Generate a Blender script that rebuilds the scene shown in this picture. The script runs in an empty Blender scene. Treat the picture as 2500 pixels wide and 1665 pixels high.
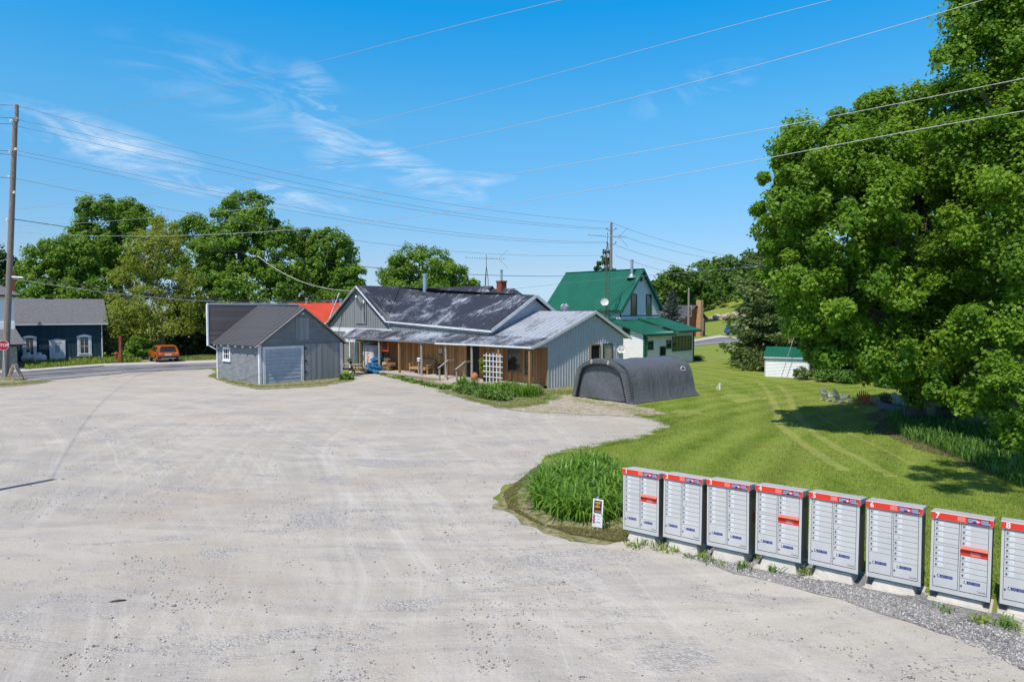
import bpy, math, random
import numpy as np
from math import sin, cos, pi, radians as R
from mathutils import Vector, Matrix
from mathutils.geometry import delaunay_2d_cdt

random.seed(7); rng = np.random.default_rng(7)
S = bpy.context.scene
# ------------------------------------------------------------ camera, sky, sun
F = 2500 * 24 / 36; HC = 4.45; PITCH = math.atan(72.5 / F)
cam = bpy.data.objects.new('camera', bpy.data.cameras.new('camera'))
S.collection.objects.link(cam); S.camera = cam
cam.data.sensor_width = 36; cam.data.lens = 24; cam.data.sensor_fit = 'HORIZONTAL'
cam.data.clip_end = 5000; cam.data.clip_start = .05
cam.location = (0, 0, HC); cam.rotation_euler = (R(90) - PITCH, 0, 0)
SUN_EL = R(57); SUNH = Vector((-.53, -.848, 0)).normalized()
SV = Vector((SUNH.x * cos(SUN_EL), SUNH.y * cos(SUN_EL), sin(SUN_EL)))
sl = bpy.data.lights.new('sun', 'SUN'); sl.energy = 4.3; sl.angle = R(.5); sl.color = (1, .93, .83)
so = bpy.data.objects.new('sun', sl); S.collection.objects.link(so)
so.rotation_euler = SV.to_track_quat('Z', 'Y').to_euler(); so.location = (-20, -20, 40)
S.view_settings.view_transform = 'Standard'; S.view_settings.look = 'None'
S.view_settings.gamma = 1; S.view_settings.exposure = 0.12
S.render.engine = 'CYCLES'
S.cycles.max_bounces = 6; S.cycles.transparent_max_bounces = 4
W = bpy.data.worlds.new('World'); S.world = W; W.use_nodes = True
wt = W.node_tree; wn = wt.nodes; wn.clear()

def nd(t, typ, **k):
    n = t.nodes.new(typ)
    for a, b in k.items():
        if a == 'inp':
            for i, v in b.items(): n.inputs[i].default_value = v
        else: setattr(n, a, b)
    return n
def mth(t, op, a, b=None, c=None, clamp=False):
    n = nd(t, 'ShaderNodeMath', operation=op, use_clamp=clamp)
    for i, v in enumerate((a, b, c)):
        if v is None: continue
        if isinstance(v, (int, float)): n.inputs[i].default_value = v
        else: t.links.new(v, n.inputs[i])
    return n.outputs[0]
def mixc(t, f, a, b, mode='MIX'):
    n = nd(t, 'ShaderNodeMix', data_type='RGBA', blend_type=mode)
    for i, v in ((0, f), (6, a), (7, b)):
        if isinstance(v, (int, float)): n.inputs[i].default_value = v
        elif isinstance(v, (tuple, list)): n.inputs[i].default_value = (*v[:3], 1)
        else: t.links.new(v, n.inputs[i])
    return n.outputs[2]

sky = nd(wt, 'ShaderNodeTexSky', sky_type='NISHITA', sun_disc=False, sun_elevation=SUN_EL,
         sun_rotation=math.atan2(SUNH.x, SUNH.y), altitude=300, air_density=1.0, dust_density=.25, ozone_density=2.2)
tc = nd(wt, 'ShaderNodeTexCoord')
sep = nd(wt, 'ShaderNodeSeparateXYZ'); wt.links.new(tc.outputs['Generated'], sep.inputs[0])
# sky colour: the physical sky, a little more saturated overhead (polarised late spring air)
snz = mth(wt, 'MAXIMUM', sep.outputs[2], 0.0)
crp = nd(wt, 'ShaderNodeValToRGB'); wt.links.new(snz, crp.inputs[0]); ce = crp.color_ramp.elements
SKYF = [(0, (.58, .84, 1.37)), (.066, (.745, .88, 1.12)), (.265, (.54, 1.41, 1.65)), (.40, (.07, 1.48, 2.05)), (.54, (1.08, .90, 1.08))]
for i, (p_, c_) in enumerate(SKYF):
    e = ce[i] if i < 2 else ce.new(p_); e.position = p_; e.color = (c_[0] / 2.6, c_[1] / 2.6, c_[2] / 2.6, 1)
hsv = nd(wt, 'ShaderNodeVectorMath', operation='MULTIPLY'); sc_ = nd(wt, 'ShaderNodeVectorMath', operation='SCALE', inp={3: 2.6})
wt.links.new(sky.outputs[0], hsv.inputs[0]); wt.links.new(crp.outputs[0], sc_.inputs[0]); wt.links.new(sc_.outputs[0], hsv.inputs[1])
# thin cirrus laid on a high plane above the place
azn0 = mth(wt, 'ARCTAN2', sep.outputs[0], sep.outputs[1]); eln0 = mth(wt, 'ARCSINE', sep.outputs[2])
com = nd(wt, 'ShaderNodeCombineXYZ'); wt.links.new(azn0, com.inputs[0]); wt.links.new(eln0, com.inputs[1])
mp = nd(wt, 'ShaderNodeMapping', inp={'Rotation': (0, 0, R(24)), 'Scale': (2.6, 10.5, 1)})
wt.links.new(com.outputs[0], mp.inputs[0])
n1 = nd(wt, 'ShaderNodeTexNoise', inp={'Scale': 2.3, 'Detail': 12, 'Roughness': .64, 'Distortion': 1.2})
wt.links.new(mp.outputs[0], n1.inputs['Vector'])
cl = None
def wisp(px, py, rx, ry, rot, amt):
    """a soft elongated patch of cirrus round one direction of the sky"""
    a = (px - 1250) / F; b = (832.5 - py) / F
    d = Vector((a, cos(PITCH) + b * sin(PITCH), -sin(PITCH) + b * cos(PITCH)))
    az, el = math.atan2(d.x, d.y), math.atan2(d.z, math.hypot(d.x, d.y))
    da = mth(wt, 'SUBTRACT', azn0, az); de = mth(wt, 'SUBTRACT', eln0, el)
    u = mth(wt, 'ADD', mth(wt, 'MULTIPLY', da, cos(rot)), mth(wt, 'MULTIPLY', de, sin(rot)))
    v = mth(wt, 'SUBTRACT', mth(wt, 'MULTIPLY', de, cos(rot)), mth(wt, 'MULTIPLY', da, sin(rot)))
    r = mth(wt, 'ADD', mth(wt, 'POWER', mth(wt, 'ABSOLUTE', mth(wt, 'DIVIDE', u, rx)), 2.), mth(wt, 'POWER', mth(wt, 'ABSOLUTE', mth(wt, 'DIVIDE', v, ry)), 2.))
    return mth(wt, 'MULTIPLY', mth(wt, 'SUBTRACT', 1, r, clamp=True), amt)
for w_ in ((250, 350, .14, .032, -.22, .75), (800, 320, .10, .05, -1.1, .75), (960, 400, .13, .028, -.5, .7), (1040, 430, .10, .025, -.35, .9),
           (600, 465, .17, .022, -.12, .9), (1700, 220, .10, .03, .25, .35), (620, 230, .2, .06, -.2, .25), (1120, 440, .09, .014, .05, .5)):
    v = wisp(*w_); cl = v if cl is None else mth(wt, 'MAXIMUM', cl, v)
rp = nd(wt, 'ShaderNodeMapRange', inp={1: .44, 2: .76}); wt.links.new(n1.outputs[0], rp.inputs[0])
cf = mth(wt, 'MULTIPLY', mth(wt, 'MULTIPLY', cl, rp.outputs[0]), 1.15, clamp=True)
col = mixc(wt, cf, hsv.outputs[0], (8.2, 9.0, 10.0))
bg = nd(wt, 'ShaderNodeBackground', inp={1: .1}); out = nd(wt, 'ShaderNodeOutputWorld')
wt.links.new(col, bg.inputs[0]); wt.links.new(bg.outputs[0], out.inputs[0])

# ------------------------------------------------------------ measuring helpers
cp, sp = cos(PITCH), sin(PITCH)
def sst(t): t = min(1, max(0, t)); return t * t * (3 - 2 * t)
def g(x, y):
    """height of the ground"""
    h = .13 * sst((x - 2.2) / 4.5) * sst((17 - y) / 7)
    if y > 118: h += 15 * sst((x - 28 - (y - 120) * .1) / 45) * sst((y - 122) / 190) ** 1.15
    return h
def P(px, py, Y):
    a = (px - 1250) / F; b = (832.5 - py) / F
    d = (a, cp + b * sp, -sp + b * cp); t = Y / d[1]
    return Vector((d[0] * t, Y, HC + d[2] * t))
def G(px, py):
    a = (px - 1250) / F; b = (832.5 - py) / F
    d = (a, cp + b * sp, -sp + b * cp); z = 0
    for i in range(4):
        t = (z - HC) / d[2]; z = g(d[0] * t, d[1] * t)
    return Vector((d[0] * t, d[1] * t, z))
class Fr:
    """a building's own axes: x to the right along its front, y to its back"""
    def __init__(s, o, deg): s.o = Vector((o[0], o[1], 0)); s.a = R(deg); s.c = cos(s.a); s.s = sin(s.a)
    def w(s, x, y): return (s.o.x + x * s.c - y * s.s, s.o.y + x * s.s + y * s.c)
    def sx(s, y, px):
        k = (px - 1250) / F; ox = s.o.x - y * s.s; oy = s.o.y + y * s.c
        return (k * oy - ox) / (s.c - k * s.s)
    def sy(s, x, px):
        k = (px - 1250) / F; ox = s.o.x + x * s.c; oy = s.o.y + x * s.s
        return (k * oy - ox) / (-s.s - k * s.c)
    def z(s, x, y, py):
        X, Y = s.w(x, y); return P(1250 + F * X / Y, py, Y).z

# ------------------------------------------------------------ mesh helpers
C = S.collection
class MB:
    def __init__(s): s.v = []; s.f = []; s.m = []; s.k = 0
    def add(s, vs, fs):
        n = len(s.v); s.v += [tuple(v) for v in vs]; s.f += [tuple(i + n for i in f) for f in fs]; s.m += [s.k] * len(fs); return s
    def box(s, x0, x1, y0, y1, z0, z1):
        return s.add([(x0, y0, z0), (x1, y0, z0), (x1, y1, z0), (x0, y1, z0), (x0, y0, z1), (x1, y0, z1), (x1, y1, z1), (x0, y1, z1)],
                     [(0, 3, 2, 1), (4, 5, 6, 7), (0, 1, 5, 4), (1, 2, 6, 5), (2, 3, 7, 6), (3, 0, 4, 7)])
    def hexa(s, a, b):
        """a: four corners, b: the matching four"""
        return s.add(list(a) + list(b), [(3, 2, 1, 0), (4, 5, 6, 7), (0, 1, 5, 4), (1, 2, 6, 5), (2, 3, 7, 6), (3, 0, 4, 7)])
    def prism(s, poly, vec):
        n = len(poly); v = Vector(vec); a = [Vector(p) for p in poly]
        return s.add(a + [p + v for p in a], [tuple(range(n))[::-1], tuple(range(n, 2 * n))] + [(i, (i + 1) % n, n + (i + 1) % n, n + i) for i in range(n)])
    def poly(s, pts): return s.add(pts, [tuple(range(len(pts)))])
    def tube(s, pts, rad, n=8):
        pts = [Vector(p) for p in pts]
        if isinstance(rad, (int, float)): rad = [rad] * len(pts)
        rings = []; up0 = None
        for i, p in enumerate(pts):
            d = (pts[min(i + 1, len(pts) - 1)] - pts[max(i - 1, 0)]).normalized()
            if up0 is None: up0 = d.orthogonal().normalized()
            else:
                up0 = (up0 - d * up0.dot(d)); up0 = up0.normalized() if up0.length > 1e-6 else d.orthogonal().normalized()
            sd = d.cross(up0)
            rings.append([p + (up0 * cos(2 * pi * k / n) + sd * sin(2 * pi * k / n)) * rad[i] for k in range(n)])
        vs = [q for r in rings for q in r]; fs = []
        for i in range(len(rings) - 1):
            for k in range(n): fs.append((i * n + k, i * n + (k + 1) % n, (i + 1) * n + (k + 1) % n, (i + 1) * n + k))
        fs.append(tuple(range(n))[::-1]); fs.append(tuple((len(rings) - 1) * n + k for k in range(n)))
        return s.add(vs, fs)
    def lathe(s, prof, c=(0, 0, 0), n=16, sx=1, sy=1):
        vs = []; fs = []
        for r, z in prof: vs += [(c[0] + r * cos(2 * pi * k / n) * sx, c[1] + r * sin(2 * pi * k / n) * sy, c[2] + z) for k in range(n)]
        for i in range(len(prof) - 1):
            for k in range(n): fs.append((i * n + k, i * n + (k + 1) % n, (i + 1) * n + (k + 1) % n, (i + 1) * n + k))
        fs.append(tuple(range(n))[::-1]); fs.append(tuple((len(prof) - 1) * n + k for k in range(n)))
        return s.add(vs, fs)
    def blob(s, c, r, n=10, rough=.1, sd=0, flat=False):
        rr = random.Random(sd); vs = []; fs = []; m = max(4, n // 2 + 1)
        for i in range(m + 1):
            th = pi * i / m
            for k in range(n):
                ph = 2 * pi * k / n; q = 1 + rr.uniform(-rough, rough) if 0 < i < m else 1
                vs.append((c[0] + r[0] * sin(th) * cos(ph) * q, c[1] + r[1] * sin(th) * sin(ph) * q, c[2] + r[2] * cos(th) * q))
        for i in range(m):
            for k in range(n): fs.append((i * n + k, (i + 1) * n + k, (i + 1) * n + (k + 1) % n, i * n + (k + 1) % n))
        return s.add(vs, fs)
    def text(s, t, x, z, y, size, align='LEFT', off=0.0, fn=None):
        vs, fs = txt(t, align, off)
        if fn: return s.add([fn(x + v[0] * size, z + v[1] * size, y) for v in vs], fs)
        return s.add([(x + v[0] * size, y, z + v[1] * size) for v in vs], fs)
    def mesh(s, name, mats, smooth=False):
        me = bpy.data.meshes.new(name); me.from_pydata(s.v, [], s.f)
        if not isinstance(mats, (list, tuple)): mats = [mats]
        for m in mats: me.materials.append(m)
        if len(mats) > 1: me.polygons.foreach_set('material_index', s.m)
        if smooth: me.polygons.foreach_set('use_smooth', [True] * len(me.polygons))
        me.update(); return me
    def build(s, name, mats, parent=None, smooth=False, bevel=0, label=None):
        o = bpy.data.objects.new(name, s.mesh(name, mats, smooth)); C.objects.link(o)
        if parent: o.parent = parent
        if bevel:
            b = o.modifiers.new('bevel', 'BEVEL'); b.width = bevel; b.segments = 2; b.limit_method = 'ANGLE'
        if label: o['label'] = label
        return o
_tx = {}
def txt(t, align, off):
    k = (t, align, off)
    if k not in _tx:
        cu = bpy.data.curves.new('t', 'FONT'); cu.body = t; cu.align_x = align; cu.align_y = 'CENTER'; cu.offset = off; cu.resolution_u = 3
        o = bpy.data.objects.new('t', cu); C.objects.link(o)
        dg = bpy.context.evaluated_depsgraph_get(); dg.update()
        me = bpy.data.meshes.new_from_object(o.evaluated_get(dg))
        _tx[k] = ([tuple(v.co) for v in me.vertices], [tuple(p.vertices) for p in me.polygons])
        bpy.data.objects.remove(o); bpy.data.curves.remove(cu); bpy.data.meshes.remove(me)
    return _tx[k]
def tag(o, label, cat, group=None, kind=None):
    if label: o['label'] = label
    if cat: o['category'] = cat
    if group: o['group'] = group
    if kind: o['kind'] = kind
    return o
def thing(name, label, cat, loc=(0, 0, 0), rz=0, group=None):
    o = bpy.data.objects.new(name, None); C.objects.link(o); o.empty_display_size = .2
    o.location = loc; o.rotation_euler = (0, 0, rz); return tag(o, label, cat, group)
def tree_of(o, res=None):
    r = [o]
    for c in o.children: r += tree_of(c)
    return r
def dup(root, loc=None, rz=None, label=None):
    def cpy(o, par):
        c = o.copy(); C.objects.link(c); c.parent = par
        for k in o.children: cpy(k, c)
        return c
    c = cpy(root, None)
    if loc is not None: c.location = loc
    if rz is not None: c.rotation_euler = (0, 0, rz)
    if label: c['label'] = label
    return c

# ------------------------------------------------------------ materials
def newmat(name):
    m = bpy.data.materials.new(name); m.use_nodes = True; t = m.node_tree; t.nodes.clear()
    o = t.nodes.new('ShaderNodeOutputMaterial'); b = t.nodes.new('ShaderNodeBsdfPrincipled'); t.links.new(b.outputs[0], o.inputs[0])
    return m, t, b, o
def noise(t, vec, sc, det=5, rough=.55, dist=0):
    n = nd(t, 'ShaderNodeTexNoise', inp={'Scale': sc, 'Detail': det, 'Roughness': rough, 'Distortion': dist}); t.links.new(vec, n.inputs['Vector']); return n.outputs[0]
def ramp(t, v, a, b, c=0, d=1):
    n = nd(t, 'ShaderNodeMapRange', inp={1: a, 2: b, 3: c, 4: d}); t.links.new(v, n.inputs[0]); return n.outputs[0]
def mapping(t, src, sc=(1, 1, 1), rot=(0, 0, 0)):
    n = nd(t, 'ShaderNodeMapping', inp={'Scale': sc, 'Rotation': rot}); t.links.new(src, n.inputs[0]); return n.outputs[0]
def bump(t, b, h, st, dist=.02):
    n = nd(t, 'ShaderNodeBump', inp={'Strength': st, 'Distance': dist}); t.links.new(h, n.inputs['Height']); t.links.new(n.outputs[0], b.inputs['Normal'])
def M(name, c, rough=.75, metal=0, var=.15, vs=2.5, bmp=.15, bs=40, c2=None, stretch=(1, 1, 1), spec=.3, lo=.35, hi=.65, dist=.01):
    m, t, b, o = newmat(name); tcn = t.nodes.new('ShaderNodeTexCoord').outputs['Object']
    v = mapping(t, tcn, stretch); n = noise(t, v, vs, 7, .6)
    a_ = tuple(x * (1 - var) for x in c); b_ = c2 if c2 else tuple(min(1, x * (1 + var)) for x in c)
    f = ramp(t, n, lo, hi); t.links.new(mixc(t, f, a_, b_), b.inputs['Base Color'])
    b.inputs['Roughness'].default_value = rough; b.inputs['Metallic'].default_value = metal; b.inputs['Specular IOR Level'].default_value = spec
    if bmp: bump(t, b, noise(t, v, bs, 3), bmp, dist)
    return m
def boardmat(name, c, c2, pitch, axis=0, rough=.75, grain=(14, 14, 1.2), worn=None):
    """boards: one tone each, with the grain running along them"""
    m, t, b, o = newmat(name); tcn = t.nodes.new('ShaderNodeTexCoord').outputs['Object']
    s = nd(t, 'ShaderNodeSeparateXYZ'); t.links.new(tcn, s.inputs[0])
    fl = mth(t, 'FLOOR', mth(t, 'DIVIDE', s.outputs[axis], pitch))
    wn_ = nd(t, 'ShaderNodeTexWhiteNoise', noise_dimensions='1D'); t.links.new(fl, wn_.inputs['W'])
    gr = noise(t, mapping(t, tcn, grain), 1.5, 8, .65)
    f = mth(t, 'ADD', mth(t, 'MULTIPLY', wn_.outputs[0], .55), mth(t, 'MULTIPLY', gr, .6), clamp=True)
    cc = mixc(t, f, c, c2)
    if worn: cc = mixc(t, ramp(t, noise(t, mapping(t, tcn, (1, 1, .35)), 2.2, 9, .72), .5, .68), cc, worn)
    t.links.new(cc, b.inputs['Base Color']); b.inputs['Roughness'].default_value = rough; b.inputs['Specular IOR Level'].default_value = .25
    bump(t, b, gr, .3, .01); return m
def peelmat(name, dark, light, amt, stretch, rough=.45):
    """ribbed roof steel whose dark paint has flaked off in streaks running down the slope"""
    m, t, b, o = newmat(name); tcn = t.nodes.new('ShaderNodeTexCoord').outputs['Object']
    big = noise(t, tcn, .55, 4, .6, .4); st = noise(t, mapping(t, tcn, stretch), 1.6, 9, .75, .2); fn_ = noise(t, mapping(t, tcn, stretch), 7, 6, .7)
    s = mth(t, 'ADD', mth(t, 'MULTIPLY', big, .75), mth(t, 'ADD', mth(t, 'MULTIPLY', st, .8), mth(t, 'MULTIPLY', fn_, .75)))
    f = ramp(t, s, amt, amt + .07)
    dk = mixc(t, ramp(t, fn_, .3, .7), tuple(x * .8 for x in dark), tuple(x * 1.3 for x in dark))
    t.links.new(mixc(t, f, dk, light), b.inputs['Base Color'])
    b.inputs['Roughness'].default_value = rough; b.inputs['Specular IOR Level'].default_value = .4
    bump(t, b, f, .3, .004); return m
def leafmat(name, c1, c2, trans=.35, rough=.5):
    m, t, b, o = newmat(name)
    at = nd(t, 'ShaderNodeAttribute', attribute_name='rnd', attribute_type='GEOMETRY')
    cc = mixc(t, at.outputs['Fac'], c1, c2)
    t.links.new(cc, b.inputs['Base Color']); b.inputs['Roughness'].default_value = rough; b.inputs['Specular IOR Level'].default_value = .35
    tr = t.nodes.new('ShaderNodeBsdfTranslucent'); t.links.new(mixc(t, .5, cc, tuple(min(1, 1.6 * (x + y) / 2) for x, y in zip(c1, c2))), tr.inputs[0])
    ms = nd(t, 'ShaderNodeMixShader', inp={0: trans}); t.links.new(b.outputs[0], ms.inputs[1]); t.links.new(tr.outputs[0], ms.inputs[2]); t.links.new(ms.outputs[0], o.inputs[0])
    return m
m_white = M('white_paint', (.74, .76, .78), .5, var=.06, bmp=.05)
m_trim = M('white_trim', (.70, .72, .75), .5, var=.1, bmp=.05)
m_glass = M('window_glass', (.02, .024, .03), .06, var=.3, vs=1, bmp=0, spec=.9)
m_gtrim = M('green_trim', (.02, .10, .07), .45, var=.1)
m_vinyl = M('white_vinyl', (.80, .80, .80), .45, var=.04, vs=1, bmp=.03)
m_groof = M('green_steel', (.012, .125, .078), .38, var=.1, vs=.8, bmp=.02, spec=.5)
m_gray = boardmat('grey_boards', (.20, .21, .215), (.28, .29, .30), .3, 0, worn=(.24, .25, .255))
m_garclap = M('grey_clapboard', (.235, .245, .25), .7, var=.16, vs=1.6, stretch=(1, 1, 3), bmp=.2)
m_garboard = boardmat('grey_door_boards', (.20, .21, .22), (.34, .35, .36), .21, 0)
m_asph = M('dark_shingle', (.075, .077, .085), .85, var=.25, vs=9, stretch=(1, 3, 3), bmp=.4, bs=70)
m_shing = M('grey_shingle', (.15, .155, .165), .9, var=.3, vs=6, stretch=(1, 4, 4), bmp=.5, bs=60)
m_darkboard = boardmat('weathered_black_boards', (.11, .088, .082), (.31, .25, .235), .155, 2, grain=(1.2, 1.2, 14), worn=(.20, .17, .165))
m_wood = boardmat('brown_boards', (.19, .075, .025), (.60, .32, .14), .24, 0)
m_post = M('post_wood', (.32, .18, .085), .8, var=.25, vs=6, stretch=(6, 6, .7), bmp=.4)
m_postg = M('grey_post_wood', (.33, .29, .25), .85, var=.3, vs=6, stretch=(6, 6, .7), bmp=.4)
m_deck = boardmat('deck_boards', (.42, .37, .32), (.56, .51, .45), .14, 1, grain=(1.2, 14, 14))
m_pine = M('pine_wood', (.42, .25, .12), .7, var=.25, vs=5, stretch=(1, 8, 8), bmp=.2)
m_peel = peelmat('flaking_dark_roof', (.035, .04, .052), (.42, .47, .54), 1.235, (11, .55, .55))
m_peel2 = peelmat('flaking_dark_roof_side', (.035, .04, .052), (.42, .47, .54), 1.235, (.55, 11, .55))
m_peelp = peelmat('worn_porch_roof', (.05, .056, .068), (.40, .45, .52), 1.145, (12, .55, .55))
m_peelw = peelmat('pale_worn_roof', (.19, .21, .235), (.37, .41, .46), 1.03, (5, .6, .6))
m_lgray = M('pale_grey_steel', (.53, .55, .61), .5, var=.06, bmp=.03)
m_metal = M('galvanised_steel', (.55, .57, .6), .35, metal=.85, var=.1)
m_brick = M('red_brick', (.26, .075, .045), .85, var=.35, vs=14, stretch=(1, 1, 3), bmp=.5)
m_red = M('red_roof', (.60, .075, .04), .5, var=.1, vs=1)
m_blue = boardmat('blue_barn_boards', (.018, .045, .07), (.045, .095, .125), .22, 0, worn=(.03, .075, .095))
m_conc = M('concrete', (.52, .49, .435), .85, var=.12, vs=5, bmp=.4, bs=60)
m_black = M('black_plastic', (.015, .016, .018), .5, var=.2)
m_pole = M('pole_wood', (.23, .195, .17), .85, var=.3, vs=4, stretch=(8, 8, .4), bmp=.6, bs=30)
m_bark = M('bark', (.10, .085, .07), .9, var=.4, vs=4, stretch=(4, 4, .8), bmp=.8, bs=12, dist=.05)
m_barkp = M('pale_bark', (.22, .20, .17), .9, var=.35, vs=4, stretch=(4, 4, .8), bmp=.6, bs=12, dist=.04)
m_wire = M('bare_wire', (.42, .44, .47), .5, metal=.3, var=.05, bmp=0)
m_wireb = M('black_cable', (.03, .03, .035), .6, var=.05, bmp=0)
m_dish = M('dish_grey', (.62, .62, .62), .5, var=.05)

# ------------------------------------------------------------ wall, window, roof builders
def span(poly, z):
    xs = []
    for i in range(len(poly)):
        (u0, z0), (u1, z1) = poly[i], poly[(i + 1) % len(poly)]
        if (z0 - z) * (z1 - z) <= 0 and abs(z1 - z0) > 1e-9: xs.append(u0 + (u1 - u0) * (z - z0) / (z1 - z0))
    return (min(xs), max(xs)) if len(xs) > 1 else None
def vspan(poly, u): return span([(z, a) for a, z in poly], u)
def FY(c): return lambda u, z, o=0: (u, c - o, z)      # faces -y
def FX(c): return lambda u, z, o=0: (c + o, u, z)      # faces +x
def FXn(c): return lambda u, z, o=0: (c - o, u, z)     # faces -x
def FYn(c): return lambda u, z, o=0: (u, c + o, z)
def wbox(mb, fn, u0, u1, z0, z1, o0, o1):
    mb.hexa([fn(u0, z0, o0), fn(u1, z0, o0), fn(u1, z1, o0), fn(u0, z1, o0)], [fn(u0, z0, o1), fn(u1, z0, o1), fn(u1, z1, o1), fn(u0, z1, o1)])
def clap(mb, poly, fn, pitch=.11, out=.03):
    z0 = min(p[1] for p in poly); z1 = max(p[1] for p in poly); z = z0 + 1e-4
    mb.poly([fn(u, q, -.06) for u, q in poly])
    while z < z1 - .01:
        zt = min(z + pitch, z1 - 1e-4); a = span(poly, z); b = span(poly, zt)
        if a and b:
            mb.poly([fn(a[0], z, out), fn(a[1], z, out), fn(b[1], zt, 0), fn(b[0], zt, 0)])
            mb.poly([fn(a[0], z, 0), fn(a[1], z, 0), fn(a[1], z, out), fn(a[0], z, out)])
        z += pitch
def batten(mb, poly, fn, pitch=.3, w=.05, out=.03):
    mb.poly([fn(u, z, 0) for u, z in poly])
    u = min(p[0] for p in poly) + pitch / 2; u1 = max(p[0] for p in poly)
    while u < u1 - w:
        a = vspan(poly, u)
        if a and a[1] - a[0] > .05: wbox(mb, fn, u - w / 2, u + w / 2, a[0] + .002, a[1] - .002, .001, out)
        u += pitch
def boards(mb, poly, fn, pitch=.21, gap=.024, out=.03):
    mb.poly([fn(u, z, -.02) for u, z in poly]); u = min(p[0] for p in poly); u1 = max(p[0] for p in poly); k = 0
    while u < u1 - .02:
        e = min(u + pitch - gap, u1); a = vspan(poly, u + .001); b = vspan(poly, e - .001)
        if a and b: wbox(mb, fn, u, e, max(a[0], b[0]), min(a[1], b[1]), -.019, out + (.008 if k % 2 else 0))
        u += pitch; k += 1
def window(parent, fn, u0, u1, z0, z1, fmat, nx=1, nz=2, fw=.08, gl=None, name='window', out=.05, sill=True, label=None):
    m = MB()
    wbox(m, fn, u0, u1, z1 - fw, z1, .0, out); wbox(m, fn, u0 + .001, u1 - .001, z0, z0 + fw, .0, out)
    wbox(m, fn, u0, u0 + fw, z0 + fw, z1 - fw, .001, out); wbox(m, fn, u1 - fw, u1, z0 + fw, z1 - fw, .001, out)
    for i in range(1, nx): u = u0 + (u1 - u0) * i / nx; wbox(m, fn, u - .018, u + .018, z0 + fw, z1 - fw, .012, out - .012)
    for i in range(1, nz): z = z0 + (z1 - z0) * i / nz; wbox(m, fn, u0 + fw, u1 - fw, z - .018, z + .018, .014, out - .01)
    if sill: wbox(m, fn, u0 - .05, u1 + .05, z0 - .05, z0 - .002, 0, out + .04)
    f = m.build(name, fmat, parent, label=label)
    m = MB(); wbox(m, fn, u0 + fw * .9, u1 - fw * .9, z0 + fw * .9, z1 - fw * .9, .0, .014); m.build('pane', gl or m_glass, f); return f
def roofp(mb, a, b, c, d, th=.06, pitch=.25, rh=.02, rw=.03):
    """sheet of roof: a,b along the eave, c,d along the ridge (c above b); ribs from eave to ridge"""
    a, b, c, d = map(Vector, (a, b, c, d)); n = (b - a).cross(d - a).normalized()
    if n.z < 0: n = -n
    mb.hexa([a - n * th, b - n * th, c - n * th, d - n * th], [a, b, c, d])
    if pitch:
        k = max(2, int((b - a).length / pitch))
        for i in range(k + 1):
            s = (i + .001) / (k + .002); p = a.lerp(b, s); q = d.lerp(c, s); w = (b - a).normalized() * rw / 2
            mb.hexa([p - w, p + w, q + w, q - w], [p - w * .5 + n * rh, p + w * .5 + n * rh, q + w * .5 + n * rh, q - w * .5 + n * rh])
def bar(mb, p, q, w, h=None, up=(0, 0, 1)):
    h = h or w; p, q = Vector(p), Vector(q); d = (q - p).normalized(); s = d.cross(Vector(up))
    s = s.normalized() if s.length > 1e-5 else Vector((1, 0, 0)); u = s.cross(d)
    f = lambda c: [c - s * w / 2 - u * h / 2, c + s * w / 2 - u * h / 2, c + s * w / 2 + u * h / 2, c - s * w / 2 + u * h / 2]
    mb.hexa(f(p), f(q))
#@@SETTING
# ------------------------------------------------------------ the setting
def fbm(x, y, sc, seed=0):
    from mathutils import noise as mn
    return mn.fractal(Vector((x * sc + seed * 7.3, y * sc - seed * 3.1, seed)), 1.0, 2.0, 4)
def sheet(name, pts, mat, z, cell=2.5, jag=0, jsc=.8, seed=0, step=.5, kind='structure', parent=None):
    """a sheet of ground inside a polygon, following the terrain"""
    loop = []
    for i, a in enumerate(pts):
        b = pts[(i + 1) % len(pts)]; a = Vector(a[:2]); b = Vector(b[:2]); L = (b - a).length; n = max(1, int(L / step)) if L < 80 else 8
        for k in range(n):
            p = a.lerp(b, k / n)
            if jag:
                nn = (b - a).normalized(); nn = Vector((-nn.y, nn.x)); sc = min(1, L) if L < 80 else 0
                p = p + nn * (fbm(p.x, p.y, jsc, seed) * jag * sc)
            loop.append(p)
    n0 = len(loop); vs = list(loop)
    xs = [p.x for p in loop]; ys = [p.y for p in loop]
    x = max(math.floor(min(xs)), -60)
    while x < min(max(xs), 70):
        y = max(math.floor(min(ys)), -6)
        while y < min(max(ys), 130):
            if (0 <= x <= 14 and 5 <= y <= 20) or (x % 2 == 0 and y % 2 == 0): vs.append(Vector((x + .003 * (y % 3), y)))
            y += .5
        x += .5
    r = delaunay_2d_cdt(vs, [], [list(range(n0))], 1, 1e-5)
    m = MB(); m.add([(p.x, p.y, g(p.x, p.y) + z) for p in r[0]], [f for f in r[2]])
    o = m.build(name, mat, parent)
    if kind: o['kind'] = kind
    return o

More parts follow.
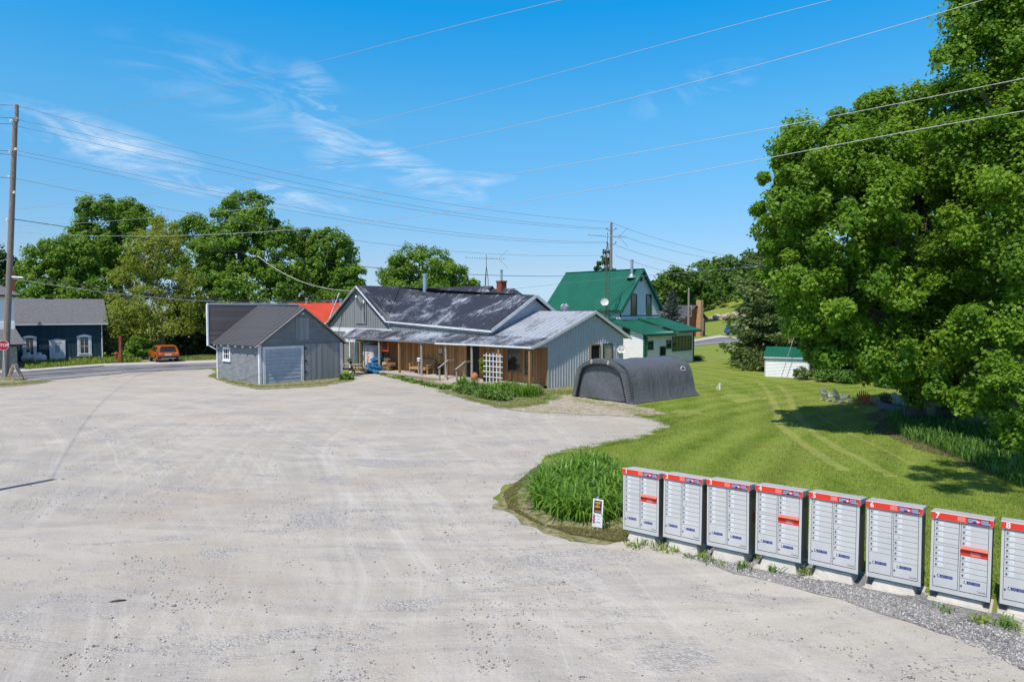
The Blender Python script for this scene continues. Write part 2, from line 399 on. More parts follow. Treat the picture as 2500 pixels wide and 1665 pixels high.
# materials of the ground
def gravelmat():
    m, t, b, o = newmat('pale_gravel'); v = t.nodes.new('ShaderNodeTexCoord').outputs['Object']
    big = noise(t, v, .09, 6, .6, .6); mid = noise(t, mapping(t, v, (.5, 1.3, 1), (0, 0, R(40))), .55, 8, .62, 1.2); fin = noise(t, v, 3.2, 8, .75)
    c = mixc(t, ramp(t, big, .35, .65), (.385, .36, .30), (.495, .465, .40))
    c = mixc(t, mth(t, 'MULTIPLY', ramp(t, mid, .47, .60), .6), c, (.30, .29, .28))
    # sweeping wheel tracks: circles round two far turning points
    for cxx, cyy, per, am in ((26, 30, .6, .34), (-40, 4, .8, .34), (4, 70, .8, .26)):
        off = nd(t, 'ShaderNodeVectorMath', operation='SUBTRACT', inp={1: (cxx, cyy, 0)}); t.links.new(v, off.inputs[0])
        le = nd(t, 'ShaderNodeVectorMath', operation='LENGTH'); t.links.new(off.outputs[0], le.inputs[0])
        q = noise(t, v, .10, 2, .4); d = mth(t, 'ADD', le.outputs['Value'], mth(t, 'MULTIPLY', q, 3.2))
        cmb = nd(t, 'ShaderNodeCombineXYZ'); t.links.new(mth(t, 'MULTIPLY', d, per), cmb.inputs[0])
        s = noise(t, cmb.outputs[0], 2.2, 6, .8)
        msk = ramp(t, noise(t, v, .13, 3, .5, .5), .36, .54)
        c = mixc(t, mth(t, 'MULTIPLY', mth(t, 'MULTIPLY', ramp(t, s, .50, .60), msk), am), c, (.64, .625, .59))
        c = mixc(t, mth(t, 'MULTIPLY', mth(t, 'MULTIPLY', ramp(t, s, .47, .36), msk), am * 1.3), c, (.27, .26, .25))
    sp_ = nd(t, 'ShaderNodeSeparateXYZ'); t.links.new(v, sp_.inputs[0])
    sandy = mth(t, 'MULTIPLY', ramp(t, sp_.outputs[1], 20, 44), ramp(t, noise(t, v, .3, 5, .6), .3, .62))
    c = mixc(t, mth(t, 'MULTIPLY', sandy, .6), c, (.47, .405, .325))
    # brown damp-dust patches and grey coarse patches
    c = mixc(t, mth(t, 'MULTIPLY', ramp(t, noise(t, v, .22, 5, .6, .4), .52, .70), .7), c, (.42, .345, .265))
    pa = noise(t, mapping(t, v, (.8, 1.6, 1)), .42, 7, .7, .8)
    coarse = ramp(t, pa, .54, .61)
    vo = nd(t, 'ShaderNodeTexVoronoi', inp={'Scale': 26, 'Randomness': 1}); t.links.new(v, vo.inputs['Vector'])
    vo2 = nd(t, 'ShaderNodeTexVoronoi', inp={'Scale': 70}); t.links.new(v, vo2.inputs['Vector'])
    vc = nd(t, 'ShaderNodeSeparateColor'); t.links.new(vo.outputs['Color'], vc.inputs[0])
    st = mixc(t, vc.outputs[0], (.22, .22, .225), (.50, .49, .47))
    c = mixc(t, mth(t, 'MULTIPLY', coarse, .7), c, st)
    vc2 = nd(t, 'ShaderNodeSeparateColor'); t.links.new(vo2.outputs['Color'], vc2.inputs[0])
    c = mixc(t, mth(t, 'MULTIPLY', ramp(t, fin, .3, .75), .42), c, mixc(t, vc2.outputs[0], (.26, .26, .26), (.66, .64, .6)))
    t.links.new(c, b.inputs['Base Color']); b.inputs['Roughness'].default_value = .95; b.inputs['Specular IOR Level'].default_value = .15
    h = mth(t, 'ADD', mth(t, 'MULTIPLY', fin, .6), mth(t, 'MULTIPLY', mth(t, 'MULTIPLY', vo.outputs['Distance'], mth(t, 'ADD', coarse, .12)), -1.2))
    bump(t, b, mth(t, 'ADD', h, mth(t, 'MULTIPLY', mid, 1.6)), .5, .035); return m
def greygravelmat():
    m, t, b, o = newmat('grey_crushed_stone'); v = t.nodes.new('ShaderNodeTexCoord').outputs['Object']
    vo = nd(t, 'ShaderNodeTexVoronoi', inp={'Scale': 38}); t.links.new(v, vo.inputs['Vector'])
    vc = nd(t, 'ShaderNodeSeparateColor'); t.links.new(vo.outputs['Color'], vc.inputs[0])
    c = mixc(t, vc.outputs[0], (.09, .09, .095), (.33, .325, .325)); c = mixc(t, mth(t, 'MULTIPLY', ramp(t, noise(t, v, 1.3, 6, .7), .46, .66), .7), c, (.36, .35, .335))
    t.links.new(c, b.inputs['Base Color']); b.inputs['Roughness'].default_value = .95
    bump(t, b, mth(t, 'ADD', mth(t, 'MULTIPLY', vo.outputs['Distance'], -1), noise(t, v, 9, 6, .7)), .8, .03); return m
def lawnmat(name='lawn_grass', dry=.0, base=((.12, .20, .018), (.235, .325, .04))):
    m, t, b, o = newmat(name); v = t.nodes.new('ShaderNodeTexCoord').outputs['Object']
    fi = noise(t, mapping(t, v, (1, 1, 1)), 22, 6, .8); mi = noise(t, v, 2.6, 7, .7, .4); bg_ = noise(t, v, .22, 5, .6, .5)
    c = mixc(t, ramp(t, fi, .35, .68), base[0], base[1])
    c = mixc(t, mth(t, 'MULTIPLY', ramp(t, mi, .44, .64), .75), c, (.29, .34, .065)); c = mixc(t, mth(t, 'MULTIPLY', ramp(t, noise(t, v, 1.1, 8, .75), .50, .34), .65), c, (.06, .115, .012))
    c = mixc(t, mth(t, 'MULTIPLY', ramp(t, bg_, .46, .64), .5 + dry), c, (.31, .31, .09))
    # mower passes: broad arcs, alternately bent
    for cxx, cyy, per, am in ((34, 6, .8, .2), (-20, 40, .62, .16)):
        off = nd(t, 'ShaderNodeVectorMath', operation='SUBTRACT', inp={1: (cxx, cyy, 0)}); t.links.new(v, off.inputs[0])
        le = nd(t, 'ShaderNodeVectorMath', operation='LENGTH'); t.links.new(off.outputs[0], le.inputs[0])
        d = mth(t, 'ADD', le.outputs['Value'], mth(t, 'MULTIPLY', noise(t, v, .3, 3, .5), .6))
        s = mth(t, 'SINE', mth(t, 'MULTIPLY', d, 2 * pi * per / 1.1))
        c = mixc(t, mth(t, 'MULTIPLY', ramp(t, s, -.3, .9), am * 1.6), c, (.28, .35, .075))
        c = mixc(t, mth(t, 'MULTIPLY', ramp(t, s, .1, -1), am * .8), c, (.06, .115, .014))
    t.links.new(c, b.inputs['Base Color']); b.inputs['Roughness'].default_value = .9; b.inputs['Specular IOR Level'].default_value = .15
    bump(t, b, mth(t, 'ADD', fi, mth(t, 'MULTIPLY', mi, .8)), .8, .05); return m
m_grav = gravelmat(); m_ggrav = greygravelmat(); m_lawn = lawnmat()
m_field = lawnmat('field_grass', .25, ((.10, .14, .02), (.17, .20, .045)))
m_verge = M('dry_verge', (.14, .17, .045), .95, var=.3, vs=4.5, c2=(.37, .32, .2), bmp=.8, bs=24, dist=.04)
m_sand = M('bare_sand', (.33, .29, .20), .95, var=.1, vs=3, c2=(.50, .44, .36), bmp=.6, bs=30, dist=.02)
m_road = M('old_asphalt', (.17, .17, .18), .85, var=.15, vs=1.5, stretch=(.3, .3, 1), c2=(.24, .24, .25), bmp=.3, bs=60)
m_walk = M('pale_concrete_walk', (.50, .475, .44), .9, var=.1, vs=2, bmp=.2)
m_line = M('road_paint', (.62, .62, .6), .7, var=.15, vs=6)
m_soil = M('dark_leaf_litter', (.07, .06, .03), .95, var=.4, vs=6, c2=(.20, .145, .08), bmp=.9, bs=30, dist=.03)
m_lime = M('wheel_worn_grass', (.20, .24, .07), .95, var=.25, vs=8, bmp=.6, bs=26, dist=.03)

# ground: one sheet to the horizon, finer near the camera, with the hill at the far right
def axis(a, b, fine0, fine1, cell, n):
    r = list(np.linspace(a, fine0, n, endpoint=False)) + list(np.arange(fine0, fine1, cell)) + list(np.linspace(fine1, b, n))
    return r
gx = sorted(set(axis(-1500, 1500, -60, 200, 2.5, 9)) | set(np.arange(0, 14, .5))); gy = sorted(set(axis(-300, 2500, -10, 420, 2.5, 9)) | set(np.arange(5, 20, .5)))
gm = MB(); gm.add([(x, y, g(x, y)) for y in gy for x in gx],
                  [(j * len(gx) + i, j * len(gx) + i + 1, (j + 1) * len(gx) + i + 1, (j + 1) * len(gx) + i) for j in range(len(gy) - 1) for i in range(len(gx) - 1)])
gr_ = gm.build('lawn', m_lawn, smooth=True); gr_['kind'] = 'structure'
lot_px = [(2500, 1520), (2330, 1462), (2200, 1425), (2040, 1384), (1900, 1352), (1760, 1328), (1640, 1315), (1530, 1314), (1470, 1326), (1400, 1318), (1330, 1296), (1265, 1262), (1215, 1232), (1222, 1205),
          (1265, 1180), (1300, 1150), (1340, 1118), (1400, 1098), (1480, 1085), (1560, 1072), (1600, 1056), (1640, 1040), (1600, 1022), (1540, 1012), (1560, 996), (1530, 985), (1450, 976), (1400, 964), (1350, 962), (1300, 1000),
          (1240, 996), (1160, 978), (1095, 962), (1065, 948), (990, 932), (925, 914), (880, 908), (850, 905), (860, 924), (790, 940), (700, 946), (630, 951), (560, 930), (520, 918), (520, 901), (333, 909), (118, 929), (-60, 944), (-260, 962)]
lot = [G(*p) for p in lot_px]
lot = [Vector((60, -40, 0)), Vector((16, -4, 0)), Vector((9.5, 4.5, 0))] + lot + [Vector((-70, 28, 0)), Vector((-70, -40, 0))]
sheet('gravel_lot', lot, m_grav, .012, jag=.45, jsc=1.6, seed=2, step=.35)
def strip(name, near, far, mat, z, kind='structure', n=60, parent=None):
    m = MB(); near = [G(*p) for p in near]; far = [G(*p) for p in far]
    def at(L, t):
        s = t * (len(L) - 1); i = min(int(s), len(L) - 2); return L[i].lerp(L[i + 1], s - i)
    vs = []
    for i in range(n + 1):
        a = at(near, i / n); b = at(far, i / n); vs += [(a.x, a.y, g(a.x, a.y) + z), (b.x, b.y, g(b.x, b.y) + z)]
    m.add(vs, [(2 * i, 2 * i + 2, 2 * i + 3, 2 * i + 1) for i in range(n)])
    o = m.build(name, mat, parent)
    if kind: o['kind'] = kind
    return o
near = [(-420, 985), (-60, 944), (118, 929), (333, 909), (526, 899.6), (1000, 872), (1400, 857), (1697, 844), (1760, 839), (2050, 817)]
far = [(-420, 950), (-60, 917), (71, 909), (252.5, 895), (526, 887.8), (1000, 862), (1400, 846), (1697, 835), (1760, 825), (2050, 805)]
far2 = [(-420, 938), (-60, 912), (71, 903.5), (252.5, 890.5), (526, 881.2), (1000, 857), (1400, 841.5), (1697, 830), (1760, 818.5), (2050, 800)]
strip('road', near, far, m_road, .022); strip('sidewalk', far, far2, m_walk, .10)
km = MB(); kp = [G(*p) for p in far]
for a, b in zip(kp, kp[1:]): bar(km, a + Vector((0, 0, .045)), b + Vector((0, 0, .045)), .16, .13)
ko = km.build('kerb', m_walk); ko['kind'] = 'structure'
ln = [(p[0] + 4, p[1] - .26 * (p[1] - q[1])) for p, q in zip(near, far)]; ln2 = [(p[0], p[1] - .022 * (q[1] - p[1]) * -1) for p, q in zip(ln, far)]
ln2 = [(p[0], p[1] - .7 * max(.8, (p[1] - 800) / 130)) for p in ln]
strip('road_marking', ln, ln2, m_line, .028)
def patch(name, px, mat, z, jag=.2, seed=1, jsc=1.5): return sheet(name, [G(*p) for p in px], mat, z, jag=jag, seed=seed, jsc=jsc, step=.3)
patch('stone_shoulder', [(2500, 1640), (2300, 1545), (2100, 1480), (1900, 1425), (1750, 1385), (1640, 1345), (1560, 1322), (1640, 1316), (1760, 1330), (1900, 1356), (2040, 1390), (2200, 1430), (2500, 1524)], m_ggrav, .018, .22, 4)
patch('garage_verge', [(508, 918), (560, 938), (632, 952), (700, 949), (790, 943), (862, 931), (868, 924), (835, 925), (830, 915), (640, 925), (530, 912)], m_verge, .022, .3, 5, 2)
patch('porch_verge', [(918, 908), (975, 921), (1040, 938), (1075, 946), (1085, 936), (1040, 925), (975, 915), (925, 905)], m_verge, .022, .2, 6, 2)
patch('bed_verge', [(1070, 952), (1100, 964), (1160, 982), (1210, 997), (1300, 1004), (1350, 992), (1330, 975), (1345, 962), (1400, 955), (1400, 945), (1330, 948), (1290, 962), (1240, 962), (1150, 950), (1100, 944)], m_verge, .022, .3, 7, 2)
patch('pole_verge', [(-120, 935), (0, 946), (60, 942), (110, 935), (125, 931), (70, 925), (20, 921), (-60, 921), (-160, 925)], m_verge, .024, .3, 8, 2)
patch('corner_verge', [(1208, 1232), (1262, 1268), (1328, 1302), (1400, 1322), (1475, 1330), (1535, 1320), (1560, 1290), (1550, 1180), (1440, 1130), (1335, 1126), (1290, 1165), (1235, 1198)], m_verge, .016, .3, 9, 3)
patch('sandy_apron', [(1240, 1000), (1300, 1006), (1400, 1012), (1500, 1016), (1560, 1020), (1630, 1012), (1600, 1000), (1545, 992), (1500, 985), (1440, 976), (1400, 968), (1350, 968), (1360, 985)], m_sand, .024, .4, 10, 1.2)
m_track = lawnmat('worn_track_grass', .3, ((.27, .33, .08), (.40, .44, .13)))
def track(pts, w=.16):
    a = []; b = []; q = [G(*p) for p in pts]
    for i, p in enumerate(q):
        d = (q[min(i + 1, len(q) - 1)] - q[max(i - 1, 0)]); n = Vector((-d.y, d.x, 0)).normalized() * w; a.append(p + n); b.append(p - n)
    sheet('wheel_track', a + b[::-1], m_track, .008, jag=.12, jsc=3, seed=3, step=.2)
track([(1855, 935), (1878, 961), (1895, 998), (1903, 1039), (1932, 1062), (1974, 1093), (2010, 1118), (2060, 1150)]); track([(1900, 940), (1924, 965), (1945, 1014), (1990, 1060), (2056, 1101), (2106, 1124), (2180, 1165)])
track([(1990, 1010), (2060, 1052), (2120, 1080), (2200, 1120), (2300, 1180)], .1)
patch('dry_patch', [(1730, 972), (1800, 985), (1860, 976), (1850, 966), (1780, 962)], m_track, .012, .8, 21, .8)
patch('bare_ring', [(1650, 1018), (1730, 1012), (1700, 1001), (1630, 1004)], m_track, .014, .5, 12, 2)
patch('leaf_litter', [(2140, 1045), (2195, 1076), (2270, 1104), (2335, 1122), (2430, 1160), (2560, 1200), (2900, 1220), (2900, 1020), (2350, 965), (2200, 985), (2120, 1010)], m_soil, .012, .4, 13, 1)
patch('far_bank', [(0, 903), (62, 902.5), (252.5, 889.7), (526, 880.4), (700, 871), (700, 862), (300, 868), (0, 872)], m_verge, .02, .2, 14)
# ---- foliage
def tomesh(name, V, Fc, rnd, mat):
    """V (n,k,3): n leaves of k corners each"""
    n, k, _ = V.shape; me = bpy.data.meshes.new(name)
    me.vertices.add(n * k); me.vertices.foreach_set('co', V.reshape(-1).astype(np.float32))
    nf = len(Fc); per = sum(len(f) for f in Fc)
    idx = np.concatenate([np.array(f) for f in Fc]); allv = (np.arange(n)[:, None] * k + idx[None, :]).reshape(-1)
    me.loops.add(n * per); me.loops.foreach_set('vertex_index', allv.astype(np.int32))
    me.polygons.add(n * nf); ln_ = np.tile(np.array([len(f) for f in Fc]), n); st = np.concatenate([[0], np.cumsum(ln_)[:-1]])
    me.polygons.foreach_set('loop_start', st.astype(np.int32)); me.polygons.foreach_set('loop_total', ln_.astype(np.int32))
    me.update(calc_edges=True); at = me.attributes.new('rnd', 'FLOAT', 'POINT')
    at.data.foreach_set('value', np.repeat(rnd, k).astype(np.float32)); me.materials.append(mat); return me
def unit(a): return a / np.maximum(np.linalg.norm(a, axis=-1, keepdims=True), 1e-6)
def leaves(cen, out, size, tone, shape='maple', up=.45, jit=.8):
    """leaf quads round points: cen (n,3), out (n,3) outward directions"""
    n = len(cen); nrm = unit(out * .55 + np.array([0, 0, up]) + rng.normal(0, jit * .5, (n, 3)))
    t = unit(np.cross(nrm, rng.normal(0, 1, (n, 3)))); bt = np.cross(nrm, t)
    s = (size * rng.uniform(.65, 1.3, n))[:, None]
    if shape == 'maple':
        q = [(-.5, 0, 0), (-.1, -.5, .06), (.15, -.2, 0), (.6, 0, -.08), (.15, .2, 0), (-.1, .5, .06)]; fc = [(0, 1, 2, 3), (0, 3, 4, 5)]
    else:
        q = [(-.5, 0, 0), (0, -.38, .05), (.55, 0, -.05), (0, .38, .05)]; fc = [(0, 1, 2), (0, 2, 3)]
    V = np.stack([cen + t * s * a + bt * s * b + nrm * s * c for a, b, c in q], 1)
    return V, fc
def crown(lobes, ncl, nleaf, size, rcl, seed=0, shape='maple', fill=.15, tonevar=.25):
    """clumps of leaves through the outer part of a set of ellipsoid lobes; returns vertices, tones, clump centres"""
    global rng; rng = np.random.default_rng(seed)
    L = np.array([[*c, *r] for c, r in lobes]); vol = (L[:, 3] * L[:, 4] * L[:, 5]) ** (2 / 3); pr = vol / vol.sum()
    li = rng.choice(len(L), ncl, p=pr); d = unit(rng.normal(0, 1, (ncl, 3)))
    d[:, 2] = np.where(d[:, 2] < -.55, -d[:, 2] * .5, d[:, 2]); rad = np.where(rng.random(ncl) < fill, rng.uniform(.25, .7, ncl), rng.uniform(.74, 1.0, ncl) + .28 * rng.random(ncl) ** 3)
    cc = L[li, :3] + unit(d) * rad[:, None] * L[li, 3:]; lc = L[li, :3]
    cr = rcl * rng.uniform(.4, 1.25, ncl) * np.where(rad > 1.05, .7, 1); ct = rng.random(ncl)
    m = nleaf // ncl; ci = np.repeat(np.arange(ncl), m); n = len(ci)
    dd = unit(rng.normal(0, 1, (n, 3))); rr = cr[ci] * rng.uniform(.2, 1, n) ** .55
    rr = rr * (1 + .22 * np.sin(dd[:, 0] * 5 + ci) * np.cos(dd[:, 1] * 6 + ci * 1.7))
    p = cc[ci] + dd * rr[:, None] * np.array([1.0, 1.0, .85])
    o = unit(unit(p - lc[ci]) * 1.0 + dd * .8)
    V, fc = leaves(p, o, size, None, shape)
    tone = np.clip(.5 + (ct[ci] - .5) * tonevar * 2 + rng.normal(0, .16, n), 0, 1)
    return V, fc, tone, cc
def px_lobes(L):
    r = []
    for q in L:
        px, py, Y, rx, rz = q[:5]; c = P(px, py, Y); k = Y / F; ry = q[5] if len(q) > 5 else rx * k
        r.append(((c.x, c.y, c.z), (rx * k, ry, rz * k)))
    return r
def tree(name, label, lobes, base, ncl, nleaf, size, rcl, mat, seed=0, trunk=.3, bark=None, group=None, cat='tree', shape='maple', fill=.15, nbr=40, lean=None, tw=1):
    t = thing(name, label, cat, base, 0, group); bx, by, bz = base
    lobes = [((c[0] - bx, c[1] - by, c[2] - bz), r) for c, r in lobes]
    V, fc, tone, cc = crown(lobes, ncl, nleaf, size, rcl, seed, shape, fill)
    o = bpy.data.objects.new('crown', tomesh('crown', V, fc, tone, mat)); C.objects.link(o); o.parent = t
    m = MB(); rr = random.Random(seed)
    top = max(l[0][2] for l in lobes); ax = sum(l[0][0] for l in lobes) / len(lobes); ay = sum(l[0][1] for l in lobes) / len(lobes)
    if lean is not None: ax *= lean
    def tp(s): return Vector((ax * s ** 1.3 + .15 * sin(s * 7), ay * s ** 1.3, top * s))
    m.tube([tp(s) for s in (0, .02, .15, .35, .6, .85, 1)], [trunk * 1.45, trunk * 1.1, trunk * .95, trunk * .8, trunk * .5, trunk * .25, trunk * .08], 10)
    for c, r in lobes:
        c = Vector(c); s = min(.85, max(.15, (c.z - r[2] * .6) / top * .75)); a = tp(s); mid = a.lerp(c, .5) + Vector((rr.uniform(-.3, .3), rr.uniform(-.3, .3), .25)) * r[0] * .4
        m.tube([a, mid, c], [trunk * .5 * (1.1 - s), trunk * .3, trunk * .12], 7)
    L = [Vector(c) for c, _ in lobes]
    for k in range(min(nbr, len(cc))):
        p = Vector(cc[k]); a = min(L, key=lambda q: (q - p).length); a = a.lerp(p, .1)
        mid = a.lerp(p, .5) + Vector((rr.uniform(-.2, .2), rr.uniform(-.2, .2), rr.uniform(0, .3)))
        m.tube([a, mid, p], [trunk * .14 * tw, trunk * .08 * tw, trunk * .03 * tw], 5)
    m.build('trunk', bark or m_bark, t, smooth=True)
    return t
def blades(pts, L, w, arch, seed=0, tone=.5, seg=4, droop=1.0, spread=1.0):
    """arching strap leaves: pts (n,3) roots"""
    r = np.random.default_rng(seed); n = len(pts); az = r.uniform(0, 2 * pi, n); L = L * r.uniform(.5, 1.15, n); lean = r.uniform(.15, 1, n) * arch
    d = np.stack([np.cos(az), np.sin(az), 0 * az], 1) * spread; sd = np.stack([-np.sin(az), np.cos(az), 0 * az], 1)
    rows = []
    for i in range(seg + 1):
        s = i / seg; h = L * (s - droop * lean * .55 * s * s * s * s - .1 * s * s); rr = L * lean * (s * s * .9)
        ww = (w * (1 - s ** 2.2) * (.6 + .8 * min(1, s * 3)) / 1.2)
        c = pts + d * rr[:, None] + np.array([0, 0, 1.]) * h[:, None]
        rows.append((c - sd * (ww / 2), c + sd * (ww / 2)))
    V = np.stack([q for a, b in rows for q in (a, b)], 1)
    fc = [(2 * i, 2 * i + 1, 2 * i + 3, 2 * i + 2) for i in range(seg)]
    return V, fc, np.clip(r.normal(tone, .22, n), 0, 1)
def inpoly(pts, n, seed=0):
    """random ground points inside a polygon of pixels"""
    q = [G(*p) for p in pts]; xs = np.array([p.x for p in q]); ys = np.array([p.y for p in q]); r = np.random.default_rng(seed); res = np.zeros((0, 2))
    while len(res) < n:
        c = np.stack([r.uniform(xs.min(), xs.max(), n * 3), r.uniform(ys.min(), ys.max(), n * 3)], 1); ins = np.zeros(len(c), bool); j = len(xs) - 1
        for i in range(len(xs)):
            k = ((ys[i] > c[:, 1]) != (ys[j] > c[:, 1])) & (c[:, 0] < (xs[j] - xs[i]) * (c[:, 1] - ys[i]) / (ys[j] - ys[i] + 1e-9) + xs[i]); ins ^= k; j = i
        res = np.concatenate([res, c[ins]])
    return res[:n]
def onground(xy, dz=0): return np.array([(x, y, g(x, y) + dz) for x, y in xy])
def blade_obj(name, xy, L, w, arch, mat, label=None, cat=None, kind=None, group=None, seed=0, tone=.5, seg=3, org=None, parent=None, droop=1.0, dz=0):
    P_ = onground(xy, dz); V, fc, tn = blades(P_, L, w, arch, seed, tone, seg, droop)
    if name == 'lawn_blades': tn = np.clip(tn + .22 * np.sin(np.hypot(P_[:, 0] - 34, P_[:, 1] - 6) * 2 * pi * .8 / 1.1 + 1.4) + .12 * np.sin(np.hypot(P_[:, 0] + 20, P_[:, 1] - 40) * 2 * pi * .62 / 1.1), 0, 1)
    if org is not None: V = V - np.array(org)
    o = bpy.data.objects.new(name, tomesh(name, V, fc, tn, mat)); C.objects.link(o)
    if org is not None and parent is None: o.location = org
    if parent: o.parent = parent
    return tag(o, label, cat, group, kind)
lf_near = leafmat('maple_leaf', (.055, .16, .012), (.30, .47, .038), .48)
lf_mid = leafmat('maple_leaf_far', (.065, .17, .014), (.27, .42, .045), .45)
lf_far = leafmat('far_leaf', (.045, .11, .015), (.16, .27, .04), .4)
lf_olive = leafmat('olive_leaf', (.17, .24, .02), (.36, .41, .06), .48)
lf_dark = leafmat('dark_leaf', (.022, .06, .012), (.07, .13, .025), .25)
lf_spruce = leafmat('spruce_needles', (.07, .12, .035), (.23, .30, .09), .25)
lf_blue = leafmat('blue_spruce_needles', (.06, .09, .07), (.14, .17, .13), .12)
lf_day = leafmat('daylily_leaf', (.07, .19, .015), (.25, .42, .05), .35, .4)
lf_hosta = leafmat('hosta_leaf', (.08, .17, .025), (.22, .34, .07), .3, .45)
lf_grass = leafmat('grass_blade', (.12, .20, .018), (.31, .40, .065), .3, .6)
lf_weed = leafmat('tall_weed', (.05, .13, .02), (.16, .30, .05), .3)
lf_dry = leafmat('dry_grass_blade', (.17, .17, .05), (.36, .31, .15), .25, .7)
lf_bloss = leafmat('blossom', (.10, .16, .05), (.5, .5, .42), .3)
#@@OBJECTS
# ------------------------------------------------------------ trees
GL = 'trees beyond the road'
tree('maple_tree', 'broad round green maple behind the blue barn-board house', px_lobes([(150, 640, 78, 75, 60), (95, 700, 78, 65, 60), (215, 650, 80, 80, 70), (180, 760, 76, 90, 90), (80, 780, 75, 60, 70), (260, 740, 78, 70, 80)]),
     (-50, 78, 0), 330, 60000, .27, .95, lf_mid, 11, .4, group=GL)
tree('maple_tree', 'tall maple with a flat top rising behind the olive tree on the left', px_lobes([(265, 530, 86, 70, 42), (340, 560, 86, 55, 50), (230, 600, 86, 60, 60), (300, 640, 86, 80, 80)]),
     (-49, 86, 0), 230, 42000, .28, 1.0, lf_mid, 12, .45, group=GL)
tree('maple_tree', 'tallest maple of the left group, above the false front of the garage', px_lobes([(600, 530, 80, 72, 52), (560, 620, 80, 90, 75), (650, 610, 80, 75, 80), (470, 580, 84, 48, 52), (500, 680, 80, 80, 90), (620, 740, 76, 110, 100), (690, 700, 78, 60, 80), (540, 810, 76, 90, 60)]),
     (-31, 80, 0), 480, 80000, .27, 1.0, lf_mid, 13, .55, group=GL, nbr=60)
tree('maple_tree', 'maple behind the red roof with a twin-pointed crown', px_lobes([(745, 600, 84, 32, 40), (805, 620, 82, 55, 60), (840, 690, 82, 50, 65), (770, 700, 82, 65, 75), (820, 760, 80, 65, 55), (730, 790, 78, 60, 50)]),
     (-23, 81, 0), 300, 52000, .27, .95, lf_mid, 14, .4, group=GL)
tree('maple_tree', 'lone round maple rising behind the flaking dark store roof', px_lobes([(1030, 640, 112, 66, 46), (975, 680, 112, 50, 42), (1085, 680, 112, 50, 45), (1025, 720, 112, 95, 50), (1000, 780, 112, 60, 60), (1070, 780, 112, 60, 60)]),
     (-15, 112, 0), 300, 50000, .34, 1.25, lf_mid, 15, .5, group=GL)
tree('small_tree', 'small leafy tree top peeking over the right of the dark store roof', px_lobes([(1150, 705, 118, 17, 22), (1135, 730, 118, 25, 30)]), (-7, 118, 0), 30, 2600, .5, .9, lf_mid, 16, .2, nbr=10)
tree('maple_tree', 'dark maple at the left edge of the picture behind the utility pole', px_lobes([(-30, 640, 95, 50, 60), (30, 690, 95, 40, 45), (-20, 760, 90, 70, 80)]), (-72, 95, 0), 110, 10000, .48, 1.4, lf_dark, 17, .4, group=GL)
tree('olive_tree', 'thinly leafed olive green tree showing its bare twigs behind the orange car', px_lobes([(380, 640, 68, 70, 75), (330, 720, 68, 60, 70), (440, 720, 68, 60, 75), (385, 780, 67, 100, 70), (375, 570, 70, 30, 35), (420, 575, 70, 18, 30), (330, 830, 66, 60, 40)]),
     (-34.5, 67, 0), 300, 30000, .2, .95, lf_olive, 18, .3, m_barkp, nbr=210, shape='leaf', tw=1.6)
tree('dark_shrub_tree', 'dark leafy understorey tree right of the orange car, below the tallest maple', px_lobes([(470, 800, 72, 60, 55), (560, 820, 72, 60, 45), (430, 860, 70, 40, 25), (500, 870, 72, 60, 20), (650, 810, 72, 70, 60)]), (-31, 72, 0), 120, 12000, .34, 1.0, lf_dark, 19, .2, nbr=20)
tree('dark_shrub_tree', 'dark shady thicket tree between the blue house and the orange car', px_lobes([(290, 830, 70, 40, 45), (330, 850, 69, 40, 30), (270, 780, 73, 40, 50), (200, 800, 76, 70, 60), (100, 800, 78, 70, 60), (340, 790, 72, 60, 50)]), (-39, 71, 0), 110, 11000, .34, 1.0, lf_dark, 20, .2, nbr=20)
tree('blossoming_shrub', 'pale blossoming shrub beside the right corner of the blue house', px_lobes([(278, 815, 66, 24, 28), (290, 850, 66, 22, 22), (265, 795, 67, 14, 16)]), (-38.2, 66, 0), 40, 4200, .26, .6, lf_bloss, 21, .1, cat='shrub', nbr=12)
tree('green_shrub', 'bright green roadside shrub just left of the orange car', px_lobes([(335, 850, 63, 24, 22), (315, 868, 62, 18, 12), (350, 862, 63.5, 14, 12)]), (-34, 62.6, 0), 34, 3200, .24, .5, lf_mid, 22, .08, cat='shrub', nbr=10)
tree('sparse_conifer', 'thin sparse conifer top showing above the green steel roof ridge', px_lobes([(1475, 640, 130, 13, 14), (1482, 622, 130, 6, 12), (1470, 665, 130, 20, 14), (1495, 670, 130, 14, 10), (1453, 665, 130, 5, 8), (1478, 700, 130, 14, 20), (1478, 750, 130, 12, 30)]), (17.8, 130, 1), 60, 1500, .6, .8, lf_dark, 23, .25, shape='leaf', nbr=40)
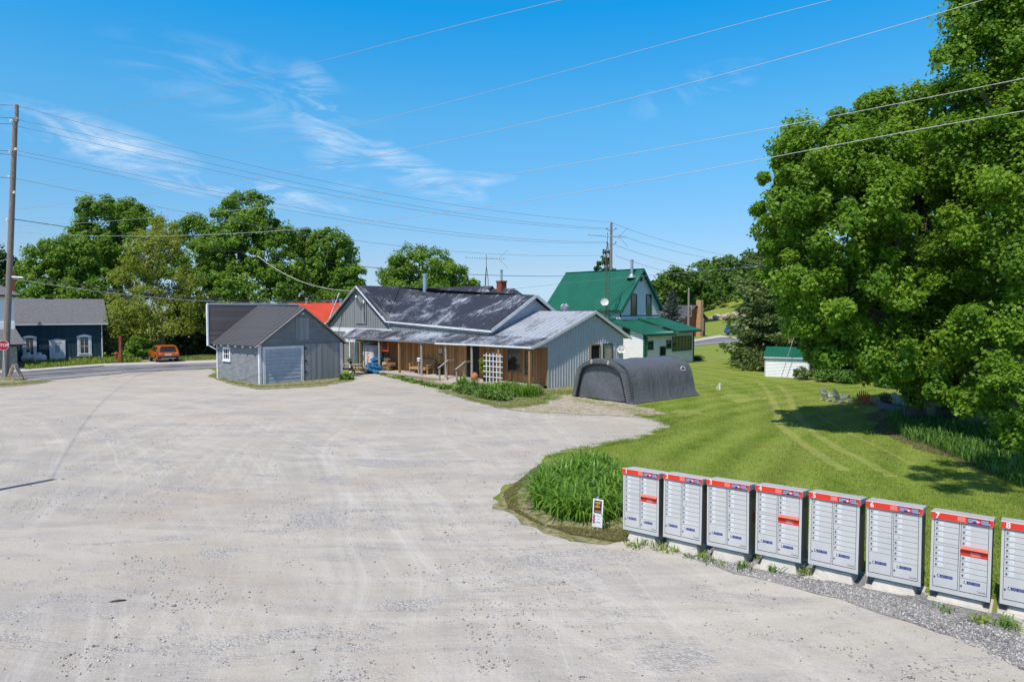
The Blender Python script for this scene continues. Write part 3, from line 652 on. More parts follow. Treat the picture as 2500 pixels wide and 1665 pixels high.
# the big maples on the right
GN = 'big maples on the right of the lawn'
tree('maple_tree', 'big leafy maple overhanging the lawn chairs, left one of the near maples', px_lobes([(2000, 400, 24.5, 105, 105), (1925, 520, 24.5, 90, 115), (2060, 540, 24.5, 135, 145), (1945, 660, 24.5, 92, 105), (2070, 720, 24.5, 135, 120), (2005, 780, 24.5, 72, 55), (2055, 850, 24.5, 78, 52), (2165, 900, 24.2, 62, 40), (2240, 930, 24.5, 80, 48), (2140, 865, 24.5, 84, 56), (2110, 420, 25.3, 105, 110)]),
     (15.7, 26.6, 0), 400, 118000, .13, .60, lf_near, 31, .32, m_bark, GN, nbr=60, lean=.6)
tree('maple_tree', 'tall middle maple with a rounded top crossed by two bright wires', px_lobes([(2190, 290, 28, 78, 85), (2160, 400, 28, 105, 100), (2260, 480, 28, 120, 130), (2230, 640, 27.5, 135, 135), (2250, 790, 27, 125, 100), (2320, 880, 26.5, 110, 65), (2330, 950, 25.5, 100, 46), (2160, 750, 27.5, 85, 95), (2130, 300, 28, 38, 50)]),
     (17.2, 26.8, 0), 370, 110000, .135, .64, lf_near, 32, .42, m_bark, GN, nbr=60, lean=1.0)
tree('maple_tree', 'tallest maple at the right edge of the picture reaching past its top', px_lobes([(2420, 40, 24, 95, 120), (2340, 130, 24, 50, 70), (2500, 160, 24, 130, 150), (2410, 290, 24, 120, 130), (2480, 450, 24, 150, 150), (2370, 420, 24, 70, 80), (2430, 640, 23.5, 150, 150), (2500, 800, 23, 130, 120), (2400, 840, 23, 110, 90), (2560, 500, 23, 200, 300), (2600, 100, 24, 200, 250)]),
     (18.9, 24.5, 0), 560, 180000, .125, .66, lf_near, 33, .4, m_barkp, GN, nbr=60)
tree('maple_tree', 'maple standing just outside the right edge whose high limb shades the lawn', [((7.3, 10.3, 12.9), (1.3, 1.2, 1.0)), ((8.8, 11.0, 13.0), (1.6, 1.5, 1.1)), ((10.8, 11.6, 13.3), (2, 2, 1.4)), ((12.8, 10, 12.6), (2.4, 2.4, 2.2)), ((14, 7.5, 12), (3, 3, 3))], (14.5, 7.0, 0), 110, 24000, .15, .7, lf_near, 35, .35, m_bark, nbr=30)
tree('maple_sapling', 'low leafy maple branches at the right edge above the tall weeds', px_lobes([(2475, 955, 21, 62, 50), (2515, 1050, 20, 50, 60), (2405, 985, 22.5, 60, 38)]), (16.1, 20.5, 0), 60, 13000, .12, .42, lf_near, 34, .1, m_bark, nbr=20)
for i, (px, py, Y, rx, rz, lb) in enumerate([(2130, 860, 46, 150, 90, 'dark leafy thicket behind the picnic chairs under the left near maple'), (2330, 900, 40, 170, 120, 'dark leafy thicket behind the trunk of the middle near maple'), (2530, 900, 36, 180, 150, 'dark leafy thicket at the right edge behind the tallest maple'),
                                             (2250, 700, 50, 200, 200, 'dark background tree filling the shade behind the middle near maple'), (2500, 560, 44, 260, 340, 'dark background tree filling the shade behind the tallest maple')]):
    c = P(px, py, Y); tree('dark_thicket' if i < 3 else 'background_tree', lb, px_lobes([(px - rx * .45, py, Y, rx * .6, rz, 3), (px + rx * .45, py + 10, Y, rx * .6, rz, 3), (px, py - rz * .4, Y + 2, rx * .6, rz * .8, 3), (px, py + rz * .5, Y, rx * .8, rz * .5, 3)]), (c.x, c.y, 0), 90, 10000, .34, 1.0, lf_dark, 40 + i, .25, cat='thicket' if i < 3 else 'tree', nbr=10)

# conifers
def spruce(name, label, base, h, r, mat, seed, nb=90, per=90, size=.3, r0=.12, droop=.35, group=None, top=0.02):
    q = np.random.default_rng(seed); t = thing(name, label, 'tree', base, 0, group); m = MB()
    m.tube([(0, 0, 0), (0, 0, h * .5), (0, 0, h)], [h * .022, h * .013, .02], 8); cen = []; out = []; tone = []
    for k in range(nb):
        s = (k + q.random()) / nb; z = h * (.05 + .95 * s); L = r * (1 - s) ** .8 * q.uniform(.7, 1.12) + .1; az = k * 2.4 + q.uniform(-.4, .4)
        e = np.array([cos(az), sin(az), 0]); dr = droop * L * .8
        pts = [Vector((e[0] * L * u, e[1] * L * u, z - dr * u * (1.6 - .9 * u) + (.12 * L * u ** 3))) for u in (0, .35, .7, 1)]
        m.tube(pts, [.035 * L ** .5, .025, .015, .008], 4); n = int(per * L / r) + 14
        u = q.uniform(r0, 1, n) ** .8; sid = q.normal(0, .10, n) * L * (1.1 - u * .5)
        P0 = np.stack([e[0] * L * u - e[1] * sid, e[1] * L * u + e[0] * sid, z - dr * u * (1.6 - .9 * u) + .12 * L * u ** 3 - np.abs(q.normal(0, .09, n)) * L * .5], 1)
        cen.append(P0); out.append(np.tile(e, (n, 1)) + q.normal(0, .4, (n, 3))); tone.append(np.clip(q.normal(q.uniform(.25, .75), .18, n), 0, 1))
    cen = np.concatenate(cen); out = unit(np.concatenate(out)); tone = np.concatenate(tone); n = len(cen)
    sd = unit(np.cross(out, q.normal(0, 1, (n, 3)))); nr = np.cross(out, sd); sz = (size * q.uniform(.6, 1.3, n))[:, None]
    V = np.stack([cen - out * sz * .5, cen - sd * sz * .22, cen + out * sz * .6 - np.array([0, 0, .1]) * sz, cen + sd * sz * .22], 1)
    o = bpy.data.objects.new('crown', tomesh('crown', V, [(0, 1, 2, 3)], tone, mat)); C.objects.link(o); o.parent = t
    m.build('trunk', m_bark, t, smooth=True); return t
b = G(1905, 868); spruce('spruce_tree', 'tall dark spruce rising behind the white shed and the near maple', (21.9, 54, 0), 17.2, 5.6, lf_spruce, 51, 260, 260, .34)
spruce('spruce_tree', 'wide brownish green spruce with drooping boughs left of the white shed', (21.3, 56, 0), 9.2, 3.5, lf_spruce, 52, 260, 260, .26, droop=.5)
spruce('spruce_tree', 'brownish green spruce standing right behind the white shed', (23.6, 52, 0), 8.5, 3.6, lf_spruce, 53, 120, 190, .34, droop=.5)
spruce('blue_spruce', 'small blue spruce in front of the brown brick house', (26.2, 112, 0), 8.0, 2.9, lf_blue, 54, 90, 90, .45, droop=.15)

# hill wood
def wood():
    q = np.random.default_rng(61); lobes = []
    for i in range(230):
        x = q.uniform(34, 190); y = q.uniform(205, 330); 
        if x < 30 + (y - 200) * .2: continue
        r = q.uniform(3.5, 6); lobes.append(((x, y, g(x, y) + q.uniform(5, 9)), (r, r, r * 1.1))); lobes.append(((x, y, g(x, y) + 3), (r, r, r)))
    V, fc, tn, cc = crown(lobes, 2400, 100000, 1.25, 2.2, 61, 'leaf', .1, .4)
    o = bpy.data.objects.new('distant_wood', tomesh('distant_wood', V, fc, tn, lf_far)); C.objects.link(o)
    tag(o, 'mixed green wood covering the far hill at the right', 'wood', kind='stuff')
wood()
for i, (px, py, Y, rx, rz, lb) in enumerate([(1650, 690, 185, 34, 40, 'tall twin-topped tree at the left end of the far wood'), (1615, 715, 180, 28, 40, 'leafy tree of the far wood nearest the green roofed house'), (1700, 700, 190, 40, 38, 'light green tree in the far wood above the brown house')]):
    c = P(px, py, Y); tree('far_tree', lb, px_lobes([(px - rx * .3, py, Y, rx * .6, rz * .8), (px + rx * .35, py + 6, Y, rx * .6, rz * .8), (px, py + rz * .8, Y, rx * .9, rz * .9)]), (c.x, c.y, g(c.x, c.y)), 60, 6000, .8, 1.9, lf_far, 70 + i, .3, nbr=8, group='trees at the edge of the far wood')
rm = MB(); q = random.Random(5)
for i in range(26):
    p = P(q.uniform(1735, 1800), 745, 200); x, y = p.x, 196 + q.uniform(-6, 6); r = q.uniform(.5, 1.2)
    rm.blob((x, y, g(x, y) + r * .3), (r, r, r * .7), 8, .25, i)
tag(rm.build('rock_pile', M('pinkish_rock', (.42, .33, .28), .9, var=.3, vs=.6)), 'pile of pinkish field rocks at the edge of the far wood', 'rocks', kind='stuff')

# ------------------------------------------------------------ the store
ST = Fr((2.03, 38.9), -45); st = thing('store', 'long low store with flaking dark steel roofs, grey gables and a brown board porch', 'store', (2.03, 38.9, 0), R(-45))
# walls
XL = -23.9; XA = -15.2
m = MB(); batten(m, [(XL, 0), (XA, 0), (XA, 3.75), (-19.5, 6.35), (XL, 3.45)], FY(0), .32); batten(m, [(XA, 2.9), (-4.8, 2.8), (-4.8, 3.35), (XA, 3.72)], FY(-.035), .3)
m.poly([(XL, 0, 0), (XL, 8, 0), (XL, 8, 3.4), (XL, 3.85, 6.2), (XL, 0, 3.4)]); m.build('grey_front_wall', m_gray, st)
m = MB(); batten(m, [(0, 0), (7.3, 0), (7.3, 2.85), (4.18, 4.27), (0, 2.8)], FX(0), .24, .03, .022)
m.poly([(0, 7.3, 0), (0, 7.3, 2.85), (XL, 7.3, 2.85), (XL, 7.3, 0)]); m.build('right_gable_wall', m_lgray, st)
m = MB(); batten(m, [(0, 2.7), (7.6, 2.7), (7.6, 3.3), (3.85, 5.36), (.1, 3.25)], FX(-4.85), .8, .02, .01); m.build('upper_gable_wall', m_lgray, st)
m = MB(); xb = ST.sx(0, 931); xd0 = ST.sx(0, 1140); xd1 = ST.sx(0, 1172)
xw0 = ST.sx(0, 1241); xw1 = ST.sx(0, 1275)
boards(m, [(xb, .2), (xd0, .2), (xd0, 2.9), (xb, 2.95)], FY(-.035), .24); boards(m, [(xd1, .2), (0.0, .2), (0.0, 2.8), (xd1, 2.85)], FY(-.035), .24)
m.build('porch_board_wall', m_wood, st)
# roofs
EZ = lambda x: 3.76 + (x + 15.57) * (3.29 - 3.76) / 11.07
def RZ(x):
    xs = [(-19.6, 6.36), (-15, 5.85), (-9.6, 5.62), (-4.5, 5.52)]
    for a, b in zip(xs, xs[1:]):
        if x <= b[0]: return a[1] + (b[1] - a[1]) * (x - a[0]) / (b[0] - a[0])
    return xs[-1][1]
m = MB(); N = 11; xs = [-15.57 + (11.12) * i / N for i in range(N + 1)]
for a, b in zip(xs, xs[1:]): roofp(m, (a, -.18, EZ(a)), (b, -.18, EZ(b)), (b, 3.85, RZ(b)), (a, 3.85, RZ(a)), .05, .33)
N = 4; xs = [-19.55 + 3.98 * i / N for i in range(N + 1)]
vy = lambda x: -.18 + 4.03 * (-15.57 - x) / 4.0; vz = lambda x: EZ(-15.57) + (6.36 - EZ(-15.57)) * (-15.57 - x) / 4.0
for a, b in zip(xs, xs[1:]): roofp(m, (a, vy(a), vz(a)), (b, vy(b), vz(b)), (b, 3.85, RZ(b)), (a, 3.85, RZ(a)), .05, .33)
m.poly([(-19.6, 3.85, 6.36), (-4.45, 3.85, 5.5), (-4.45, 7.75, 3.2), (-19.6, 7.75, 3.5)]); m.build('main_roof', m_peel, st)
m = MB(); SLZ = lambda x: 6.42 - (x + 19.5) * (6.42 - EZ(-15.57)) / 3.93 if x > -19.5 else 6.42 + (x + 19.5) * .66
# right plane of the cross gable: eave on the valley side, ribs run down to the right
ys = [-.28 + 4.13 * i / 6 for i in range(7)]
for a, b in zip(ys, ys[1:]):
    xa = -15.57 - 3.98 * max(0, (a + .18)) / 4.03; xb_ = -15.57 - 3.98 * (b + .18) / 4.03
    za = lambda x: SLZ(x)
    roofp(m, (xb_, b, SLZ(xb_) + .01), (xa, a, SLZ(xa) + .01), (-19.5, a, 6.43), (-19.5, b, 6.43 - .006 * b), .05, .33)
roofp(m, (-24.4, -.28, 3.2), (-24.4, 8, 3.2), (-19.5, 8, 6.41), (-19.5, -.28, 6.43), .05, .33); m.build('cross_gable_roof', m_peel2, st)
m = MB()
for (a, b) in (((-19.5, 6.40), (-15.5, 3.70)), ((-19.5, 6.40), (-24.5, 3.16))):
    bar(m, (a[0], -.30, a[1] - .06), (b[0], -.30, b[1] - .06), .03, .17, (0, 1, 0))
bar(m, (-4.42, -.2, 3.24), (-4.42, 3.85, 5.46), .03, .2, (0, 0, 1)); bar(m, (-4.42, 3.85, 5.46), (-4.42, 7.8, 3.2), .03, .2)
bar(m, (-15.6, -.2, 3.68), (-4.45, -.2, 3.2), .04, .12); bar(m, (XL, -.01, 3.0), (XA, -.03, 2.98), .05, .32)
bar(m, (-24.1, -.12, 3.35), (-22.2, -.12, 5.9), .08, .08); bar(m, (-24.2, -.12, 2.9), (-24.1, -.12, 3.4), .09, .09); bar(m, (-25.4, -.2, 3.0), (-24.2, -.2, 3.45), .12, .16)
m.build('white_trim', m_trim, st)
# porch roof and wing roof
m = MB(); px0, px1 = -19.9, .2; zt = lambda x: 3.13 + (x - px0) * (2.92 - 3.13) / (px1 - px0); ze = lambda x: 2.50 + .02 * sin(x * 1.3)
xs = [px0 + (px1 - px0) * i / 12 for i in range(13)]
for a, b in zip(xs, xs[1:]): roofp(m, (a, -1.5, ze(a)), (b, -1.5, ze(b)), (b, .02, zt(b)), (a, .02, zt(a)), .05, .3)
m.build('porch_roof', m_peelp, st)
m = MB(); roofp(m, (-5.2, .0, 2.95), (.2, .0, 2.93), (.2, 4.18, 4.46), (-5.2, 4.18, 4.46), .06, .42, .03, .05); roofp(m, (-5.2, 7.85, 2.72), (.2, 7.85, 2.72), (.2, 4.18, 4.46), (-5.2, 4.18, 4.46), .06, .42)
m.build('wing_roof', m_peelw, st)
m = MB()
bar(m, (px0, -1.53, 2.43), (-8.2, -1.53, 2.43), .035, .11); m.build('dark_porch_fascia', M('grey_fascia', (.18, .18, .19), .7), st)
m = MB(); bar(m, (-8.3, -1.55, 2.40), (-5.2, -1.56, 2.42), .06, .1); bar(m, (-5.2, -1.53, 2.43), (.2, -1.53, 2.43), .035, .1)
for a, b in (((.22, -1.5, 2.43), (.22, 0, 2.87)), ((.22, 0, 2.87), (.22, 4.18, 4.39)), ((.22, 4.18, 4.39), (.22, 7.9, 2.67))): bar(m, a, b, .03, .17)
m.build('wing_fascia', m_trim, st)
m = MB(); m.add([(.01, -1.45, 2.4), (.01, .0, 2.4), (.01, 0, 2.85), (.01, -1.45, 2.42)], [(0, 1, 2, 3)]); wbox(m, FX(0), -.0, .12, 0, 2.8, .002, .03); m.build('corner_trim', m_lgray, st)
# porch deck, posts, steps, rails
xdk = ST.sx(-1.45, 916); xsr = -.35
m = MB(); m.box(xdk, xsr, -1.55, -.05, .12, .24); m.box(xdk, xsr, -1.5, -1.44, -.05, .118)
xs0 = ST.sx(-1.9, 1075); xs1 = ST.sx(-1.9, 1116); m.box(xs0, xs1, -2.3, -1.56, -.02, .14)
m.build('porch_deck', m_deck, st)
m = MB()
for i, (o_, z_) in enumerate(((0, .16), (.35, .05))): m.box(xsr + .02 + o_, xsr + .4 + o_, -1.7, -.4, z_ - .2, z_)
m.build('side_steps', m_postg, st)
for i, px in enumerate((837, 879, 925, 975, 1028.5, 1088, 1151.5, 1218.5, 1294)):
    x = ST.sx(-1.38, px); m = MB(); zb = .24 if x > xdk - .1 else 0
    if i in (2, 4, 5, 6): m.tube([(x, -1.38, zb - .2), (x + .01, -1.37, 1.2), (x, -1.38, 2.5)], [.085, .08, .075], 9)
    else: m.box(x - .07, x + .07, -1.45, -1.31, zb - .2, 2.5)
    m.build('porch_post', m_postg if i in (2, 4, 5, 6) else m_post, st, label='squared brown porch post' if i not in (2, 4, 5, 6) else 'round grey log porch post')
for px in (1074, 1116):
    x = ST.sx(-2.2, px); m = MB(); m.box(x - .04, x + .04, -2.28, -2.2, 0, .95); m.box(x - .04, x + .04, -1.7, -1.62, .1, 1.25)
    bar(m, (x, -2.35, .93), (x, -1.55, 1.38), .12, .05); bar(m, (x, -1.55, 1.38), (x, -1.1, 1.38), .12, .05); m.build('handrail', m_postg, st)
# doors, windows
m = MB(); wbox(m, FY(-.035), xd0, xd1, .24, 2.3, -.03, -.01); d = m.build('double_door', m_black, st)
m = MB(); xm = (xd0 + xd1) / 2; wbox(m, FY(-.035), xd0, xd0 + .06, .24, 2.3, .0, .04); wbox(m, FY(-.035), xm - .03, xm + .03, .24, 2.3, .0, .05); m.build('door_frame', m_post, d)
m = MB(); wbox(m, FY(-.035), xd0 + .13, xd0 + .2, 1.15, 1.25, .0, .05); m.build('handle', m_metal, d)
window(st, FY(-.07), xw0, xw1, .86, 2.28, m_post, 1, 1, .06)
window(st, FY(-.07), ST.sx(0, 1283), ST.sx(0, 1303), .7, 2.2, m_post, 1, 1, .06)
ya, yb, yc, yd = ST.sy(0, 1441), ST.sy(0, 1464.5), ST.sy(0, 1472), ST.sy(0, 1494)
window(st, FX(.02), ya, yb, 1.2, 2.42, m_post, 1, 1, .06, label='brown framed dark side window')
window(st, FX(.02), yc, yd, 1.2, 2.42, m_black, 1, 1, .05, gl=M('tan_blind', (.42, .38, .30), .8), label='side window with a tan blind')
m = MB(); wbox(m, FX(.02), yb + .06, yc - .05, 1.0, 2.5, .0, .03); m.build('window_trim', m_trim, st)
# service door block at the left under the porch
xg = [ST.sx(0, p) for p in (838, 848, 868, 878)]
m = MB(); wbox(m, FY(-.035), xg[0] - .2, xg[3] + .5, 2.05, 2.15, .02, .07)
for u in (xg[0], xg[0] + 1.0, xg[2], xg[2] + .25): wbox(m, FY(-.035), u, u + .11, .0, 2.05, .02, .07)
wbox(m, FY(-.035), xg[0] + .5, xg[0] + .9, 2.16, 2.85, .02, .08); m.build('service_door_frame', m_white, st)
m = MB(); wbox(m, FY(-.035), xg[0] + 1.12, xg[2] - .02, .05, 2.04, .01, .035); wbox(m, FY(-.035), xg[2] + .37, xg[3] + .4, .05, 2.04, .01, .035); m.build('service_door', M('grey_steel_door', (.16, .165, .18), .5), st)
m = MB(); wbox(m, FY(-.035), xg[0] + 1.1, xg[0] + 2.0, 2.18, 2.9, .03, .05); nt = m.build('menu_board', m_white, st)
m = MB(); q = random.Random(3)
for i in range(8): wbox(m, FY(-.035), xg[0] + 1.2, xg[0] + 1.2 + q.uniform(.3, .65), 2.26 + i * .075, 2.285 + i * .075, .051, .053)
m.build('menu_lines', m_black, nt)
# hatch and cables on the gable
m = MB(); hx0, hx1 = ST.sx(0, 870), ST.sx(0, 896); boards(m, [(hx0, 3.5), (hx1, 3.5), (hx1, 5.6), (hx0, 5.6)], FY(-.05), .4); m.build('loft_hatch', m_gray, st)
m = MB(); xc = ST.sx(0, 892)
for k in range(3): m.tube([(hx0 + .2, -.12, 5.5 - k * .15), (hx0 + .9, -.16, 5.0 - k * .2), (hx0 + 1.4, -.14, 5.3), (xc, -.12, 4.9 - .3 * k), (xc + .1, -.12, 3.6)], .018, 5)
m.build('service_cable', m_wireb, st); m = MB(); m.blob((xc + .05, -.15, 5.15), (.08, .08, .16), 8); m.blob((hx0 + .25, -.15, 5.55), (.09, .09, .12), 8); m.build('insulator', m_white, st)
# notices on the front wall
def notice(px, py0, py1, w):
    x = ST.sx(-.07, px); z1 = ST.z(x, -.07, py0); z0 = ST.z(x, -.07, py1); zm = z0 + (z1 - z0) * .38
    m = MB(); wbox(m, FY(-.075), x - w, x + w, zm, z1, 0, .015); o = m.build('notice_board', m_white, st)
    m = MB(); wbox(m, FY(-.075), x - w, x + w, z0, zm - .002, 0, .015); m.build('black_panel', m_black, o)
    m = MB()
    for i in range(4): wbox(m, FY(-.075), x - w * (.7 if i % 2 else .5), x + w * (.7 if i % 2 else .5), zm + (z1 - zm) * (.15 + .22 * i), zm + (z1 - zm) * (.25 + .22 * i), .0152, .0165)
    m.build('notice_print', m_black, o); m = MB()
    for i in range(2): wbox(m, FY(-.075), x - w * .5, x + w * .4, z0 + (zm - z0) * (.25 + .35 * i), z0 + (zm - z0) * (.4 + .35 * i), .0152, .0165)
    m.build('notice_print', m_white, o)
notice(1075.5, 851, 868.5, .13); notice(1205, 860, 879, .14)
# rear wing, chimneys and vents
m = MB(); roofp(m, (-23.6, 7.6, 4.4), (-15.2, 7.6, 4.4), (-15.2, 10, 6.55), (-23.6, 10, 6.6), .05, .35); roofp(m, (-23.6, 12.4, 4.4), (-15.2, 12.4, 4.4), (-15.2, 10, 6.55), (-23.6, 10, 6.6), .05, .35)
roofp(m, (-15.1, 7.9, 4.6), (-11.2, 7.9, 4.6), (-12.6, 10, 6.28), (-15.1, 10, 6.3), .05, .35); m.poly([(-11.2, 7.9, 4.6), (-11.2, 12, 4.6), (-12.6, 10, 6.28)]); m.build('rear_roof', m_peel, st)
m = MB(); m.box(-23.4, -11.4, 7.9, 12, 0, 4.6); m.poly([(-15.3, 7.9, 4.5), (-15.3, 12, 4.5), (-15.3, 10, 6.45)]); m.build('rear_wall', m_gray, st)
def pipe(parent, x, y, z0, z1, r, cap=1.25, name='metal_chimney'):
    m = MB(); m.lathe([(r, z0), (r, z1 - .3), (r * 1.02, z1 - .29), (r * 1.02, z1 - .18), (r * cap, z1 - .17), (r * cap, z1 - .04), (r * .6, z1)], (x, y, 0), 14); return m.build(name, m_metal, parent, smooth=False)
def turbine(parent, x, y, z, r=.2):
    m = MB(); m.lathe([(r * .85, -.25), (r * .7, 0), (r * .95, .02)], (x, y, z), 14); 
    for k in range(20):
        a = 2 * pi * k / 20; pts = [(x + r * q_ * cos(a + t_ * .5), y + r * q_ * sin(a + t_ * .5), z + h_) for q_, h_, t_ in ((.95, .03, 0), (1.22, .14, .15), (1.22, .25, .3), (.7, .37, .5), (.1, .41, .6))]
        m.tube(pts, .014 * r / .2, 4)
    m.lathe([(r * .85, .03), (r * 1.15, .14), (r * 1.15, .25), (r * .6, .36), (.02, .4)], (x, y, z), 12); return m.build('turbine_vent', m_metal, parent)
xk = ST.sx(3.9, 1037.8); pipe(st, xk, 3.9, RZ(xk) - .1, ST.z(xk, 3.9, 668), .17)
xk = ST.sx(4.2, 1186.5); turbine(st, xk, 4.2, RZ(xk) - .02, .24); xk = ST.sx(4.2, 1377.5); turbine(st, -2.3, 4.18, 4.52, .22)
xk = ST.sx(10, 1224.5); m = MB(); m.box(xk - .28, xk + .28, 9.7, 10.3, 5.6, 6.8); m.box(xk - .32, xk + .32, 9.66, 10.34, 6.801, 6.93); ch = m.build('brick_chimney', m_brick, st)
pipe(ch, xk, 10, 6.93, 7.85, .09, 1.3, 'chimney_pipe')
# ---- things on and before the porch
def local_pos(fr, x, y, z=0): a, b = fr.w(x, y); return (a, b, z)
A45 = R(-45)
def bench():
    t = thing('porch_bench', 'slatted wooden garden bench with armrests on the porch', 'bench', local_pos(ST, (ST.sx(-.6, 996) + ST.sx(-.6, 1066)) / 2, -.55, .24), A45); w = 1.0
    m = MB()
    for i in range(4): m.box(-w, w, -.38 + i * .12, -.28 + i * .12, .40, .43)
    m.box(-w, w, -.41, -.385, .28, .42); m.build('seat', m_pine, t)
    m = MB()
    for i in range(6): y = .12 + i * .025; m.box(-w, w, y, y + .025, .46 + i * .085, .53 + i * .085)
    m.build('backrest', m_pine, t)
    for s in (-1, 1):
        m = MB(); m.box(s * w - .06, s * w + .06, -.42, .16, .61, .65); m.build('armrest', m_pine, t)
        m = MB(); m.box(s * (w - .03) - .04, s * (w - .03) + .04, -.40, -.32, 0, .608); m.build('leg', m_pine, t)
        m = MB(); bar(m, (s * (w - .03), .12, 0), (s * (w - .03), .28, .95), .07); m.build('leg', m_pine, t)
bench()
x = ST.sx(-.5, 1071); t = thing('waste_bin', 'black plastic waste bin beside the porch bench', 'bin', local_pos(ST, x, -.5, .24), A45)
m = MB(); m.lathe([(.2, 0), (.25, .5), (.26, .62), (.24, .62), (.2, .1)], (0, 0, 0), 16); m.build('bin_body', m_black, t); m = MB(); m.lathe([(.27, .62), (.27, .66), (.12, .74)], (0, 0, 0), 16); m.build('lid', m_black, t)
x = ST.sx(-1.2, 1022); t = thing('ashtray_post', 'small white lidded ashtray on a post beside the round porch log', 'ashtray', local_pos(ST, x, -1.2, .24), A45)
m = MB(); m.box(-.04, .04, -.04, .04, 0, .85); m.box(-.14, .14, -.1, .1, .85, .88); m.build('stand', m_postg, t); m = MB(); m.lathe([(.1, .881), (.1, 1.02), (.14, 1.03), (.14, 1.07), (.05, 1.12)], (0, 0, 0), 12); m.build('ash_pot', m_white, t)
x = ST.sx(-1.2, 1162); t = thing('clay_pot', 'round terracotta pot on the deck edge by the door', 'pot', local_pos(ST, x, -1.3, .24), A45)
m = MB(); m.lathe([(.1, 0), (.2, .12), (.23, .26), (.17, .4), (.1, .43), (.12, .5)], (0, 0, 0), 16); m.build('pot_body', M('terracotta', (.42, .17, .09), .8, var=.25, vs=6), t, smooth=True)
# trellis
x0, x1 = ST.sx(-1.55, 1188), ST.sx(-1.55, 1231); t = thing('garden_trellis', 'white square lattice trellis standing behind the flower bed', 'trellis', local_pos(ST, (x0 + x1) / 2, -1.72, 0), A45); hw = (x1 - x0) / 2
for i in range(5): m = MB(); u = -hw * .78 + hw * 1.56 * i / 4; m.box(u - .025, u + .025, -.015, .015, .3, 2.0); m.build('upright', m_white, t)
for i in range(5): m = MB(); z = .62 + i * .31; m.box(-hw * 1.1, hw * 1.1, -.04, -.016, z - .022, z + .022); m.build('crosspiece', m_white, t)
# firewood and blue bags
wm1 = M('split_firewood', (.62, .40, .22), .85, var=.3, vs=5, c2=(.75, .55, .35), bmp=.5, bs=20); wm2 = M('bark_firewood', (.24, .14, .08), .9, var=.4, vs=7, bmp=.8, bs=18)
def lump(rx, ry, rz, mat, seed, name, parent=None, n=14):
    m = MB(); m.blob((0, 0, rz), (rx, ry, rz), n, .09, seed); o = m.build(name, mat, parent, smooth=False); return o
q = random.Random(8)
xf = ST.sx(-.8, 945)
for i, (dx, dz, dy, mt, nm) in enumerate([(-.75, 0, -.45, wm1, 'pale'), (-.35, 0, -.5, wm1, 'pale'), (.1, 0, -.45, wm2, 'dark'), (.45, 0, -.3, wm2, 'dark'), (-.6, .28, -.3, wm1, 'pale'), (-.1, .30, -.35, wm1, 'pale'), (.3, .30, -.2, wm2, 'dark'), (.6, .3, -.1, wm2, 'dark'), (-.2, .58, -.05, wm2, 'dark'), (.15, .60, 0, wm2, 'dark')]):
    t = thing('firewood_bundle', f'netted bundle of {nm} split firewood in the pile on the left end of the porch', 'firewood', local_pos(ST, xf + dx, -.75 + dy * .6, .24 + dz), A45 + q.uniform(-.4, .4), 'netted firewood bundles on the porch')
    for k in range(5):
        a = 2 * pi * k / 5; m = MB(); m.tube([(.09 * cos(a) * 1.1, -.2, .15 + .09 * sin(a)), (.09 * cos(a) * 1.1, .2, .15 + .09 * sin(a))], [.062, .058], 6); m.build('split_log', mt, t)
bluem = M('blue_bag', (.015, .12, .30), .35, var=.4, vs=5, c2=(.10, .38, .60), bmp=.7, bs=7, dist=.06, lo=.5, hi=.75)
xq = ST.sx(-1.7, 903)
for i, (dx, dy, dz, rz) in enumerate([(-1.0, -.2, 0, .3), (-.3, -.35, 0, -.2), (.4, -.3, 0, .2), (.9, 0, 0, .5), (-.75, -.1, .22, -.3), (-.05, -.2, .24, .25), (.6, -.1, .22, -.2), (-.4, 0, .46, .4), (.3, 0, .46, -.1), (0, .1, .68, .2), (.15, .15, .9, -.3)]):
    m = MB(); nx, ny = 10, 7; vs = []
    for sgn in (1, -1):
        for j in range(ny):
            for k in range(nx):
                u, v = k / (nx - 1) * 2 - 1, j / (ny - 1) * 2 - 1; h = .15 * ((1 - u ** 4) * (1 - v ** 4)) ** .5 + .015 * q.uniform(-1, 1) * (abs(u) < .95 and abs(v) < .95)
                vs.append((u * .44, v * .3, .15 + sgn * h))
    m.add(vs, [tuple(o_ + i_ for i_ in (j * nx + k, j * nx + k + 1, (j + 1) * nx + k + 1, (j + 1) * nx + k)) for o_ in (0, nx * ny) for j in range(ny - 1) for k in range(nx - 1)])
    o = m.build('blue_bag', bluem, smooth=True); o.location = local_pos(ST, xq + dx * .75, -1.15 + dy, dz); o.rotation_euler = (q.uniform(-.25, .25), q.uniform(-.25, .25), A45 + rz); o.scale = (1.2, 1.2, 1.15)
    tag(o, 'shiny blue plastic bag in the heap beside the ice chest', 'bag', 'blue plastic bags heaped before the ice chest')
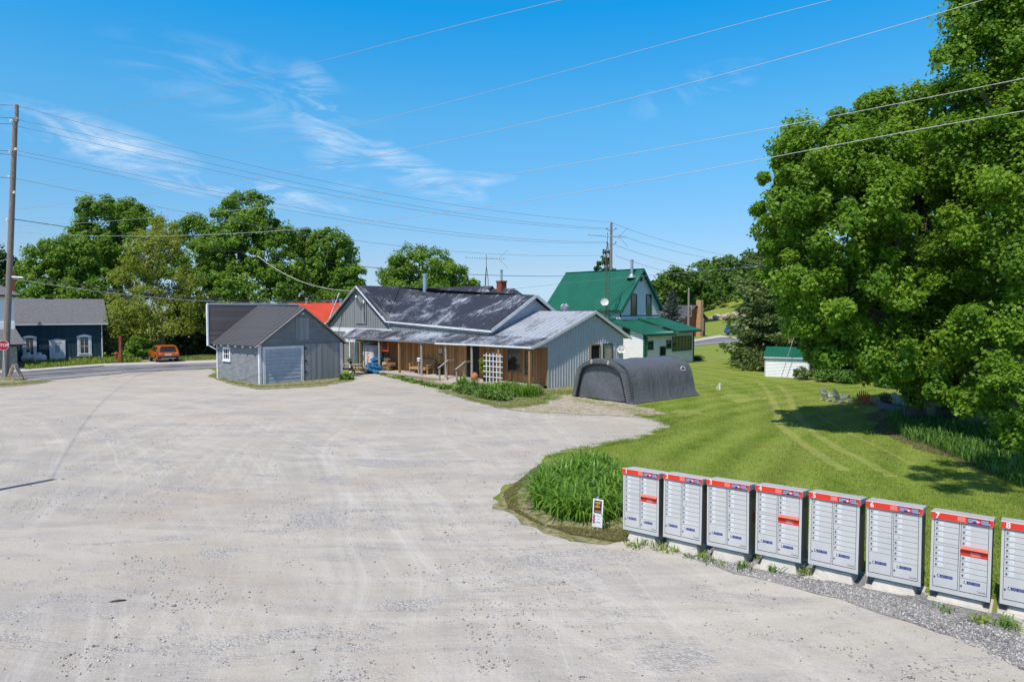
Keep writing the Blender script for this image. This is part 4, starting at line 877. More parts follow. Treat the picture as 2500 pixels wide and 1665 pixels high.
# ice chest
x0, x1 = ST.sx(-1.0, 884), ST.sx(-1.0, 909); wq = (x1 - x0); t = thing('ice_freezer', 'tall white ice freezer with red letters under the left of the porch roof', 'freezer', local_pos(ST, x0, -.95, 0), A45)
m = MB(); m.box(0, wq, 0, .75, .08, 1.95); m.build('cabinet', m_white, t, bevel=.015)
m = MB(); m.box(.04, wq - .04, -.03, -.003, .2, 1.9); dd = m.build('door', M('freezer_door', (.62, .60, .62), .4), t)
m = MB()
for i, ch_ in enumerate('ICE'): m.text(ch_, wq * .52, 1.62 - i * .42, -.033, .48, 'CENTER', .02)
m.build('lettering', M('sign_red', (.45, .03, .03), .5), dd); m = MB(); m.box(wq * .08, wq * .11, -.06, -.031, .8, 1.2); m.build('handle', m_metal, dd)
m = MB(); m.box(.02, .28, -.02, .3, 1.952, 2.25); m.box(.3, .8, 0, .3, 1.952, 2.2); m.build('vent_box', M('grey_box', (.3, .3, .31), .6), t)
# red flag-like sign
x = ST.sx(-1.2, 937); t = thing('hanging_sign', 'orange red hanging sign with a dark panel under the porch eave', 'sign', local_pos(ST, x, -1.1, 1.62), A45)
m = MB(); m.box(-.42, .42, -.01, .01, 0, .8); m.build('sign_sheet', M('orange_red', (.62, .10, .03), .6), t); m = MB(); m.box(-.27, .27, -.016, -.011, .15, .72); pn = m.build('dark_panel', M('navy_red', (.10, .02, .03), .6), t)
m = MB()
for i in range(4): m.box(-.2, .2, -.019, -.0165, .24 + i * .12, .27 + i * .12)
m.build('print_line', M('dull_red', (.35, .05, .03), .6), pn)
# picnic table
def picnic():
    p = G(862, 914); t = thing('picnic_table', 'weathered wooden picnic table beside the garage corner', 'table', (p.x, p.y, 0), R(-38)); L = .85
    m = MB()
    for i in range(5): m.box(-L, L, -.36 + i * .146, -.36 + i * .146 + .135, .70, .74)
    m.build('tabletop', m_postg, t)
    for s in (-1, 1):
        m = MB(); m.box(-L, L, s * .72 - .14, s * .72 - .005, .41, .45); m.box(-L, L, s * .72 + .005, s * .72 + .14, .41, .45); m.build('seat', m_postg, t)
    for s in (-1, 1):
        for k in (-1, 1): m = MB(); bar(m, (s * .6 + k * .025, k * .66, 0), (s * .6 + k * .025, k * .24, .7), .05, .1, (1, 0, 0)); m.build('leg', m_pine, t)
        m = MB(); m.box(s * .6 - .07, s * .6 - .03, -.8, .8, .33, .41); m.build('crossbar', m_pine, t)
    f = thing('potted_plant', 'small potted flower standing on the picnic table', 'plant', (p.x - .15, p.y, .74)); m = MB(); m.lathe([(.08, 0), (.12, .16), (.13, .17)], (0, 0, 0), 12); m.build('pot', m_black, f)
    V, fc, tn, cc = crown([((0, 0, .28), (.2, .2, .16))], 14, 500, .07, .1, 5, 'leaf'); o = bpy.data.objects.new('foliage', tomesh('foliage', V, fc, tn, lf_bloss)); C.objects.link(o); o.parent = f
picnic()
# plants
def hosta(name, label, c, n, L, seed, mat=None, w=.12, group=None, arch=1.1, sc=.18, cat='plant', seg=4, base=None, tone=.55):
    r_ = np.random.default_rng(seed); xy = np.array([[c[0], c[1]]]) + r_.normal(0, sc, (n, 2)); P_ = np.array([(a, b, g(a, b)) for a, b in xy]); org = (c[0], c[1], g(c[0], c[1]))
    V, fc, tn = blades(P_ - np.array(org), L, w, arch, seed, tone, seg); t = bpy.data.objects.new(name, tomesh(name, V, fc, tn, mat or lf_hosta)); C.objects.link(t); t.location = org; return tag(t, label, cat, group)
p = G(845, 927); hosta('hosta', 'bright green hosta clump at the right corner of the garage', p, 190, .62, 81, sc=.2)
GH = 'plants in the bed before the porch'
for i, (px, py, n, L, sc, mt, w, lb) in enumerate([(1085, 950, 110, .45, .16, lf_hosta, .1, 'small hosta at the left tip of the bed below the handrail'), (1125, 956, 150, .55, .2, lf_hosta, .12, 'low hosta second from the left tip of the bed'), (1150, 962, 190, .6, .22, lf_hosta, .13, 'dark ribbed hosta below the clay pot'),
     (1188, 970, 220, .66, .25, lf_hosta, .14, 'large hosta at the front of the bed below the trellis'), (1222, 976, 240, .66, .26, lf_hosta, .14, 'biggest hosta at the front middle of the bed'), (1245, 966, 190, .62, .22, lf_hosta, .13, 'hosta right of the biggest one in the bed'),
     (1130, 948, 160, .95, .16, lf_day, .05, 'yellow green upright clump beside the right handrail'), (1155, 952, 170, .9, .18, lf_weed, .03, 'fine feathery green clump beneath the clay pot'), (1205, 960, 180, .8, .3, lf_day, .06, 'upright strap-leaved clump in front of the trellis'), (1235, 962, 150, .95, .2, lf_day, .06, 'taller upright lily clump right of the trellis'),
     (1283, 968, 420, .95, .3, lf_day, .035, 'big mound of arching daylily leaves at the right end of the bed'), (1303, 964, 260, .8, .22, lf_weed, .035, 'darker daylily clump beside the side steps'), (1255, 955, 200, .8, .25, lf_weed, .05, 'deep green leafy clump behind the bed against the deck'), (1180, 955, 160, .6, .25, lf_weed, .07, 'low green leafy clump against the deck under the trellis')]):
    hosta('garden_plant' if mt != lf_hosta else 'hosta', lb, G(px, py), n, L, 90 + i, mt, w, GH, sc=sc, arch=1.5 if mt == lf_hosta else 1.0)
q = random.Random(4)
for i, (px, py) in enumerate(((938, 915), (975, 923), (995, 929), (1018, 935), (1040, 940), (1060, 944))):
    hosta('low_plant', ['small', 'tiny', 'leafy', 'ragged', 'bushy', 'flat'][i] + ' green plant at the foot of the deck, number %s from the left post' % ['one', 'two', 'three', 'four', 'five', 'six'][i], G(px, py), 60, .3, 120 + i, lf_weed, .06, 'low plants along the deck foot', sc=.2)
p = ST.w(ST.sx(-1.2, 1184), -1.15); t = thing('potted_shrub', 'yellowish leafy shrub in a pot left of the trellis', 'plant', (p[0], p[1], .24)); m = MB(); m.lathe([(.14, 0), (.19, .3), (.2, .32)], (0, 0, 0), 14); m.build('pot', m_black, t)
V, fc, tn, cc = crown([((0, 0, .75), (.34, .34, .45)), ((-.15, -.1, 1.1), (.22, .22, .25))], 40, 2200, .08, .16, 6, 'leaf'); o = bpy.data.objects.new('foliage', tomesh('foliage', V, fc, tn, lf_olive)); C.objects.link(o); o.parent = t
m = MB(); m.tube([(0, 0, .25), (0, 0, 1.1)], .02, 5); m.build('stem', m_bark, t)
mb = MB(); ed = [G(*a) for a in ((1068, 952), (1100, 962), (1150, 972), (1200, 984), (1245, 990))]
for a, b in zip(ed, ed[1:]): bar(mb, a + Vector((0, 0, .03)), b + Vector((0, 0, .03)), .07, .06)
tag(mb.build('bed_edging', m_postg), 'low pale edging strip along the front of the flower bed', 'edging')
# ------------------------------------------------------------ garage with a false front
GA = Fr((-15.3, 41.3), 48.5); ga = thing('garage', 'small dark grey clapboard garage with a pale overhead door and black false front', 'garage', (-15.3, 41.3, 0), R(48.5)); GW, GD = 5.84, 5.55
m = MB(); clap(m, [(0, 0), (GD, 0), (GD, 2.42), (0, 2.5)], FXn(0), .12); m.build('side_wall', m_garclap, ga)
m = MB(); clap(m, [(0, 0), (GW, 0), (GW, 2.45), (2.95, 4.62), (0, 2.48)], FY(0), .12); m.poly([(GW, 0, 0), (GW, GD, 0), (GW, GD, 2.45), (GW, 0, 2.45)]); m.build('front_wall', m_garclap, ga)
m = MB(); roofp(m, (-.38, -.2, 2.36), (-.38, GD + .05, 2.32), (2.95, GD + .05, 4.86), (2.95, -.2, 4.72), .05, .62, .02); roofp(m, (GW + .38, -.2, 2.30), (GW + .38, GD + .05, 2.3), (2.95, GD + .05, 4.86), (2.95, -.2, 4.72), .05, .62, .02); m.build('roof', m_asph, ga)
m = MB()
for k in range(6): y = .3 + k * .95; m.add([(-.36, y, 2.30), (-.36, y + .3, 2.30), (-.05, y + .15, 2.3), (-.36, y + .15, 2.18)], [(0, 1, 3), (0, 2, 3), (1, 2, 3)])
m.build('rafter_tail', M('pale_rafter', (.32, .33, .34), .8), ga)
m = MB(); bar(m, (-.4, -.22, 2.28), (2.95, -.22, 4.66), .035, .17, (0, 1, 0)); bar(m, (GW + .42, -.22, 2.22), (2.95, -.22, 4.66), .035, .17, (0, 1, 0)); m.build('rake_board', M('weathered_rake', (.36, .35, .34), .8, var=.2, vs=5), ga)
m = MB(); m.box(-.05, .09, -.055, .0, 0, 2.4); m.box(-.055, .0, .0, .1, 0, 2.4); m.box(GW - .14, GW + .05, -.055, 0, 0, 2.36); m.box(-.055, 0, GD - .12, GD, 0, 2.3); m.build('corner_board', m_trim, ga)
m = MB(); wbox(m, FY(0), .17, .34, 0, 2.28, .02, .09); wbox(m, FY(0), 2.78, 2.95, 0, 2.28, .02, .09); wbox(m, FY(0), .34, 2.78, 2.12, 2.28, .02, .088); dfm = m.build('door_frame', m_trim, ga)
m = MB()
for k in range(9): z = .03 + k * .232; m.hexa([(.35, -.062, z), (2.77, -.062, z), (2.77, -.045, z + .222), (.35, -.045, z + .222)], [(.35, -.02, z), (2.77, -.02, z), (2.77, -.02, z + .222), (.35, -.02, z + .222)])
m.build('overhead_door', M('pale_door_paint', (.42, .47, .54), .6, var=.1), ga)
m = MB(); boards(m, [(3.05, .04), (GW - .18, .04), (GW - .18, 2.36), (3.05, 2.36)], FY(-.035), .21, .01); o = m.build('barn_door', m_garboard, ga)
m = MB()
for z in (.55, 1.25, 2.05): wbox(m, FY(-.075), 3.02, 3.2, z, z + .06, 0, .02); wbox(m, FY(-.075), 3.05, 3.09, z - .06, z + .12, 0, .018)
m.build('hinge', m_black, o)
m = MB(); boards(m, [(2.45, 2.62), (3.4, 2.62), (3.4, 4.05), (2.45, 4.05)], FY(-.035), .19, .008, .02); m.build('loft_hatch', m_garboard, ga)
m = MB(); wbox(m, FY(0), .0, GW - .18, 2.42, 2.46, .02, .04); m.build('ledge', m_garclap, ga)
m = MB(); m.tube([(2.9, -.02, 4.3), (2.9, -.14, 4.34)], .05, 8); m.lathe([(.03, 0), (.1, .03), (.1, .08)], (2.9, -.16, 4.25), 10); m.build('lamp', m_white, ga)
window(ga, FXn(-.03), 3.62, 4.62, 1.26, 2.14, m_white, 3, 2, .13)
m = MB(); q = random.Random(2)
for i in range(5):
    y, z = q.uniform(4.7, 5.3), q.uniform(1.2, 2.1); m.blob((-.03, y, z), (.02, .04, .03), 6)
m.build('paint_spots', m_white, ga)
m = MB(); m.box(-.52, 6.1, GD + .06, GD + .16, 2.3, 4.9); ff = m.build('false_front', m_darkboard, ga)
m = MB(); m.box(-.55, 6.12, GD + .02, GD + .2, 4.9, 4.98); m.box(-.6, -.52, GD + .02, GD + .2, 2.2, 4.9); bar(m, (-.56, GD + .1, 2.25), (-.1, GD - .1, 1.95), .07, .07); m.build('white_edging', m_trim, ff)
m = MB()
for k in range(16): z = 2.4 + k * .155; m.box(-.5, 6.08, GD + .045, GD + .059, z, z + .14)
m.build('lap_board', m_darkboard, ff)
# red roofed house across the road
r0 = P(775, 790, 68); rh = thing('red_roofed_house', 'house with a bright red roof and metal pipes seen between garage and store', 'house', (r0.x, r0.y, 0), R(36))
m = MB(); m.box(-1.6, 5, 0, 6, 0, 3.0); m.add([(-1.6, 0, 3), (-1.6, 6, 3), (-1.6, 3, 5)], [(0, 1, 2)]); m.build('wall', m_gray, rh)
m = MB(); roofp(m, (-1.9, -.4, 2.8), (5.3, -.4, 2.8), (5.3, 3, 5.4), (-1.9, 3, 5.25), .08, 0); roofp(m, (-1.9, 6.4, 2.8), (5.3, 6.4, 2.8), (5.3, 3, 5.4), (-1.9, 3, 5.25), .08, 0); ro = m.build('roof', m_red, rh)
RH = Fr((r0.x, r0.y), 36)
for px in (749, 814, 832): x = RH.sx(3, px); pipe(ro, x, 3, 5.2, 5.85, .13, 1.3, 'roof_pipe')

# ------------------------------------------------------------ blue barn-board house, left
BL = Fr((-38.0, 63.4), 36); bh = thing('blue_house', 'dark blue barn-board house with a grey shingle roof and white window surrounds', 'house', (-38.0, 63.4, 0), R(36))
m = MB(); batten(m, [(-13, 0), (0, 0), (0, 3.45), (-13, 3.45)], FY(0), .22, .04, .02); m.box(-13, 0, .02, 6, 0, 3.4); m.add([(0, 0, 3.4), (0, 6, 3.4), (0, 3, 5.3)], [(0, 1, 2)]); m.build('board_wall', m_blue, bh)
m = MB(); roofp(m, (-13, -.35, 3.38), (.4, -.35, 3.38), (.4, 3, 5.62), (-13, 3, 5.62), .07, 0); roofp(m, (-13, 6.35, 3.38), (.4, 6.35, 3.38), (.4, 3, 5.62), (-13, 3, 5.62), .07, 0); m.build('roof', m_shing, bh)
m = MB(); m.box(-13, .42, -.42, -.36, 3.22, 3.36); m.tube([(-.1, -.08, 0), (-.1, -.08, 3.2)], .05, 6); m.build('gutter', m_trim, bh)
m = MB(); xk = BL.sx(3, 121); m.box(xk - .3, xk + .3, 2.9, 3.3, 5.5, 5.8); m.build('ridge_vent', m_black, bh)
def surround(fr, par, px0, px1, z0, z1, name='window'):
    u0, u1 = fr.sx(0, px0), fr.sx(0, px1); f = FY(-.035)
    o = window(par, f, u0 + .12, u1 - .12, z0 + .12, z1 - .12, m_white, 2, 2, .04, None, name)
    mm = MB(); wbox(mm, f, u0, u0 + .25, z0, z1, .0, .04); wbox(mm, f, u1 - .25, u1, z0, z1, 0, .04); wbox(mm, f, u0 - .04, u1 + .04, z0 - .1, z0 - .001, 0, .06)
    mm.prism([f(u0 - .04, z1 + .001, 0), f(u1 + .04, z1 + .001, 0), f(u1 + .04, z1 + .12, 0), f((u0 + u1) / 2, z1 + .3, 0), f(u0 - .04, z1 + .12, 0)], (0, -.04, 0)); mm.build('surround', m_trim, o); return o
surround(BL, bh, 187, 222, .45, 2.05); surround(BL, bh, 54, 88, .45, 2.05)
u0, u1 = BL.sx(0, 119), BL.sx(0, 158); f = FY(-.035); m = MB(); wbox(m, f, u0 + .26, u1 - .26, .02, 1.62, .0, .03); dr = m.build('door', m_white, bh)
m = MB(); wbox(m, f, u0 + .42, u1 - .42, .75, 1.45, .031, .04); m.build('door_glass', M('old_glass', (.32, .40, .42), .3), dr)
m = MB(); wbox(m, f, u0, u0 + .25, .0, 1.75, 0, .06); wbox(m, f, u1 - .25, u1, .0, 1.75, 0, .06); wbox(m, f, u0 + .25, u1 - .25, 1.63, 1.75, 0, .055)
m.prism([f(u0 - .03, 1.751, 0), f(u1 + .03, 1.751, 0), f(u1 + .03, 1.84, 0), f((u0 + u1) / 2, 2.0, 0), f(u0 - .03, 1.84, 0)], (0, -.05, 0)); m.build('surround', m_trim, dr)
# propane tanks
for i, (px, lb) in enumerate(((70, 'left one of two white propane tanks before the blue house'), (97, 'right one of two white propane tanks before the blue house'))):
    p = G(px, 887); t = thing('propane_tank', lb, 'tank', (p.x, p.y, 0), R(20), 'propane tanks by the blue house'); s = .95
    m = MB(); L = .52; prof = [(-L, .02), (-L * .96, .16), (-L * .8, .3), (-L * .6, .34), (L * .6, .34), (L * .8, .3), (L * .96, .16), (L, .02)]
    vs = [(a, r_ * cos(2 * pi * k / 14), .42 + r_ * sin(2 * pi * k / 14)) for a, r_ in prof for k in range(14)]
    m.add(vs, [(j * 14 + k, j * 14 + (k + 1) % 14, (j + 1) * 14 + (k + 1) % 14, (j + 1) * 14 + k) for j in range(7) for k in range(14)]); m.build('tank_body', m_white, t, smooth=True)
    m = MB(); m.lathe([(.14, .72), (.16, .76), (.16, .9), (.1, .93)], (0, 0, 0), 12); m.build('dome', m_white, t)
    for a in (-.3, .3): m = MB(); m.box(a - .05, a + .05, -.25, .25, 0, .12); m.build('foot', m_conc, t)
p = G(85.5, 891); tag((lambda o: o)(MB().box(-.04, .04, -.04, .04, 0, 1.25).build('marker_post', m_white)), 'thin white marker post in front of the propane tanks', 'post').location = p
# white building at the left edge
WB = Fr(tuple(P(43, 900, 53).xy), 36); p = WB.o; wb = thing('white_building', 'white two storey building with a hip roof cut off by the left edge', 'building', (p.x, p.y, 0), R(36))
z = lambda y, x=0, yy=0: WB.z(x, yy, y)
m = MB(); m.box(-9, 0, 0, 7, 0, z(846)); m.build('stone_wall', M('pale_stone', (.34, .30, .26), .9, var=.25, vs=3), wb)
zr = z(798, -.1, 1.2); m = MB(); clap(m, [(-9, zr - .3), (-.1, zr - .3), (-.1, z(722, -.1, 1.2)), (-9, z(722, -.1, 1.2))], FY(1.2), .13); m.box(-9, -.1, 1.27, 7, 2, z(722, -.1, 1.2)); m.build('upper_wall', m_vinyl, wb)
m = MB(); roofp(m, (-9, -.4, z(841, 0, -.4)), (.55, -.4, z(841, 0, -.4)), (-.05, 1.2, z(802, 0, 1.2)), (-9, 1.2, z(802, 0, 1.2)), .06, 0); m.build('lower_roof', m_shing, wb)
m = MB(); m.box(-9, .6, -.46, -.401, z(843.5, 0, -.4), z(840.5, 0, -.4)); zz0 = z(721, .3, .8); m.box(-9, .4, .72, .8, zz0 - .12, zz0 + .02); m.build('black_fascia', m_black, wb)
m = MB(); roofp(m, (-9, .8, zz0), (.4, .8, zz0), (-3.4, 4.2, zz0 + 2.3), (-9, 4.2, zz0 + 2.3), .05, 0); m.add([(.4, .8, zz0), (.4, 7.5, zz0), (-3.4, 4.2, zz0 + 2.3)], [(0, 1, 2)]); m.build('hip_roof', m_shing, wb)
m = MB(); xk = WB.sx(3.5, 31); m.box(xk - .25, xk + .25, 3.2, 3.8, zz0, z(664, xk, 3.5)); m.build('chimney', m_brick, wb)
m = MB(); m.box(-9, -.08, 1.14, 1.18, zr - .3, zr + .3); m.build('corner_trim', m_white, wb)

# ------------------------------------------------------------ street furniture on the left
def stop_sign():
    c = P(8, 843, 44); t = thing('stop_sign', 'red octagonal stop sign reading STOP on a steel post at the left edge', 'sign', (c.x, c.y, 0), R(12)); r = .34; z = c.z
    o8 = lambda rr, y: [(rr * cos(pi / 8 + k * pi / 4), y, z + rr * sin(pi / 8 + k * pi / 4)) for k in range(8)]
    m = MB(); m.prism(o8(r, 0), (0, .006, 0)); m.build('white_border', m_white, t); m = MB(); m.prism(o8(r * .93, -.006), (0, .005, 0)); pl = m.build('sign_face', M('sign_red_face', (.40, .012, .03), .4), t)
    m = MB(); m.text('STOP', 0, z, -.009, .27, 'CENTER', .012); m.build('lettering', m_white, pl)
    m = MB(); m.box(-.035, .035, .01, .06, 0, z + r * .8); m.build('post', m_metal, t)
stop_sign()
up = P(13, 921, 46); ut = P(39, 258, 46)
t = thing('utility_pole', 'tall weathered wooden utility pole at the left edge', 'pole', (up.x, up.y, 0)); d = ut - up
m = MB(); m.tube([(0, 0, 0), (d.x * .5, 0, d.z * .5), (d.x * .95, 0, d.z * .955)], [.2, .18, .145], 12); m.build('shaft', m_pole, t)
m = MB(); m.tube([(d.x + .10, -.1, d.z * .955 - .3), (d.x + .12, -.1, d.z)], [.10, .12], 10); m.build('pole_top_pin', m_pole, t)
for i, (py, s) in enumerate(((290, 1), (297, -1), (366, 1), (372, -1), (434, -1), (471, 1), (538, -1))):
    q_ = P(13 + (39 - 13) * (921 - py) / 663, py, 46) - up; m = MB(); m.lathe([(.03, -.08), (.09, -.06), (.05, 0), (.09, .03), (.03, .09)], (q_.x + s * .2, -.12, q_.z), 10); bar(m, (q_.x, -.1, q_.z), (q_.x + s * .2, -.12, q_.z), .04); m.build('insulator', m_white, t)
q_ = P(40, 678, 46) - up; m = MB(); m.tube([(q_.x - .1, -.25, q_.z + .03), (q_.x + .65, -.28, q_.z - .02)], .06, 8); m.build('cable_closure', m_white, t)
# pole standing off to the left whose shadow crosses the gravel
t = thing('utility_pole', 'wooden utility pole just outside the left edge throwing its shadow on the gravel', 'pole', (-15.8, 12.0, 0)); m = MB(); m.tube([(0, 0, 0), (0, 0, 10.6)], [.17, .11], 12); m.build('shaft', m_pole, t); m = MB(); m.lathe([(.03, 0), (.06, .05), (.03, .15)], (0, 0, 10.6), 8); m.build('insulator', m_white, t)
def aboard():
    p = G(37, 929); t = thing('sandwich_board', 'white A-frame sandwich board with wooden legs beside the utility pole', 'sign', (p.x, p.y, 0), R(112)); t.scale = (.85, .85, .8)
    for s in (-1, 1):
        m = MB(); m.hexa([(-.45, s * .32, .42), (.45, s * .32, .42), (.45, s * .03, 1.3), (-.45, s * .03, 1.3)], [(-.45, s * .34, .42), (.45, s * .34, .42), (.45, s * .05, 1.3), (-.45, s * .05, 1.3)]); b_ = m.build('sign_panel', m_white, t)
        for k in (-1, 1): m = MB(); bar(m, (k * .42, s * .47, 0), (k * .42, s * .02, 1.34), .07, .05, (1, 0, 0)); m.build('leg', m_pine, t)
        m = MB()
        for i in range(4): zz = .6 + i * .17; y = s * (.345 - (zz - .42) / .88 * .29 + .012); m.box(-.3, .25 - .1 * (i % 2), y - .004, y + .004, zz, zz + .07)
        m.build('print_line', M('brown_print', (.25, .14, .1), .7), b_)
aboard()
p = G(295.5, 887); o = MB().box(-.1, .1, -.1, .1, 0, 2.35).build('rusty_post', M('rusty_steel', (.20, .06, .035), .8, var=.4, vs=5)); o.location = (p.x, p.y, 0); tag(o, 'rust red square post standing left of the orange car', 'post')
p = G(291.5, 886); t = thing('red_meter', 'small red valve box at the foot of the rusty post', 'valve', (p.x - .25, p.y, 0)); m = MB(); m.lathe([(.1, 0), (.1, .7), (.14, .72), (.14, .85), (.05, .95)], (0, 0, 0), 10); m.build('valve_body', M('valve_red', (.42, .05, .03), .5), t); m = MB(); m.tube([(-.16, 0, .78), (.16, 0, .78)], .04, 6); m.build('valve_handle', m_metal, t)
# far metal shed in the trees
p = P(520, 855, 76); t = thing('metal_shed', 'low shed with a pale steel roof glimpsed through the trees left of the garage', 'shed', (p.x, p.y, 0), R(36)); m = MB(); m.box(-4, 5, 0, 4, 0, 1.9); m.build('wall', m_black, t); m = MB(); roofp(m, (-4.3, -.3, 1.6), (5.3, -.3, 1.6), (5.3, 3.6, 3.9), (-4.3, 3.6, 3.9), .05, .4); m.build('roof', m_lgray, t)

# ------------------------------------------------------------ orange car
def car():
    c = G(388, 886.5); c = Vector((c.x - .35, c.y + 1.5, 0)); a = math.atan2(.80, -.60); t = thing('parked_car', 'orange compact suv seen from behind, parked beyond the road', 'car', c, a)   # x forward
    W_ = .91; paint = M('orange_metallic', (.62, .15, .015), .28, metal=.35, var=.05, spec=.6); dark = m_black; glass = m_glass
    prof = [(-2.2, .50), (-2.26, .75), (-2.2, 1.0), (-2.12, 1.05), (-1.95, 1.45), (-1.75, 1.58), (-1.0, 1.62), (0, 1.60), (.5, 1.5), (1.25, 1.06), (1.9, .95), (2.22, .80), (2.28, .5), (2.2, .34), (-2.1, .36)]
    def sec(x, z):   # half width at that height
        return W_ * (1 if z < 1.0 else 1 - .24 * ((z - 1.0) / .62)) * (1 - .05 * max(0, abs(x) - 1.8))
    m = MB(); n = len(prof); L_ = [(x, sec(x, z), z) for x, z in prof]; Rr = [(x, -sec(x, z), z) for x, z in prof]
    m.add(L_ + Rr, [(i, (i + 1) % n, n + (i + 1) % n, n + i) for i in range(n)])
    # sides as strips from sill to roof line so they curve in at the top
    for s in (1, -1):
        xs = [-2.2, -1.95, -1.6, -1.0, 0, .5, 1.25, 1.9, 2.2]; top = {-2.2: 1.0, -1.95: 1.45, -1.6: 1.59, -1.0: 1.62, 0: 1.60, .5: 1.5, 1.25: 1.06, 1.9: .95, 2.2: .8}
        for x0, x1 in zip(xs, xs[1:]):
            for k in range(5):
                f0, f1 = k / 5, (k + 1) / 5; z00 = .36 + (top[x0] - .36) * f0; z01 = .36 + (top[x0] - .36) * f1; z10 = .36 + (top[x1] - .36) * f0; z11 = .36 + (top[x1] - .36) * f1
                m.add([(x0, s * sec(x0, z00), z00), (x1, s * sec(x1, z10), z10), (x1, s * sec(x1, z11), z11), (x0, s * sec(x0, z01), z01)], [(0, 1, 2, 3)])
    m.build('body', paint, t)
    m = MB(); m.hexa([(-2.14, -.68, 1.07), (-2.14, .68, 1.07), (-1.97, .60, 1.42), (-1.97, -.60, 1.42)], [(-2.16, -.68, 1.08), (-2.16, .68, 1.08), (-1.99, .60, 1.43), (-1.99, -.60, 1.43)]); m.build('rear_window', glass, t)
    for s in (1, -1):
        m = MB(); sy_ = lambda x, z: s * (sec(x, z) + .008); m.add([(x, sy_(x, z), z) for x, z in ((-1.75, 1.06), (-1.55, 1.47), (-.1, 1.51), (.45, 1.42), (1.0, 1.08))], [(0, 1, 2, 3, 4)]); sw = m.build('side_window', glass, t)
        m = MB(); m.add([(x, s * (sec(x, z) + .014), z) for x, z in ((-.42, 1.05), (-.3, 1.5), (-.22, 1.5), (-.3, 1.05))], [(0, 1, 2, 3)]); m.build('door_pillar', dark, sw)
        m = MB(); m.hexa([(-2.27, s * .52, .86), (-2.27, s * .9, .86), (-2.22, s * .88, 1.03), (-2.22, s * .55, 1.0)], [(-2.05, s * .53, .86), (-2.0, s * .925, .86), (-2.0, s * .9, 1.03), (-2.05, s * .55, 1.0)]); m.build('tail_light', M('tail_light_red', (.45, .02, .015), .2), t)
        m = MB(); m.box(-2.275, -2.2, s * .55, s * .8, .88, .93); m.build('reversing_lamp', m_white, t)
        m = MB(); m.hexa([(.75, s * .93, 1.05), (.95, s * .93, 1.05), (.95, s * 1.08, 1.08), (.75, s * 1.08, 1.08)], [(.75, s * .93, 1.17), (.92, s * .93, 1.17), (.92, s * 1.08, 1.17), (.75, s * 1.08, 1.17)]); m.build('wing_mirror', paint, t)
        for x in (-1.38, 1.38):
            m = MB(); yo = s * .93
            m.tube([(x, yo, .35), (x, yo - s * .22, .35)], [.35, .35], 20); wh = m.build('wheel', dark, t)
            m = MB(); m.tube([(x, yo + s * .012, .35), (x, yo - s * .02, .35)], [.21, .21], 16); m.build('rim', m_metal, wh)
            m = MB(); N_ = 14; vs = []
            for k in range(N_ + 1): a_ = pi * k / N_; vs += [(x + .37 * cos(a_), s * (W_ + .012), .35 + .37 * sin(a_)), (x + .45 * cos(a_), s * (W_ + .014), .35 + .44 * sin(a_))]
            m.add(vs, [(2 * k, 2 * k + 1, 2 * k + 3, 2 * k + 2) for k in range(N_)]); m.build('wheel_arch', dark, t)
        m = MB(); m.box(-1.0, 1.0, s * (W_ + .005) - .01, s * (W_ + .005) + .01, .34, .48); m.build('sill', dark, t)
    m = MB(); m.box(-2.33, -2.1, -.86, .86, .38, .62); m.build('bumper', dark, t, bevel=.04); m = MB(); m.box(-2.345, -2.331, -.6, .6, .44, .5); m.build('bumper_trim', m_metal, t)
    m = MB(); m.box(-2.285, -2.268, -.26, .26, .74, .88); pl = m.build('number_plate', m_white, t); m = MB()
    for i in range(6): m.box(-2.288, -2.2855, -.2 + i * .07, -.165 + i * .07, .78, .84)
    m.build('plate_marks', M('plate_blue', (.03, .05, .2), .5), pl)
    m = MB(); bar(m, (-1.92, -.6, 1.55), (-1.92, .6, 1.55), .22, .03, (0, 0, 1)); m.build('spoiler', paint, t)
    t.scale = (.95, .95, .93)
car()

# ------------------------------------------------------------ green roofed house
HO = Fr((15.9, 59.8), -45); C2 = HO.o; ho = thing('green_roofed_house', 'white house with a steep green steel roof and a green lean-to', 'house', (15.9, 59.8, 0), R(-45))
# own axes: x points right-near (out of the gable), y to the back; C2 is the far right corner of the lean-to
DW = 3.5; y0 = -7.5 + 1.56; y1 = -7.5 + 7.42; ya = (y0 + y1) / 2; EV = 4.8; RG = 8.15; XL_ = -DW - 8.3
m = MB(); clap(m, [(y0, 2.5), (y1, 2.5), (y1, EV), (ya, RG - .1), (y0, EV)], FX(-DW), .14); m.build('gable_wall', m_vinyl, ho)
m = MB(); clap(m, [(XL_, 0), (-DW, 0), (-DW, EV), (XL_, EV)], FY(y0), .14); m.box(XL_, -DW - .08, y0 + .07, y1, 0, EV - .02); m.build('front_wall', m_vinyl, ho)
m = MB(); zl = lambda x: 2.85 + (-x) * (4.05 - 2.85) / (DW + 1.0)
clap(m, [(-DW - 1.0, 0), (0, 0), (0, 2.62), (-DW - 1.0, 3.84)], FY(-7.5), .14); m.box(-DW, -.09, -7.42, -.1, 0, 2.7); m.build('lean_to_front_wall', m_vinyl, ho)
m = MB(); clap(m, [(-7.5, 0), (0, 0), (0, 2.85), (-7.5, 2.72)], FX(0), .14); m.build('lean_to_side_wall', m_vinyl, ho)
m = MB(); yh = (y1 - y0) / 2; rs = (RG - EV) / yh
roofp(m, (XL_ - .3, y0 - .4, EV - .4 * rs * .6), (-DW + .35, y0 - .4, EV - .4 * rs * .6), (-DW + .35, ya, RG), (XL_ - .3, ya, RG), .07, .3, .02); roofp(m, (XL_ - .3, y1 + .4, EV - .4 * rs * .6), (-DW + .35, y1 + .4, EV - .4 * rs * .6), (-DW + .35, ya, RG), (XL_ - .3, ya, RG), .07, .3, .02)
